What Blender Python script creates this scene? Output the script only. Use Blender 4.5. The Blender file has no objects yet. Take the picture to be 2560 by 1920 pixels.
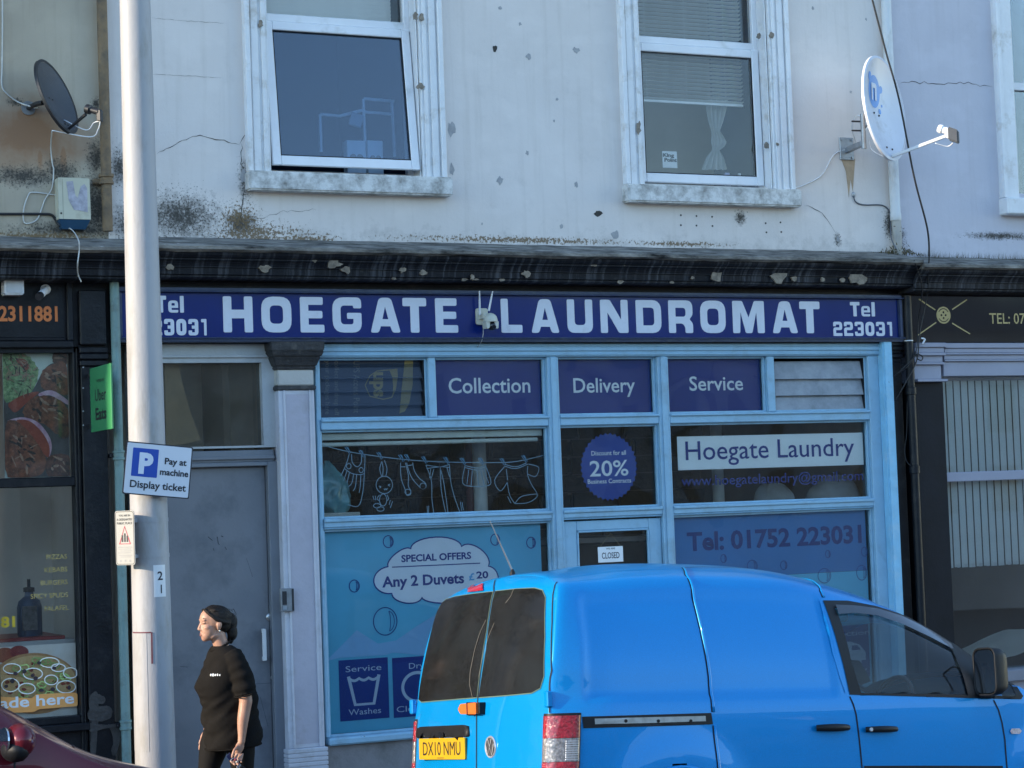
import bpy, bmesh, math, random
from mathutils import Vector, Matrix, noise
from mathutils.bvhtree import BVHTree
from mathutils.geometry import tessellate_polygon
RD = math.radians
random.seed(7)
SC = bpy.context.scene
COL = SC.collection

# ------------------------------------------------------------------ camera
FPX = 5400.0
yaw, pitch, roll = RD(25.6), RD(3.1), RD(-2.05)
CAM = Vector((0, -15, 2.15))
fw = Vector((math.sin(yaw)*math.cos(pitch), math.cos(yaw)*math.cos(pitch), math.sin(pitch)))
r0 = Vector((math.cos(yaw), -math.sin(yaw), 0))
u0 = r0.cross(fw)
rr = r0*math.cos(roll) + u0*math.sin(roll)
uu = -r0*math.sin(roll) + u0*math.cos(roll)
cd = bpy.data.cameras.new('Camera')
cam = bpy.data.objects.new('Camera', cd)
COL.objects.link(cam)
cam.matrix_world = Matrix(((rr.x, uu.x, -fw.x, CAM.x), (rr.y, uu.y, -fw.y, CAM.y), (rr.z, uu.z, -fw.z, CAM.z), (0, 0, 0, 1)))
cd.sensor_width = 36
cd.lens = FPX/2560*36
cd.clip_end = 500
SC.camera = cam

# ------------------------------------------------------------------ sky, sun, exposure
SUN_AZ = RD(-88)      # clockwise from +Y (into the buildings): the sun stands down the street to the left
SUN_EL = RD(16)
w = bpy.data.worlds.new('World')
SC.world = w
w.use_nodes = True
nt = w.node_tree
bg = nt.nodes['Background']
sk = nt.nodes.new('ShaderNodeTexSky')
sk.sky_type = 'NISHITA'
sk.sun_disc = False
sk.sun_elevation = SUN_EL
sk.sun_rotation = SUN_AZ
sk.air_density = 1.0
sk.dust_density = 0.0
sk.ozone_density = 2.2
nt.links.new(sk.outputs[0], bg.inputs[0])
bg.inputs[1].default_value = 0.15
sd = bpy.data.lights.new('Sun', 'SUN')
sd.energy = 2.3
sd.angle = RD(0.53)
sd.color = (1.0, 0.83, 0.62)
sun = bpy.data.objects.new('Sun', sd)
COL.objects.link(sun)
sdir = Vector((math.sin(SUN_AZ)*math.cos(SUN_EL), math.cos(SUN_AZ)*math.cos(SUN_EL), math.sin(SUN_EL)))
sun.rotation_euler = sdir.to_track_quat('Z', 'Y').to_euler()
sun.location = sdir*30 + Vector((0, 0, 10))
SC.view_settings.view_transform = 'Standard'
SC.view_settings.look = 'None'
SC.view_settings.exposure = 1.8
SC.view_settings.gamma = 1
SC.render.engine = 'CYCLES'
SC.render.resolution_x, SC.render.resolution_y = 1024, 768
SC.cycles.max_bounces = 10
SC.cycles.transparent_max_bounces = 24

# ------------------------------------------------------------------ pixel of the photograph -> point on a plane
def ray(u, v):
    return rr*((u-1280)/FPX) - uu*((v-960)/FPX) + fw
def P(u, v, Y=0.0):
    d = ray(u, v)
    return CAM + d*((Y-CAM.y)/d.y)
def PXp(u, v, X):
    d = ray(u, v)
    return CAM + d*((X-CAM.x)/d.x)
def X_(u, v, Y=0.0): return P(u, v, Y).x
def Z_(u, v, Y=0.0): return P(u, v, Y).z
def road_z(x): return -0.16 - 0.055*(x-4.92)      # level of the gutter; the street falls to the right
def pave_z(x): return road_z(x) + 0.11

# ------------------------------------------------------------------ things and parts
BASE = {}
def prop(o, label=None, cat=None, group=None, kind=None):
    if label: o['label'] = label
    if cat: o['category'] = cat
    if group: o['group'] = group
    if kind: o['kind'] = kind
    return o
def thing(name, label, cat, base=(0, 0, 0), group=None, rot=None):
    o = bpy.data.objects.new(name, None)
    COL.objects.link(o)
    o.empty_display_size = 0.2
    o.location = base
    if rot: o.rotation_euler = rot
    BASE[o.name] = Vector(base)
    return prop(o, label, cat, group)

class M:
    def __init__(s):
        s.v, s.f = [], []
    def add(s, v, f):
        n = len(s.v)
        s.v += [Vector(p) for p in v]
        s.f += [tuple(i+n for i in q) for q in f]
        return s
    def box(s, x0, x1, y0, y1, z0, z1):
        if x0 > x1: x0, x1 = x1, x0
        if y0 > y1: y0, y1 = y1, y0
        if z0 > z1: z0, z1 = z1, z0
        v = [(x0, y0, z0), (x1, y0, z0), (x1, y1, z0), (x0, y1, z0), (x0, y0, z1), (x1, y0, z1), (x1, y1, z1), (x0, y1, z1)]
        return s.add(v, [(0, 3, 2, 1), (4, 5, 6, 7), (0, 1, 5, 4), (1, 2, 6, 5), (2, 3, 7, 6), (3, 0, 4, 7)])
    def obox(s, c, ax, ay, az):
        c, ax, ay, az = map(Vector, (c, ax, ay, az))
        v = [c+ax*i+ay*j+az*k for k in (-1, 1) for (i, j) in ((-1, -1), (1, -1), (1, 1), (-1, 1))]
        return s.add(v, [(0, 3, 2, 1), (4, 5, 6, 7), (0, 1, 5, 4), (1, 2, 6, 5), (2, 3, 7, 6), (3, 0, 4, 7)])
    def hexa(s, v8):      # front four (ccw seen from -Y), back four
        return s.add(v8, [(0, 1, 2, 3), (7, 6, 5, 4), (1, 0, 4, 5), (2, 1, 5, 6), (3, 2, 6, 7), (0, 3, 7, 4)])
    def prism(s, outer, y0, y1, holes=(), plane='xz'):
        """outline in (a,b) extruded between y0 (front) and y1"""
        def m(p, y):
            if plane == 'xz': return (p[0], y, p[1])
            if plane == 'yz': return (y, p[0], p[1])
            return (p[0], p[1], y)
        loops = [list(outer)] + [list(h) for h in holes]
        tris = tessellate_polygon([[Vector((p[0], p[1], 0)) for p in l] for l in loops])
        flat = [p for l in loops for p in l]
        n = len(flat)
        v = [m(p, y0) for p in flat] + [m(p, y1) for p in flat]
        f = []
        for t in tris:
            a, b, c = (flat[i] for i in t)
            if (b[0]-a[0])*(c[1]-a[1])-(b[1]-a[1])*(c[0]-a[0]) < 0: t = (t[0], t[2], t[1])
            f.append(tuple(t))
            f.append((t[2]+n, t[1]+n, t[0]+n))
        k = 0
        for l in loops:
            for i in range(len(l)):
                j = (i+1) % len(l)
                f.append((k+j, k+i, k+i+n, k+j+n))
            k += len(l)
        return s.add(v, f)
    def flat(s, outer, y, holes=()):
        loops = [list(outer)] + [list(h) for h in holes]
        tris = tessellate_polygon([[Vector((p[0], p[1], 0)) for p in l] for l in loops])
        flat = [p for l in loops for p in l]
        f = []
        for t in tris:
            a, b, c = (flat[i] for i in t)
            ar = (b[0]-a[0])*(c[1]-a[1])-(b[1]-a[1])*(c[0]-a[0])
            if abs(ar) < 1e-12: continue
            f.append(tuple(t) if ar > 0 else (t[0], t[2], t[1]))
        return s.add([(p[0], y, p[1]) for p in flat], f)
    def tube(s, path, r, seg=8, caps=True):
        path = [Vector(p) for p in path]
        n = len(path)
        rs = r if isinstance(r, (list, tuple)) else [r]*n
        t0 = (path[1]-path[0]).normalized()
        a = t0.orthogonal().normalized()
        rings = []
        for i, p in enumerate(path):
            t = (path[min(i+1, n-1)]-path[max(i-1, 0)]).normalized()
            a = (a - t*a.dot(t)).normalized()
            b = t.cross(a)
            rings.append([p+(a*math.cos(2*math.pi*k/seg)+b*math.sin(2*math.pi*k/seg))*rs[i] for k in range(seg)])
        v = [q for g in rings for q in g]
        f = []
        for i in range(n-1):
            for k in range(seg):
                k2 = (k+1) % seg
                f.append((i*seg+k, i*seg+k2, (i+1)*seg+k2, (i+1)*seg+k))
        if caps:
            f.append(tuple(range(seg-1, -1, -1)))
            f.append(tuple((n-1)*seg+k for k in range(seg)))
        return s.add(v, f)
    def lathe(s, o, axis, prof, seg=24, sx=1.0, sy=1.0):
        """prof = [(r, h)...] along axis from o"""
        o = Vector(o); ax = Vector(axis).normalized()
        a = ax.orthogonal().normalized()
        if abs(ax.z) < .9:
            a = Vector((0, 0, 1)).cross(ax).normalized()
        b = ax.cross(a)
        v, f = [], []
        for (r, h) in prof:
            for k in range(seg):
                t = 2*math.pi*k/seg
                v.append(o+ax*h+a*(r*sx*math.cos(t))+b*(r*sy*math.sin(t)))
        n = len(prof)
        for i in range(n-1):
            for k in range(seg):
                k2 = (k+1) % seg
                f.append((i*seg+k, i*seg+k2, (i+1)*seg+k2, (i+1)*seg+k))
        f.append(tuple(range(seg-1, -1, -1)))
        f.append(tuple((n-1)*seg+k for k in range(seg)))
        return s.add(v, f)
    def ball(s, c, rx, ry, rz, seg=16, rings=10, rot=None):
        c = Vector(c)
        v, f = [Vector((0, 0, rz))], []
        for i in range(1, rings):
            t = math.pi*i/rings
            for k in range(seg):
                a = 2*math.pi*k/seg
                v.append(Vector((rx*math.sin(t)*math.cos(a), ry*math.sin(t)*math.sin(a), rz*math.cos(t))))
        v.append(Vector((0, 0, -rz)))
        for k in range(seg): f.append((0, 1+k, 1+(k+1) % seg))
        for i in range(rings-2):
            for k in range(seg):
                k2 = (k+1) % seg
                f.append((1+i*seg+k, 1+(i+1)*seg+k, 1+(i+1)*seg+k2, 1+i*seg+k2))
        L = len(v)-1
        for k in range(seg): f.append((L, L-seg+(k+1) % seg, L-seg+k))
        if rot is not None: v = [rot @ p for p in v]
        return s.add([c+p for p in v], f)
    def grid(s, fn, nu, nv, flip=False):
        v = [fn(i/nu, j/nv) for j in range(nv+1) for i in range(nu+1)]
        f = []
        for j in range(nv):
            for i in range(nu):
                q = (j*(nu+1)+i, j*(nu+1)+i+1, (j+1)*(nu+1)+i+1, (j+1)*(nu+1)+i)
                f.append(q[::-1] if flip else q)
        return s.add(v, f)
    def mesh(s, name, off=Vector((0, 0, 0)), bevel=0, seg=1, smooth=False, fixn=False):
        me = bpy.data.meshes.new(name)
        me.from_pydata([tuple(p-off) for p in s.v], [], s.f)
        if bevel or fixn:
            bm = bmesh.new(); bm.from_mesh(me)
            if fixn:
                bmesh.ops.remove_doubles(bm, verts=bm.verts, dist=1e-5)
                bmesh.ops.recalc_face_normals(bm, faces=bm.faces)
            if bevel:
                ed = [e for e in bm.edges if len(e.link_faces) == 2 and e.calc_face_angle(0) > 0.6]
                bmesh.ops.bevel(bm, geom=ed, offset=bevel, segments=seg, affect='EDGES', clamp_overlap=True)
            bm.to_mesh(me); bm.free()
        if smooth is True:
            for p in me.polygons: p.use_smooth = True
        elif smooth:
            for p in me.polygons: p.use_smooth = True
            me.set_sharp_from_angle(angle=RD(smooth))
        me.update()
        return me
    def build(s, name, mt, parent=None, bevel=0, seg=1, smooth=False, fixn=False, local=False, label=None):
        off = Vector((0, 0, 0))
        if parent is not None and not local: off = BASE.get(parent.name, off)
        me = s.mesh(name, off, bevel, seg, smooth, fixn)
        me.materials.append(mt)
        return link(name, me, parent, label)

def link(name, me, parent=None, label=None):
    o = bpy.data.objects.new(name, me)
    COL.objects.link(o)
    if parent is not None:
        o.parent = parent
        BASE[o.name] = BASE.get(parent.name, Vector((0, 0, 0)))
    if label: o['label'] = label
    return o
def single(m, name, mt, label, cat, group=None, kind=None, **k):
    """a thing that is one mesh, its origin at its own base"""
    xs = [p.x for p in m.v]; ys = [p.y for p in m.v]; zs = [p.z for p in m.v]
    b = Vector(((min(xs)+max(xs))/2, (min(ys)+max(ys))/2, min(zs)))
    me = m.mesh(name, b, k.get('bevel', 0), k.get('seg', 1), k.get('smooth', False), k.get('fixn', False))
    me.materials.append(mt)
    o = bpy.data.objects.new(name, me)
    COL.objects.link(o); o.location = b
    BASE[o.name] = b
    return prop(o, label, cat, group, kind)

# ------------------------------------------------------------------ materials
MATS = {}
def _new(name):
    m = bpy.data.materials.new(name); m.use_nodes = True
    n = m.node_tree
    return m, n, n.nodes, n.links, n.nodes['Principled BSDF']
def c4(c): return (c[0], c[1], c[2], 1)
def ramp(ns, l, src, a, b, ca=(0, 0, 0), cb=(1, 1, 1)):
    r = ns.new('ShaderNodeValToRGB'); l.new(src, r.inputs[0])
    r.color_ramp.elements[0].position = a; r.color_ramp.elements[1].position = b
    r.color_ramp.elements[0].color = c4(ca); r.color_ramp.elements[1].color = c4(cb)
    return r.outputs[0]
def mixc(ns, l, fac, a, b):
    m = ns.new('ShaderNodeMix'); m.data_type = 'RGBA'
    for s_, x in ((0, fac), (6, a), (7, b)):
        if hasattr(x, 'links'): l.new(x, m.inputs[s_])
        else: m.inputs[s_].default_value = x if s_ == 0 else c4(x)
    return m.outputs[2]
def mth(ns, l, op, a, b=None, c=None):
    m = ns.new('ShaderNodeMath'); m.operation = op
    for i, x in enumerate((a, b, c)):
        if x is None: continue
        if hasattr(x, 'links'): l.new(x, m.inputs[i])
        else: m.inputs[i].default_value = x
    return m.outputs[0]
def noi(ns, l, vec, scale, detail=6, rough=.6):
    n = ns.new('ShaderNodeTexNoise'); n.inputs['Scale'].default_value = scale
    n.inputs['Detail'].default_value = detail; n.inputs['Roughness'].default_value = rough
    if vec is not None: l.new(vec, n.inputs['Vector'])
    return n.outputs[0]
def pos(ns): return ns.new('ShaderNodeNewGeometry').outputs['Position']
def scl(ns, l, vec, s):
    m = ns.new('ShaderNodeMapping'); l.new(vec, m.inputs[0]); m.inputs['Scale'].default_value = s
    return m.outputs[0]
def bump(ns, l, b, h, strength, dist=.01):
    bp = ns.new('ShaderNodeBump'); l.new(h, bp.inputs['Height'])
    bp.inputs['Strength'].default_value = strength; bp.inputs['Distance'].default_value = dist
    l.new(bp.outputs[0], b.inputs['Normal'])
def pm(name, col, rough=.6, var=.12, scale=7, bmp=0.0, bscale=60, metal=0, spec=.5, dirt=None, coat=0, stretch=(1, 1, 1), chips=None, sheen=0, tr=None):
    """procedural painted/plain surface: tone drift, optional dirt (colour, amount, scale), chips (colour, amount, scale), bump"""
    if name in MATS: return MATS[name]
    m, n, ns, l, b = _new(name)
    v = scl(ns, l, ns.new('ShaderNodeTexCoord').outputs['Object'], stretch)
    f = noi(ns, l, v, scale)
    lo = tuple(x*(1-var) for x in col); hi = tuple(min(1, x*(1+var)) for x in col)
    out = ramp(ns, l, f, .3, .7, lo, hi)
    if dirt:
        g = noi(ns, l, v, dirt[2], 8, .65)
        out = mixc(ns, l, ramp(ns, l, g, .62-dirt[1], .85-dirt[1]*.6), out, dirt[0])
    if chips:
        g = noi(ns, l, v, chips[2], 5, .6)
        out = mixc(ns, l, ramp(ns, l, g, .70-chips[1], .715-chips[1]), out, chips[0])
    l.new(out, b.inputs['Base Color'])
    rn = mth(ns, l, 'MULTIPLY_ADD', f, .3*rough, rough*.85)
    l.new(rn, b.inputs['Roughness'])
    b.inputs['Metallic'].default_value = metal
    b.inputs['Specular IOR Level'].default_value = spec
    b.inputs['Coat Weight'].default_value = coat
    b.inputs['Coat Roughness'].default_value = .04
    if sheen: b.inputs['Sheen Weight'].default_value = sheen
    if bmp:
        bump(ns, l, b, noi(ns, l, v, bscale, 5), bmp)
    MATS[name] = m
    return m
def glass(name, tint=(.9, .93, .93), wav=.0, wscale=3, dust=.0, dustcol=(.5, .5, .48), refl=1.0, dscale=30):
    if name in MATS: return MATS[name]
    m, n, ns, l, b = _new(name)
    ns.remove(b)
    out = ns['Material Output']
    tr = ns.new('ShaderNodeBsdfTransparent'); tr.inputs[0].default_value = c4(tint)
    gl = ns.new('ShaderNodeBsdfGlossy'); gl.inputs['Roughness'].default_value = .015
    fr = ns.new('ShaderNodeFresnel'); fr.inputs[0].default_value = 1.52
    if wav:
        bp = ns.new('ShaderNodeBump'); bp.inputs['Strength'].default_value = wav; bp.inputs['Distance'].default_value = .02
        l.new(noi(ns, l, pos(ns), wscale, 1), bp.inputs['Height'])
        l.new(bp.outputs[0], gl.inputs['Normal'])
    fac = mth(ns, l, 'MULTIPLY', fr.outputs[0], 1.15*refl)
    mx = ns.new('ShaderNodeMixShader'); l.new(fac, mx.inputs[0]); l.new(tr.outputs[0], mx.inputs[1]); l.new(gl.outputs[0], mx.inputs[2])
    res = mx.outputs[0]
    if dust:
        df = ns.new('ShaderNodeBsdfDiffuse'); df.inputs[0].default_value = c4(dustcol)
        m2 = ns.new('ShaderNodeMixShader')
        d = noi(ns, l, ns.new('ShaderNodeTexCoord').outputs['Object'], dscale, 7, .7)
        l.new(mth(ns, l, 'MULTIPLY', d, dust*2), m2.inputs[0])
        l.new(res, m2.inputs[1]); l.new(df.outputs[0], m2.inputs[2]); res = m2.outputs[0]
    l.new(res, out.inputs[0])
    MATS[name] = m
    return m
def blobs(ns, l, vec, lst, wob=.35, nscale=5):
    """soft irregular patches: lst of (x, z, rx, rz); returns a 0..1 mask"""
    sep = ns.new('ShaderNodeSeparateXYZ'); l.new(vec, sep.inputs[0])
    nz = mth(ns, l, 'MULTIPLY_ADD', noi(ns, l, vec, nscale, 8, .68), 2*wob*2.2, -wob*2.2)
    acc = None
    for (x, z, rx, rz) in lst:
        dx = mth(ns, l, 'MULTIPLY', mth(ns, l, 'SUBTRACT', sep.outputs[0], x), 1/rx)
        dz = mth(ns, l, 'MULTIPLY', mth(ns, l, 'SUBTRACT', sep.outputs[2], z), 1/rz)
        d = mth(ns, l, 'SQRT', mth(ns, l, 'ADD', mth(ns, l, 'MULTIPLY', dx, dx), mth(ns, l, 'MULTIPLY', dz, dz)))
        k = mth(ns, l, 'SUBTRACT', 1.0, d)
        acc = k if acc is None else mth(ns, l, 'MAXIMUM', acc, k)
    return mth(ns, l, 'ADD', acc, nz)

# ------------------------------------------------------------------ lettering
_tc = {}
def text_geo(s, bold=0.0):
    k = (s, bold)
    if k in _tc: return _tc[k]
    cu = bpy.data.curves.new('t', 'FONT'); cu.body = s; cu.offset = bold; cu.resolution_u = 3
    o = bpy.data.objects.new('t', cu); COL.objects.link(o)
    dg = bpy.context.evaluated_depsgraph_get(); dg.update()
    me = o.evaluated_get(dg).to_mesh()
    v = [(p.co.x, p.co.y) for p in me.vertices]
    f = [tuple(q.vertices) for q in me.polygons]
    bpy.data.objects.remove(o); bpy.data.curves.remove(cu)
    _tc[k] = (v, f)
    return v, f
def cap_h(bold=0): return max(p[1] for p in text_geo('H', bold)[0])
def text(m, s, x0, x1, zb, zt, Y, bold=0.0):
    """lettering in the wall plane between x0..x1, baseline zb, capital height to zt"""
    v, f = text_geo(s, bold)
    a, b = min(p[0] for p in v), max(p[0] for p in v)
    k = (zt-zb)/cap_h(bold)
    m.add([(x0+(p[0]-a)*(x1-x0)/(b-a), Y, zb+p[1]*k) for p in v], f)
    return m
def text_px(m, s, uL, vL, uR, vR, cap, Y, bold=0.0):
    """photo pixels: baseline from (uL,vL) to (uR,vR), capital height in pixels"""
    a, b, t = P(uL, vL, Y), P(uR, vR, Y), P(uL, vL-cap, Y)
    zb = (a.z+b.z)/2
    return text(m, s, a.x, b.x, zb, zb+(t.z-a.z), Y, bold)
def rpoly(pts, n=5):
    """polygon with rounded corners: pts = (x, y, r)"""
    out = []
    N = len(pts)
    for i in range(N):
        p = Vector(pts[i][:2]); r = pts[i][2] if len(pts[i]) > 2 else 0
        a = Vector(pts[i-1][:2]); b = Vector(pts[(i+1) % N][:2])
        if r <= 0: out.append(tuple(p)); continue
        d1, d2 = (a-p), (b-p)
        r1 = min(r, d1.length*.49, d2.length*.49)
        q1, q2 = p+d1.normalized()*r1, p+d2.normalized()*r1
        for k in range(n+1):
            t = k/n
            q = q1*(1-t)**2 + p*2*t*(1-t) + q2*t*t
            out.append((q.x, q.y))
    return out
def rrect(x0, x1, z0, z1, r, n=5): return rpoly([(x0, z0, r), (x1, z0, r), (x1, z1, r), (x0, z1, r)], n)
def ellipse(cx, cz, rx, rz, n=28): return [(cx+rx*math.cos(2*math.pi*k/n), cz+rz*math.sin(2*math.pi*k/n)) for k in range(n)]
def stroke(m, pts, w, y, closed=False):
    """thin painted line in the XZ plane"""
    pts = [Vector((p[0], p[1])) for p in pts]
    n = len(pts)
    L, Rr = [], []
    for i, p in enumerate(pts):
        a = pts[i-1] if (i > 0 or closed) else p
        b = pts[(i+1) % n] if (i < n-1 or closed) else p
        t = (b-a)
        t = t.normalized() if t.length > 1e-9 else Vector((1, 0))
        nn = Vector((-t.y, t.x))*w/2
        L.append(p+nn); Rr.append(p-nn)
    v = [(p.x, y, p.y) for p in L]+[(p.x, y, p.y) for p in Rr]
    f = []
    for i in range(n if closed else n-1):
        j = (i+1) % n
        f.append((i, n+i, n+j, j))
    return m.add(v, f)
def jag(x0, z0, x1, z1, n, amp, seed):
    rnd = random.Random(seed)
    d = Vector((x1-x0, z1-z0)); nn = Vector((-d.y, d.x)).normalized()
    return [tuple(Vector((x0, z0))+d*(i/n)+nn*(rnd.uniform(-amp, amp) if 0 < i < n else 0)) for i in range(n+1)]

# ================================================================== SETTING
XL, XR = 4.05, 10.85           # party walls of the laundromat building
XW, XE = -14.0, 24.0           # ends of the neighbouring houses; left one lengthened unseen to shade the facade
def strip(name, y0, y1, dz, mt, x0=-60, x1=90, n=30, z_extra=0.0):
    m = M()
    xs = [x0+(x1-x0)*i/n for i in range(n+1)]
    m.add([(x, y, road_z(x)+dz) for x in xs for y in (y0, y1)], [(2*i, 2*i+2, 2*i+3, 2*i+1) for i in range(n)])
    return m
asph = pm('asphalt', (.055, .055, .058), .85, .25, 12, .5, 220, dirt=((.09, .085, .08), .12, 2))
def camber(y):
    d = -2.38-y
    return .09*d if d < 3.0 else (.27+.03*(d-3) if d < 6 else .36)
rm_ = M()
ysr = [-2.38-.25*i for i in range(13)]+[-6, -7, -8.4, -12, -20, -44, -120]
xsr = [-60+5*i for i in range(31)]
rm_.add([(x, y, road_z(x)+camber(y)) for y in ysr for x in xsr], [(j*31+i, (j+1)*31+i, (j+1)*31+i+1, j*31+i+1) for j in range(len(ysr)-1) for i in range(30)])
o = rm_.build('road', asph, smooth=True); prop(o, kind='structure')
conc = pm('paving_concrete', (.27, .26, .245), .85, .12, 3, .35, 150, dirt=((.14, .135, .125), .15, 1.3))
o = strip('pavement', -2.24, 0.6, .105, None).build('pavement', conc); prop(o, kind='structure')
slabm = M().box(-.296, .296, -.296, .296, -.03, .008).mesh('paving_slab', bevel=.006)
slabm.materials.append(pm('paving_slab_face', (.30, .29, .27), .85, .16, 2.2, .35, 150, dirt=((.15, .14, .13), .17, 1.6)))
pav = o
k = 0
for i in range(20):
    for j in range(3):
        x = 1.2+i*.6; y = -1.93+j*.6
        s = bpy.data.objects.new('paving_slab', slabm); COL.objects.link(s); s.parent = pav
        s.location = (x, y, pave_z(x)+.0006*((i*7+j*3) % 4)); s.rotation_euler = (0, math.atan(.055), 0)
krb = M()
kerbm = M().box(-.45, .45, -.07, .07, -.2, .118).mesh('kerbstone', bevel=.015, seg=2)
kerbm.materials.append(pm('granite_kerb', (.33, .33, .33), .8, .2, 30, .3, 90, dirt=((.16, .155, .15), .15, 3)))
kb = strip('kerb', -2.36, -2.26, .06, None).build('kerb', conc); prop(kb, kind='structure')
for i in range(16):
    x = .2+i*.905
    s = bpy.data.objects.new('kerbstone', kerbm); COL.objects.link(s); s.parent = kb
    s.location = (x, -2.31, road_z(x)); s.rotation_euler = (0, math.atan(.055), 0)
yl = pm('yellow_road_paint', (.55, .42, .06), .75, .15, 9, .2, 120, chips=((.07, .07, .07), .1, 25))
for y in (-2.62, -2.82):
    o = strip('road_line', y-.04, y+.04, .004+camber(y)+.002, None).build('road_line', yl); prop(o, kind='structure')

# ================================================================== MATERIALS OF THE FACADES
def wall_mat(name, col, var, grime=(), lichen=(), rust=(), zbase=4.13, basecol=(.16, .15, .13), rough=.85, basestr=.55, streak=.10):
    m, n, ns, l, b = _new(name)
    p = pos(ns)
    f = noi(ns, l, p, 1.1, 6, .6)
    out = ramp(ns, l, f, .3, .72, tuple(x*(1-var) for x in col), tuple(min(1, x*(1+var)) for x in col))
    mott = noi(ns, l, p, 5.5, 8, .7)
    out = mixc(ns, l, ramp(ns, l, mott, .56, .80, (0, 0, 0), (.34, .34, .34)), out, tuple(x*.68 for x in col))
    pat = noi(ns, l, scl(ns, l, p, (1, 1, 1.6)), 2.3, 4, .55)
    out = mixc(ns, l, ramp(ns, l, pat, .52, .62, (0, 0, 0), (.28, .28, .28)), out, tuple(min(.85, x*1.16) for x in col))
    st = noi(ns, l, scl(ns, l, p, (9, 1, .5)), 1.4, 6, .6)       # rain streaks
    out = mixc(ns, l, ramp(ns, l, st, .52, .85, (0, 0, 0), (streak*3,)*3), out, (col[0]*.55, col[1]*.53, col[2]*.47))
    fine = noi(ns, l, p, 46, 6, .75)
    out = mixc(ns, l, ramp(ns, l, fine, .63, .74, (0, 0, 0), (.35, .35, .35)), out, tuple(x*.6 for x in col))
    sep = ns.new('ShaderNodeSeparateXYZ'); l.new(p, sep.inputs[0])
    # splash-back dirt above the ledge
    h = mth(ns, l, 'SUBTRACT', .30, mth(ns, l, 'SUBTRACT', sep.outputs[2], zbase))
    h = mth(ns, l, 'MULTIPLY_ADD', h, 1.6, mth(ns, l, 'MULTIPLY_ADD', noi(ns, l, p, 7, 9, .72), 1.6, -1.0))
    out = mixc(ns, l, ramp(ns, l, h, .12, .75, (0, 0, 0), (basestr,)*3), out, basecol)
    if rust:
        g = blobs(ns, l, p, rust, .25, 3)
        out = mixc(ns, l, ramp(ns, l, g, .05, .7, (0, 0, 0), (.85, .85, .85)), out, (.30, .16, .085))
    if grime:
        g = blobs(ns, l, p, grime, .55, 16)
        out = mixc(ns, l, ramp(ns, l, g, -.12, .9, (0, 0, 0), (.92, .92, .92)), out, (.085, .08, .07))
        g2 = blobs(ns, l, p, [(a, b_, c*1.25, d*1.25) for (a, b_, c, d) in grime], 1.3, 60)
        out = mixc(ns, l, ramp(ns, l, g2, .55, .9, (0, 0, 0), (.8, .8, .8)), out, (.05, .047, .042))
    if lichen:
        g = blobs(ns, l, p, lichen, 1.3, 46)
        out = mixc(ns, l, ramp(ns, l, g, .35, .7, (0, 0, 0), (.9, .9, .9)), out, (.17, .115, .06))
    l.new(out, b.inputs['Base Color'])
    b.inputs['Roughness'].default_value = rough
    b.inputs['Specular IOR Level'].default_value = .25
    hh = mth(ns, l, 'ADD', mth(ns, l, 'MULTIPLY', noi(ns, l, p, 90, 4), .25), mth(ns, l, 'MULTIPLY', noi(ns, l, p, 9, 5), .9))
    bump(ns, l, b, hh, .38, .012)
    MATS[name] = m
    return m
def bl(u, v, ru, rv, s=350.):   # photo-pixel blob -> wall blob
    q = P(u, v, 0); return (q.x, q.z, ru/s, rv/s)
W_MAIN = wall_mat('painted_render', (.69, .64, .605), .06,
    grime=[bl(450, 540, 120, 70), bl(600, 560, 60, 45), bl(330, 560, 60, 60), bl(615, 450, 22, 60), bl(2095, 600, 14, 22), bl(1850, 545, 22, 25), bl(300, 420, 30, 55), bl(2225, 560, 28, 50)],
    lichen=[bl(640, 585, 150, 38), bl(760, 598, 120, 22), bl(600, 545, 60, 45), bl(1300, 600, 420, 12), bl(1700, 610, 200, 9)])
W_LEFT = wall_mat('bare_cement_render', (.44, .385, .30), .14,
    grime=[bl(60, 440, 110, 30), bl(150, 430, 55, 38), bl(245, 520, 60, 110), bl(240, 395, 30, 50), bl(180, 575, 160, 22), bl(40, 255, 25, 12), bl(240, 260, 14, 20)],
    lichen=[bl(100, 590, 190, 14)], rust=[bl(70, 345, 210, 125), bl(100, 390, 18, 70), bl(158, 395, 16, 75), bl(60, 290, 40, 40)], basecol=(.13, .12, .10), streak=.16)
W_RIGHT = wall_mat('lavender_painted_render', (.55, .54, .59), .05, grime=[bl(2240, 590, 40, 40), bl(2500, 590, 140, 14)], zbase=4.05, streak=.07)
TRIM = pm('white_gloss_trim', (.72, .73, .74), .42, .05, 9, .25, 50, dirt=((.42, .38, .32), .08, 6), chips=((.34, .29, .24), -.035, 5.5))
SILLM = pm('weathered_white_sill', (.66, .66, .64), .6, .08, 8, .4, 60, dirt=((.15, .14, .12), .2, 9))
UPVC = pm('white_upvc', (.75, .76, .78), .35, .04, 6, .05, 90, dirt=((.5, .5, .47), .06, 5))
BLACKP = pm('black_gloss_paint', (.008, .009, .012), .42, .35, 6, .3, 40, spec=.25, dirt=((.03, .03, .03), .1, 7))
CORN_TOP = pm('mossy_lead_ledge', (.27, .25, .22), .95, .35, 12, 1.0, 40, spec=.1, dirt=((.022, .021, .02), .24, 11), chips=((.50, .48, .44), .0, 17), stretch=(.45, 1, 1.3))
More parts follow.
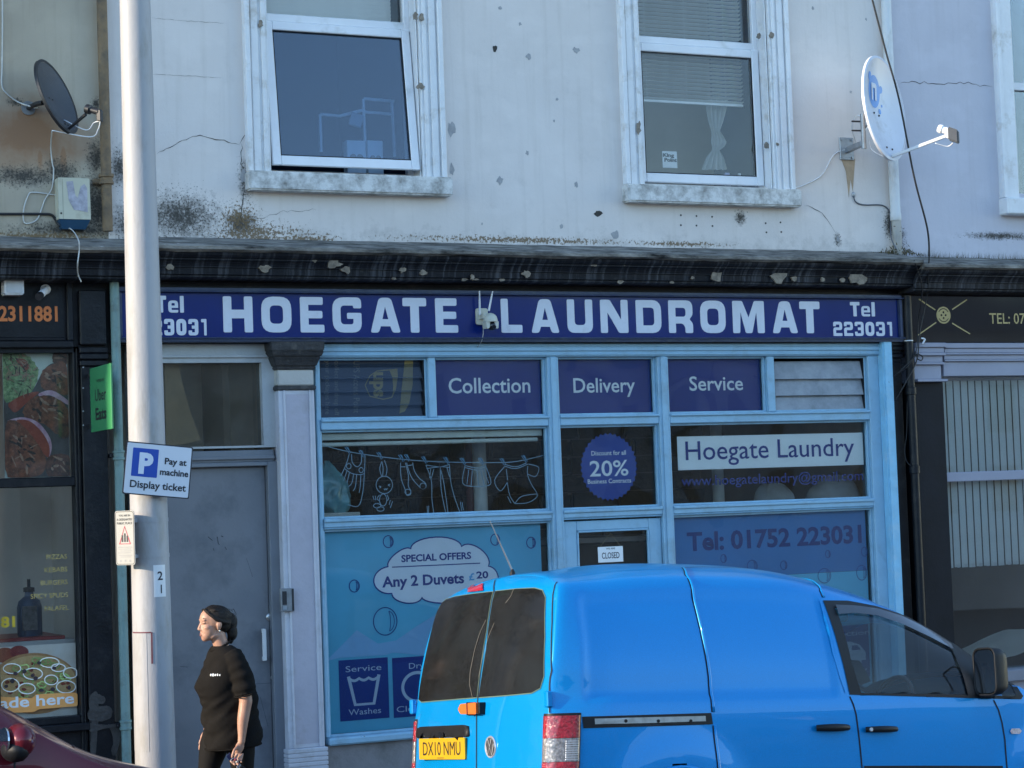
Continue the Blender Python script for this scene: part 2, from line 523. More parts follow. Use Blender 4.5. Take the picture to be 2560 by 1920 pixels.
def cornice_mat():
    m, n, ns, l, b = _new('streaked_black_moulding')
    p = pos(ns)
    st = noi(ns, l, scl(ns, l, p, (26, 1, 1.2)), 1.3, 5, .6)
    out = ramp(ns, l, st, .50, .78, (.008, .009, .013), (.10, .105, .12))
    d = noi(ns, l, p, 9, 8, .7)
    out = mixc(ns, l, ramp(ns, l, d, .60, .78, (0, 0, 0), (.6, .6, .6)), out, (.075, .07, .06))
    l.new(out, b.inputs['Base Color']); b.inputs['Roughness'].default_value = .55; b.inputs['Specular IOR Level'].default_value = .2
    bump(ns, l, b, noi(ns, l, p, 30, 6), .35)
    return m
CORN = cornice_mat()
FLAKE = pm('flaking_primer', (.24, .205, .165), .85, .45, 22, .5, 40, spec=.2)
CRACK = pm('crack_shadow', (.05, .047, .042), .95, .3, 20)
CHIPM = pm('bare_grey_render', (.36, .36, .365), .9, .2, 18, .4, 70)
BLUEW = pm('pale_blue_gloss_paint', (.265, .46, .60), .45, .07, 7, .28, 46, dirt=((.20, .31, .38), .11, 5), chips=((.13, .15, .15), -.035, 8))
BLUEPEEL = pm('peeling_pale_blue_paint', (.26, .55, .74), .5, .10, 9, .5, 30, dirt=((.40, .60, .72), .12, 8), chips=((.12, .16, .17), -.01, 11))
NAVY = pm('navy_sign_enamel', (.003, .016, .135), .2, .1, 4, .02, 20, spec=.25, coat=.12)
NAVYF = pm('navy_gloss_frame', (.016, .03, .085), .3, .25, 8, .25, 30, dirt=((.06, .08, .11), .1, 9))
SIGNW = pm('white_sign_vinyl', (.62, .66, .74), .5, .05, 9, .05, 60, dirt=((.45, .47, .52), .05, 9))
GREYD = pm('grey_door_paint', (.165, .172, .19), .5, .10, 1.6, .12, 50, dirt=((.075, .085, .10), .13, 2.4), chips=((.21, .22, .23), -.045, 9))
GREYF = pm('grey_frame_paint', (.165, .18, .205), .55, .08, 5, .15, 60)
PALEF = pm('pale_grey_surround_paint', (.40, .42, .43), .6, .1, 4, .2, 50, dirt=((.26, .26, .25), .1, 5))
PILW = pm('lavender_white_pilaster_paint', (.52, .53, .58), .55, .08, 6, .25, 40, dirt=((.36, .35, .36), .09, 5))
PILP = pm('pilaster_panel_paint', (.42, .41, .47), .6, .1, 5, .25, 40, dirt=((.30, .28, .29), .1, 5))
STUCCO = pm('grey_stallriser_render', (.25, .24, .245), .85, .15, 4, .5, 60, dirt=((.13, .125, .12), .14, 4))
GL_UP = glass('sky_tinted_upper_glass', (.72, .82, .92), .05, 2, .03, (.16, .28, .46), 1.9, 3)  # blue sky reflection partly put into the tint and dust colour
GL_W2 = glass('clear_upper_glass', (.97, .98, .98), .03, 2, .01, refl=.6)
GL_SHOP = glass('wavy_shop_glass', (.96, .98, .98), .35, 1.7, .008, (.4, .42, .42), .55, 8)
GL_DK = glass('dark_shop_glass', (.55, .6, .63), .15, 1.5, .02, refl=1.2)
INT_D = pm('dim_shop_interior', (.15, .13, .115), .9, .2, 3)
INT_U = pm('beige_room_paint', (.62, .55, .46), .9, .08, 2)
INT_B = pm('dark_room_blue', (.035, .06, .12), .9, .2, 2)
INT_FL = pm('interior_floor', (.12, .11, .10), .8, .2, 4)

# ================================================================== LAUNDROMAT BUILDING
def rooms(bld, x0, x1, y0, y1, z0, z1, mt, name='room'):
    """inside faces of a room behind a window (thin slabs, open at the front)"""
    t = .05
    rm = M().box(x0-t, x1+t, y1, y1+t, z0-t, z1+t).build(name, mt, bld)
    M().box(x0-t, x0, y0, y1, z0-t, z1+t).build('room_wall', mt, rm)
    M().box(x1, x1+t, y0, y1, z0-t, z1+t).build('room_wall', mt, rm)
    M().box(x0, x1, y0, y1, z1, z1+t).build('room_ceiling', mt, rm)
    M().box(x0, x1, y0, y1, z0-t, z0).build('room_floor', INT_FL, rm)
    return rm
def wall_with_holes(bld, x0, x1, z0, z1, holes, mt, name='front_wall', y0=0.0, y1=.28):
    """front wall as one outline with rectangular openings (ax, bx, az, bz)"""
    out = [(x0, z0), (x1, z0), (x1, z1), (x0, z1)]
    hs = [[(a, c), (a, d), (b, d), (b, c)] for (a, b, c, d) in holes]
    return M().prism(out, y0, y1, hs).build(name, mt, bld, fixn=True)
ZT = 8.2
laundry = thing('laundromat_building', 'pale rendered terrace building with black cornice and light blue shopfront', 'building', (7.4, 0, 0))
B = laundry
w1a, w1b = X_(668, 200), X_(1047, 200)
w2a, w2b = X_(1598, 200), X_(1921, 200)
sz = Z_(700, 433)                       # top of the stone sills
WZT = 6.75
upwall = wall_with_holes(B, XL, XR, 4.0, ZT, [(w1a, w1b, sz, WZT), (w2a, w2b, sz, WZT)], W_MAIN)
M().box(XL, XR, .28, 6, 3.42, 3.55).build('first_floor', INT_D, B)
M().box(XL, XR, 6, 6.2, -.6, ZT).build('back_wall', W_MAIN, B)
M().box(XL, XR, -.06, 6.3, ZT, ZT+.16).build('roof', pm('roof_lead', (.12, .12, .13), .8), B)
M().box(XL, XL+.12, .3, 6, -.6, ZT).build('party_wall', W_MAIN, B)
M().box(XR-.12, XR, .3, 6, -.6, ZT).build('party_wall', W_MAIN, B)
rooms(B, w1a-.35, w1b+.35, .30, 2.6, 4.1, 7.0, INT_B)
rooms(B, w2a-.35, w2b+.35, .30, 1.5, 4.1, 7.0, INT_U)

def upper_window(bld, xa, xb, zs, zt, zr, wname, tilt, glassm, lowglass, xs0, xs1, gx):
    """sash opening xa..xb; zr = transom height"""
    fy0, fy1 = .13, .20
    fr = M()
    j = .055
    fr.box(xa, xa+j, fy0, fy1, zs, zt).box(xb-j, xb, fy0, fy1, zs, zt).box(xa+j, xb-j, fy0, fy1, zs, zs+.045).box(xa+j, xb-j, fy0, fy1, zr-.03, zr+.03).box(xa+j, xb-j, fy0, fy1, zt-.05, zt)
    win = fr.build('window', UPVC, bld, bevel=.006)
    ar = M()
    aw = .185
    for s, x in ((-1, xa), (1, xb)):
        ar.box(x, x+s*aw, -.035, .13, zs, zt+aw)                      # flat board
        ar.box(x+s*.02, x+s*.055, -.05, -.035, zs, zt+.02)
        ar.box(x+s*.075, x+s*.135, -.047, -.035, zs, zt+.07)
        ar.box(x+s*.145, x+s*aw, -.066, -.035, zs, zt+aw)
        ar.box(x, x-s*.012, 0, .13, zs, zt)
    ar.box(xa, xb, -.035, .13, zt, zt+aw)
    ar.build('architrave', TRIM, win, bevel=.006)
    s2 = M().box(xa-aw-.012, xb+aw+.022, -.115, .21, zs-.145, zs-.002)
    s2.build('sill', SILLM, win, bevel=.012, seg=2)
    M().box(xa+j, xb-j, .165, .171, zr+.03, zt-.05).build('pane', glassm, win)
    # lower casement, hinged at its top
    z1, z0 = zr-.032, zs+.05
    c, s_ = math.cos(tilt), math.sin(tilt)
    def T(x, y, z):
        d = z1-z
        return (x, .105+(y)*c - d*s_, z1 - d*c + y*s_*0.5)
    cs = M(); pn = M()
    e = .068
    def tb(m, x0, x1, y0, y1, a, b_):
        v = [T(x0, y0, a), T(x1, y0, a), T(x1, y0, b_), T(x0, y0, b_), T(x0, y1, a), T(x1, y1, a), T(x1, y1, b_), T(x0, y1, b_)]
        m.hexa(v)
    xa2, xb2 = xa+j*.35, xb-j*.35
    tb(cs, xa2, xa2+e, 0, .05, z0, z1); tb(cs, xb2-e, xb2, 0, .05, z0, z1)
    tb(cs, xa2+e, xb2-e, 0, .05, z0, z0+e*1.1); tb(cs, xa2+e, xb2-e, 0, .05, z1-e, z1)
    co = cs.build('casement', UPVC, win, bevel=.007)
    tb(pn, xa2+e, xb2-e, .02, .026, z0+e*1.1, z1-e)
    pn.build('pane', lowglass, win)
    gk = M()
    for q in ((xa2+e, xa2+e+.008, z0+e*1.1, z1-e), (xb2-e-.008, xb2-e, z0+e*1.1, z1-e), (xa2+e, xb2-e, z0+e*1.1, z0+e*1.1+.008), (xa2+e, xb2-e, z1-e-.008, z1-e)):
        tb(gk, q[0], q[1], .008, .0195, q[2], q[3])
    gk.build('gasket', BLACKP, win)
    return win
zr1 = Z_(840, 55, .14); zr2 = Z_(1735, 108, .14)
win1 = upper_window(B, w1a, w1b, sz, WZT, zr1, 'w', RD(6.5), GL_W2, GL_UP, 0, 0, 0)
win2 = upper_window(B, w2a, w2b, sz, WZT, zr2, 'w', RD(.6), GL_W2, GL_W2, 0, 0, 0)

# cornice and fascia carcass
def cornice(bld, x0, x1, dz=0.0, flut=True, dy=0.0):
    top = [(0.0, 4.135+dz), (-.41, 4.035+dz), (-.435, 4.02+dz), (-.435, 3.998+dz), (-.40, 3.985+dz), (0.0, 3.985+dz)]
    n = 60
    tv, tf = [], []
    xs = [x0+(x1-x0)*i/n for i in range(n+1)]
    K = len(top)
    for x in xs:
        for (y, z) in top:
            w_ = noise.noise(Vector((x*3.1, z*2, 1.7)))*.013 + noise.noise(Vector((x*13, z*2, 4)))*.009
            tv.append((x, y+dy+w_*(1 if y < -.3 else 0), z+w_*(1 if -.43 < y < 0 else .4)))
    for i in range(n):
        for k in range(K):
            k2 = (k+1) % K
            tf.append((i*K+k, i*K+k2, (i+1)*K+k2, (i+1)*K+k))
    tf += [tuple(range(K))[::-1], tuple(n*K+k for k in range(K))]
    M().add(tv, tf).build('cornice_ledge', CORN_TOP, bld, fixn=True)
    pr = [(-.392, 3.984), (-.385, 3.965), (-.365, 3.95), (-.345, 3.944), (-.345, 3.934), (-.325, 3.925), (-.31, 3.91), (-.30, 3.893), (-.30, 3.886), (-.287, 3.884), (-.283, 3.838), (-.262, 3.832), (-.262, 3.82), (-.24, 3.81), (-.10, 3.806), (0.0, 3.806), (0.0, 3.984)]
    m = M(); K = len(pr)
    m.add([(x, y+dy, z+dz) for x in (x0, x1) for (y, z) in pr], [(k, (k+1) % K, K+(k+1) % K, K+k) for k in range(K)] + [tuple(range(K))[::-1], tuple(K+k for k in range(K))])
    return m.build('cornice_moulding', CORN, bld, fixn=True)
corn = cornice(B, XL+.16, XR-.06)
def flake(cx, cz, r, seed, y, n=9, sx=1.0):
    rnd = random.Random(seed)
    return [(cx+sx*r*(rnd.uniform(.45, 1.15))*math.cos(2*math.pi*k/n), cz+r*rnd.uniform(.45, 1.15)*math.sin(2*math.pi*k/n)) for k in range(n)]
for i, (u, v, r) in enumerate([(424, 667, 12), (662, 672, 12), (835, 660, 12), (865, 672, 13), (905, 670, 9), (1005, 674, 9), (1057, 682, 8), (1160, 688, 8), (1180, 692, 9), (1315, 684, 9), (1475, 657, 7), (1484, 662, 8), (1560, 660, 5), (1700, 683, 7), (1790, 693, 15), (1730, 695, 6), (1900, 670, 9), (1946, 690, 15), (1985, 697, 9), (2025, 669, 6), (2055, 700, 9), (2105, 702, 8), (2142, 695, 17), (730, 642, 7), (785, 650, 6), (2300, 690, 5)]):
    if i % 3 == 1 and r < 12: continue
    y = -.296 if v > 664 else -.335
    q = P(u, v, y)
    M().prism(flake(q.x, min(q.z, 3.885) if v > 664 else q.z, r/335*(.8+.5*((i*7) % 5)/4), i, y, 9+(i*5) % 7, 1.0+.5*((i*3) % 4)/3), y-.012, y+.004).build('paint_flake', FLAKE, B)
for i, (u, v, r) in enumerate([(300, 700, 4), (985, 699, 4), (1190, 702, 4), (1255, 700, 5), (1550, 704, 6), (1680, 707, 5), (1160, 702, 5)]):
    q = P(u, v, -.265)
    M().prism(flake(q.x, 3.826, r/335, 50+i, 0, 8, 1.8), -.272, -.258).build('paint_flake', FLAKE, B)
M().box(XL+.02, XR-.02, -.06, .1, 3.36, 3.806).build('fascia_backboard', BLACKP, B)
# cracks and chips of the render
def crack(bld, pts, wpx=3, seed=1, amp=4, y=-.002):
    m = M(); path = []
    for a, b_ in zip(pts[:-1], pts[1:]):
        n = max(2, int(math.hypot(b_[0]-a[0], b_[1]-a[1])/9))
        j = jag(a[0], a[1], b_[0], b_[1], n, amp, seed); seed += 1
        path += j[(1 if path else 0):]
    rnd = random.Random(seed)
    pp = [P(q[0], q[1], 0) for q in path]
    n = len(pp); v = []
    for i, p in enumerate(pp):
        w_ = wpx/360*(.25+rnd.random()*.7)*min(1, (i+.5)/3, (n-i-.5)/3)
        t = pp[min(i+1, n-1)]-pp[max(i-1, 0)]
        nn = Vector((-t.z, 0, t.x)).normalized()*w_/2
        v += [(p.x+nn.x, y, p.z+nn.z), (p.x-nn.x, y, p.z-nn.z)]
    m.add(v, [(2*i, 2*i+1, 2*i+3, 2*i+2) for i in range(n-1)])
    return m.build('crack', CRACK, bld)
crack(B, [(392, 385), (440, 360), (500, 338), (560, 350), (598, 362)], 2.6, 3)
crack(B, [(598, 362), (612, 338), (668, 330)], 2.5, 9)
crack(B, [(603, 360), (604, 400), (610, 470), (600, 560)], 2.6, 14)
crack(B, [(2010, 515), (2045, 527), (2075, 560), (2092, 585)], 2.2, 31)
crack(B, [(440, 600), (530, 590), (700, 530), (790, 525)], 1.2, 41)
crack(B, [(2250, 208), (2290, 205), (2340, 210), (2400, 205), (2480, 217)], 2.6, 51)
crack(B, [(380, 45), (460, 52), (560, 58)], .9, 61, 1)
crack(B, [(380, 186), (480, 190), (560, 195)], .9, 66, 1)
for i, (u, v, r, sx) in enumerate([(608, 440, 24, .35), (1236, 122, 11, .8), (1322, 141, 10, 1), (1440, 126, 12, .9), (1392, 248, 5, 1), (1127, 322, 22, .6), (1130, 425, 20, .4), (1250, 452, 12, .9), (1318, 382, 8, .7), (1440, 462, 9, .8), (1495, 533, 12, 1.1), (1403, 566, 9, .6), (1538, 588, 16, .8), (2095, 598, 10, .7), (1385, 302, 4, .8), (1300, 60, 5, 1), (1250, 20, 6, 1), (2032, 20, 6, 1), (2165, 48, 5, .6), (2127, 230, 5, .7), (1205, 560, 4, .5), (1560, 420, 8, .7)]):
    q = P(u, v, 0)
    dk = i in (1, 10)
    M().prism(flake(q.x, q.z, r/345, 100+i, 0, 11, sx), -.0025, .002).build('paint_chip', CRACK if dk else CHIPM, B)
hole = M()
for (u, v) in ((1702, 538), (1741, 540), (1780, 542), (1702, 563), (1741, 564), (1781, 565), (1914, 558), (1951, 556), (1916, 581), (1953, 580)):
    q = P(u, v, 0)
    M().prism(ellipse(q.x, q.z, .0075, .0075, 10), -.003, .002).build('screw_hole', CRACK, B)
# trim damage on the window surrounds
for i, (u, v, r, sx, y) in enumerate([(1038, 40, 15, .7, -.05), (1055, 45, 13, .8, -.05), (1050, 216, 9, 1.6, -.05), (652, 60, 12, .6, -.05), (1897, 90, 14, .6, .02), (1929, 88, 12, .9, -.05), (1596, 320, 20, .45, -.052), (1916, 365, 13, .8, .02), (1944, 361, 6, 1, -.05)]):
    q = P(u, v, y)
    M().prism(flake(q.x, q.z, r/345, 200+i, 0, 11, sx), q.y-.004, q.y+.003).build('paint_flake', FLAKE, B)

# ------------------------------------------------------------------ shopfront
FY = -.02
xa0 = X_(790, 1000, FY)                                   # left end of the glazing
xm1 = (X_(1071, 970, FY), X_(1089, 970, FY))
xA = (X_(1368, 970, FY), X_(1396, 970, FY))
xB = (X_(1643, 960, FY), X_(1670, 960, FY))
xm2 = (X_(1918, 955, FY), X_(1936, 955, FY))
xP = (X_(2170, 955, FY), X_(2211, 960, FY))
zh = Z_(1200, 893, FY)                                    # underside of head
zt1 = Z_(1200, 1042, FY); zt0 = Z_(1200, 1072, FY)        # transom rail
zr_t = Z_(1100, 1287, FY); zr_b = Z_(1100, 1313, FY)      # middle rail
zs1 = Z_(900, 1838, FY)
sf = M()
sf.box(xa0, xP[1], -.045, .09, zh, 3.362)
frame = sf.build('shopfront_frame', BLUEW, B, bevel=.006)
def bar(x0, x1, y0, y1, z0, z1, name='glazing_bar', mt=None, bv=.006):
    return M().box(x0, x1, y0, y1, z0, z1).build(name, mt or BLUEW, frame, bevel=bv)
bar(xa0+.012, xP[1]-.03, -.058, -.046, 3.30, 3.335, 'head_moulding')
bar(xa0+.012, xP[1]-.03, -.054, -.046, 3.268, 3.285, 'head_moulding')
bar(xa0, xa0+.03, FY, .09, zs1, zh, 'jamb')
for (a, b_) in (xA, xB):
    bar(a, b_, -.035, .09, -.9, zh-.0005, 'mullion')
    bar(a+.026, b_-.026, -.048, -.036, -.9, zh-.0005, 'mullion_bead')
bar(xP[0], xP[1]-.06, -.03, .09, -.9, zh-.0005, 'jamb')
pp = M().box(xP[1]-.06, xP[1]+.035, -.11, .09, -.9, 3.40)
pp.build('peeling_post', BLUEPEEL, frame, bevel=.012, seg=2)
for (a, b_) in (xm1, xm2):
    bar(a, b_, -.03, .09, zt1, zh-.0005, 'mullion')
spans = [(xa0+.03, xA[0]), (xA[1], xB[0]), (xB[1], xP[0])]
for (a, b_) in spans:
    bar(a, b_, -.03, .09, zt0+.012, zt1-.012, 'transom')
    bar(a, b_, -.048, .05, zt1-.022, zt1-.002, 'transom_bead')
    bar(a, b_, -.03, .09, zr_b+.014, zr_t, 'rail')
    bar(a, b_, -.045, .05, zr_t-.026, zr_t-.001, 'rail_bead')
    bar(a, b_, -.026, .09, zr_b, zr_b+.012, 'rail_bead')
bar(xa0+.0, xA[0], -.085, .09, zs1-.055, zs1, 'window_sill', bv=.012)
bar(xB[1], xP[0], -.085, .09, zs1-.055, zs1, 'window_sill', bv=.012)
for (a, b_) in ((xa0, xA[0]), (xB[1], xP[0])):
    M().box(a, b_, -.03, .12, -.9, zs1-.0555).build('stallriser', STUCCO, B)
def stops(a, b_, z0, z1, y0=.005, y1=.04, t=.017):
    m = M()
    m.box(a, a+t, y0, y1, z0, z1).box(b_-t, b_, y0, y1, z0, z1).box(a+t, b_-t, y0, y1, z1-t, z1).box(a+t, b_-t, y0, y1, z0, z0+t)
    m.build('glazing_stop', BLUEW, frame, bevel=.003)
panes = {}
def pane(key, a, b_, z0, z1, mt, y=.045):
    stops(a, b_, z0, z1)
    panes[key] = (a+.017, b_-.017, z0+.017, z1-.017)
    return M().box(a+.004, b_-.004, y, y+.006, z0+.004, z1-.004).build('pane', mt, frame)
pane('coll', xm1[1], xA[0], zt1-.002, zh, GL_SHOP)
pane('deli', xA[1], xB[0], zt1-.002, zh, GL_SHOP)
pane('serv', xB[1], xm2[0], zt1-.002, zh, GL_SHOP)
pane('line', xa0+.03, xA[0], zr_t, zt0+.012, GL_SHOP)
pane('disc', xA[1], xB[0], zr_t, zt0+.012, GL_SHOP)
pane('hoeg', xB[1], xP[0], zr_t, zt0+.012, GL_SHOP)
pane('spec', xa0+.03, xA[0], zs1, zr_b, GL_SHOP)
pane('tele', xB[1], xP[0], zs1, zr_b, GL_SHOP)
# louvred ventilators
LOUV = glass('smoked_louvre_glass', (.80, .83, .86), .1, 2, .05, (.12, .15, .19), .5, 4)
LOUVW = glass('dusty_louvre_glass', (.35, .38, .4), .1, 2, .42, (.62, .66, .70), 1.0, 3)
def louvre(a, b_, mt):
    z0, z1 = zt1+.0, zh-.03
    stops(a, b_, zt1-.002, zh)
    n = 4 if mt is LOUV else 3
    h = (z1-z0-.02)/n
    for i in range(n):
        zb = z0+.01+i*h
        M().hexa([(a+.02, .012, zb-.012), (b_-.02, .012, zb-.012), (b_-.02, .05, zb+h), (a+.02, .05, zb+h), (a+.02, .017, zb-.012), (b_-.02, .017, zb-.012), (b_-.02, .055, zb+h), (a+.02, .055, zb+h)]).build('louvre_blade', mt, frame)
    for x in (a+.018, b_-.022):
        M().box(x-.004, x+.004, .01, .06, zt1+.015, zh-.017).build('louvre_carrier', BLACKP, frame)
louvre(xa0+.03, xm1[0], LOUV)
louvre(xm2[1], xP[0], LOUVW)
# shop door
dz1 = zr_b-.012
da, db = xA[1]+.004, xB[0]-.004
m = M()
st_, tr_ = .125, .13
dleft, dright = X_(1419, 1340, .02), X_(1644, 1340, .02)
gl0, gl1 = X_(1440, 1350, .02), X_(1620, 1350, .02)
gz1 = Z_(1530, 1324, .02)
m.box(da, gl0, .0, .05, -.15, dz1).box(gl1, db, .0, .05, -.15, dz1).box(gl0, gl1, 0, .05, gz1, dz1).box(gl0, gl1, 0, .05, -.15, .85)
M().box(da, db, -.03, .3, -.6, -.152).build('shop_step', conc, B)
sdoor = m.build('shop_door', BLUEW, B, bevel=.006)
M().box(gl0, gl1, .02, .026, .85, gz1).build('pane', GL_SHOP, sdoor)
m = M()
for q in ((gl0, gl0+.014, .85, gz1), (gl1-.014, gl1, .85, gz1), (gl0, gl1, gz1-.014, gz1)):
    m.box(q[0], q[1], -.006, .018, q[2], q[3])
m.build('glazing_bead', BLUEW, sdoor, bevel=.003)
M().tube([(gl0-.05, -.045, 1.15), (gl0-.05, -.045, 1.4)], .012, 10).build('handle', pm('steel', (.55, .55, .55), .3, metal=1), sdoor)
# interior of the shop with a rough stone back wall
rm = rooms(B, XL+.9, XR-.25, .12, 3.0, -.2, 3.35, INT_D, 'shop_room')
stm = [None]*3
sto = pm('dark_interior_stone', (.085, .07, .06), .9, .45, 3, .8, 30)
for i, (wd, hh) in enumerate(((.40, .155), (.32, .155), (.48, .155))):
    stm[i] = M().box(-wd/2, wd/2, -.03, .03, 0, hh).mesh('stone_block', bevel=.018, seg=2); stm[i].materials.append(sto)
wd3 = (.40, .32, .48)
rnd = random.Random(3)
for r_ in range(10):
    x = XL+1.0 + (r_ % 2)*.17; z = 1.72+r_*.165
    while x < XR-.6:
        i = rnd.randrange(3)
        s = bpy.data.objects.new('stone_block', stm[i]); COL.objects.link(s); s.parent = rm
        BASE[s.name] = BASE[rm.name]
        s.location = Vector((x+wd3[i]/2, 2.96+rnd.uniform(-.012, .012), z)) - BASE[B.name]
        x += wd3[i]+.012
PIL_IN = pm('white_interior_pillar', (.62, .62, .58), .6, .15, 5)
for (u, Yp, rad) in ((1200, .75, .055), (1795, .75, .05)):
    x = X_(u, 1200, Yp)
    M().lathe((x, Yp, -.2), (0, 0, 1), [(rad, 0), (rad, 3.5)], 20).build('interior_column', PIL_IN, B, smooth=40)
M().lathe((X_(1178, 1200, .9), .9, -.2), (0, 0, 1), [(.045, 0), (.045, 3.5)], 16).build('interior_pipe', pm('maroon_pipe', (.14, .03, .03), .5), B, smooth=40)

# ------------------------------------------------------------------ flat entrance (grey door)
dX0, dX1 = 4.30, X_(672, 1300, 0)
dtop = Z_(600, 1166, 0)
door = M().box(dX0, dX1-.003, .045, .09, .14, dtop-.003).build('entrance_door', GREYD, B, bevel=.004)
m = M()
m.box(dX1, X_(697, 1300, 0), -.01, .12, -.1, dtop+.03)
m.box(4.17, dX0-.002, -.01, .12, -.1, dtop+.03).box(4.17, dX1, -.012, .12, dtop, dtop+.03)
m.box(4.17, X_(690, 1300, 0), .0, .12, dtop+.03, Z_(500, 1128, 0))
m.build('door_frame', GREYF, B, bevel=.005)
M().box(4.17, X_(690, 1200, 0)-.01, -.02, .0, dtop+.05, dtop+.075).build('frame_bead', GREYF, B, bevel=.004)
zq0, zq1 = Z_(500, 1122, 0), Z_(500, 907, 0)
M().prism([(4.17, zq0), (X_(697, 1000, 0), zq0), (X_(697, 1000, 0), 3.365), (4.17, 3.365)], -.004, .12, [[(4.30, zq0+.015), (4.30, zq1), (X_(656, 1000, 0), zq1), (X_(656, 1000, 0), zq0+.015)]]).build('fanlight_surround', PALEF, B, fixn=True)
M().box(4.2, X_(690, 1000, 0), -.022, -.004, zq1+.035, zq1+.055).build('frame_bead', PALEF, B, bevel=.004)
fx0, fx1 = 4.30, X_(656, 1000, 0)
fan = M().box(fx0-.01, fx1+.01, .05, .056, zq0, zq1+.01).build('fanlight_pane', glass('grubby_fanlight_glass', (.85, .83, .78), .2, 2, .10, (.30, .28, .24), .6, 5), B)
HALL = pm('hall_brown', (.58, .53, .45), .9, .2, 3)
M().box(4.1, 5.35, .62, .67, 0, 3.4).build('hallway_wall', HALL, B)
M().box(5.3, 5.34, .13, 1.1, 0, 3.4).build('hallway_wall', HALL, B)
M().box(4.1, 4.14, .13, 1.1, 0, 3.4).build('hallway_wall', HALL, B)
# pale board leaning behind the fanlight glass
bp = [(410, 905), (445, 905), (455, 960), (475, 1030), (492, 1075), (500, 1100), (470, 1108), (415, 1118)]
M().prism([(P(u, v, .16).x, P(u, v, .16).z) for (u, v) in bp][::-1], .15, .17).build('fanlight_board', pm('tan_card', (.50, .40, .26), .8, .2, 4), B, fixn=True)
st2 = pm('brushed_steel', (.5, .5, .5), .35, .1, 20, metal=1)
for i, (l_, w_) in enumerate((([(310, 160), (340, 185)], .006), ([(370, 160), (378, 205), (385, 212)], .008), ([(395, 155), (410, 160)], .007), ([(420, 225), (432, 245)], .005), ([(345, 235), (350, 250)], .005), ([(130, 1000), (180, 1005)], .003), ([(600, 1115), (720, 1108)], .003), ([(560, 300), (600, 420)], .002), ([(650, 1200), (700, 1390)], .003))):
    m = M(); stroke(m, [(P(400+x/2.592, 1280+y/2.592, .045).x, P(400+x/2.592, 1280+y/2.592, .045).z) for (x, y) in l_], w_, .0443); m.build('scuff_mark', pm('dark_scuff', (.05, .055, .065), .7, .4, 60), door)
c = P(672+2, 1543, .04); M().lathe((c.x, .046, c.z), (0, -1, 0), [(.026, 0), (.026, .008), (.018, .014), (.010, .014)], 20).build('door_lock', st2, door, smooth=40)
c = P(682, 1694, .04); M().lathe((c.x, .046, c.z), (0, -1, 0), [(.016, 0), (.016, .005)], 16).build('keyhole', st2, door, smooth=40)
M().box(c.x-.003, c.x+.003, .038, .041, c.z-.012, c.z+.006).build('keyhole_slot', CRACK, door)
c0, c1 = P(660, 1572, .0), P(664, 1652, .0)
m = M().box(c0.x-.018, c0.x+.012, -.015, .0, c1.z, c0.z).box(c0.x-.008, c0.x+.012, .0, .046, c1.z+.0, c1.z+.03).box(c0.x-.008, c0.x+.012, .0, .046, c0.z-.03, c0.z)
m.build('pull_handle', pm('white_nylon', (.55, .56, .57), .4, .06, 9), door, bevel=.004)
M().box(dX0, dX1, -.02, .2, -.1, .135).build('door_step', conc, B, bevel=.01)
# left pilaster
px0, px1 = X_(698, 1000, -.1), X_(788, 1000, -.1)
pzt, pzb = Z_(740, 975, -.1), Z_(770, 1870, -.1)
pil = M().box(px0, px1, -.085, .12, pzb, pzt).build('pilaster', PILW, B, bevel=.005)
M().box(px0+.052, px1-.045, -.0865, -.084, pzb+.03, pzt-.03).build('pilaster_panel', PILP, pil)
m = M()
for (a, b_) in ((px0+.035, px0+.052), (px1-.045, px1-.030)): m.box(a, b_, -.094, -.085, pzb, pzt)
m.build('pilaster_bead', PILW, pil, bevel=.003)
bl0, bl1 = X_(722, 1890, -.12), X_(822, 1890, -.12)
m = M()
for i in range(5):
    m.box(bl0, bl1, -.112, .12, pzb-.03-i*.033, pzb-.003-i*.033)
m.box(bl0+.008, bl1-.008, -.105, .11, pzb-.17, pzb)
m.build('pilaster_plinth_ribs', PILW, pil, bevel=.003)
M().box(bl0-.01, bl1+.01, -.12, .12, -.25, pzb-.17).build('plinth', PILW, pil, bevel=.006)
cap = [(-.085, 0), (-.095, .012), (-.095, .03), (-.088, .035)]
cz = pzt
capm = pm('cracked_black_stone', (.028, .028, .03), .6, .4, 10, .9, 25, dirt=((.12, .11, .10), .08, 12))
def ring(z0, z1, e0, e1, nm, mt, jit=0.0):
    a, b_ = px0-e0, px1+e0; a2, b2 = px0-e1, px1+e1
    v = [(a, -.085-e0, z0), (b_, -.085-e0, z0), (b2, -.085-e1, z1), (a2, -.085-e1, z1), (a, .1, z0), (b_, .1, z0), (b2, .1, z1), (a2, .1, z1)]
    M().hexa(v).build(nm, mt, pil, bevel=.006, seg=2)
ring(cz, cz+.035, .012, .012, 'capital_astragal', capm)
ring(cz+.035, cz+.15, .0, .0, 'capital_neck', pm('buff_stone', (.46, .45, .42), .7, .1, 6, .2))
ring(cz+.15, cz+.175, .008, .015, 'capital_lower', capm)
ring(cz+.175, cz+.245, .018, .045, 'capital_bell', capm)
ring(cz+.245, cz+.285, .05, .065, 'capital_abacus', capm)
ring(cz+.285, 3.368, .065, .07, 'capital_top', capm)
# black pilaster on the right of the glazing
q0, q1 = xP[1]+.036, X_(2262, 1100, -.06)
bp_ = M().box(q0, q1, -.06, .12, -.5, 3.20).build('black_pilaster', BLACKP, B, bevel=.006)
m = M()
for i, (z, e) in enumerate(((3.20, .0), (3.235, .012), (3.27, .0), (3.30, .02), (3.335, .03))):
    m.box(q0, q1+e, -.06-e, .12, z, z+.032)
m.build('black_capital', BLACKP, bp_, bevel=.004)

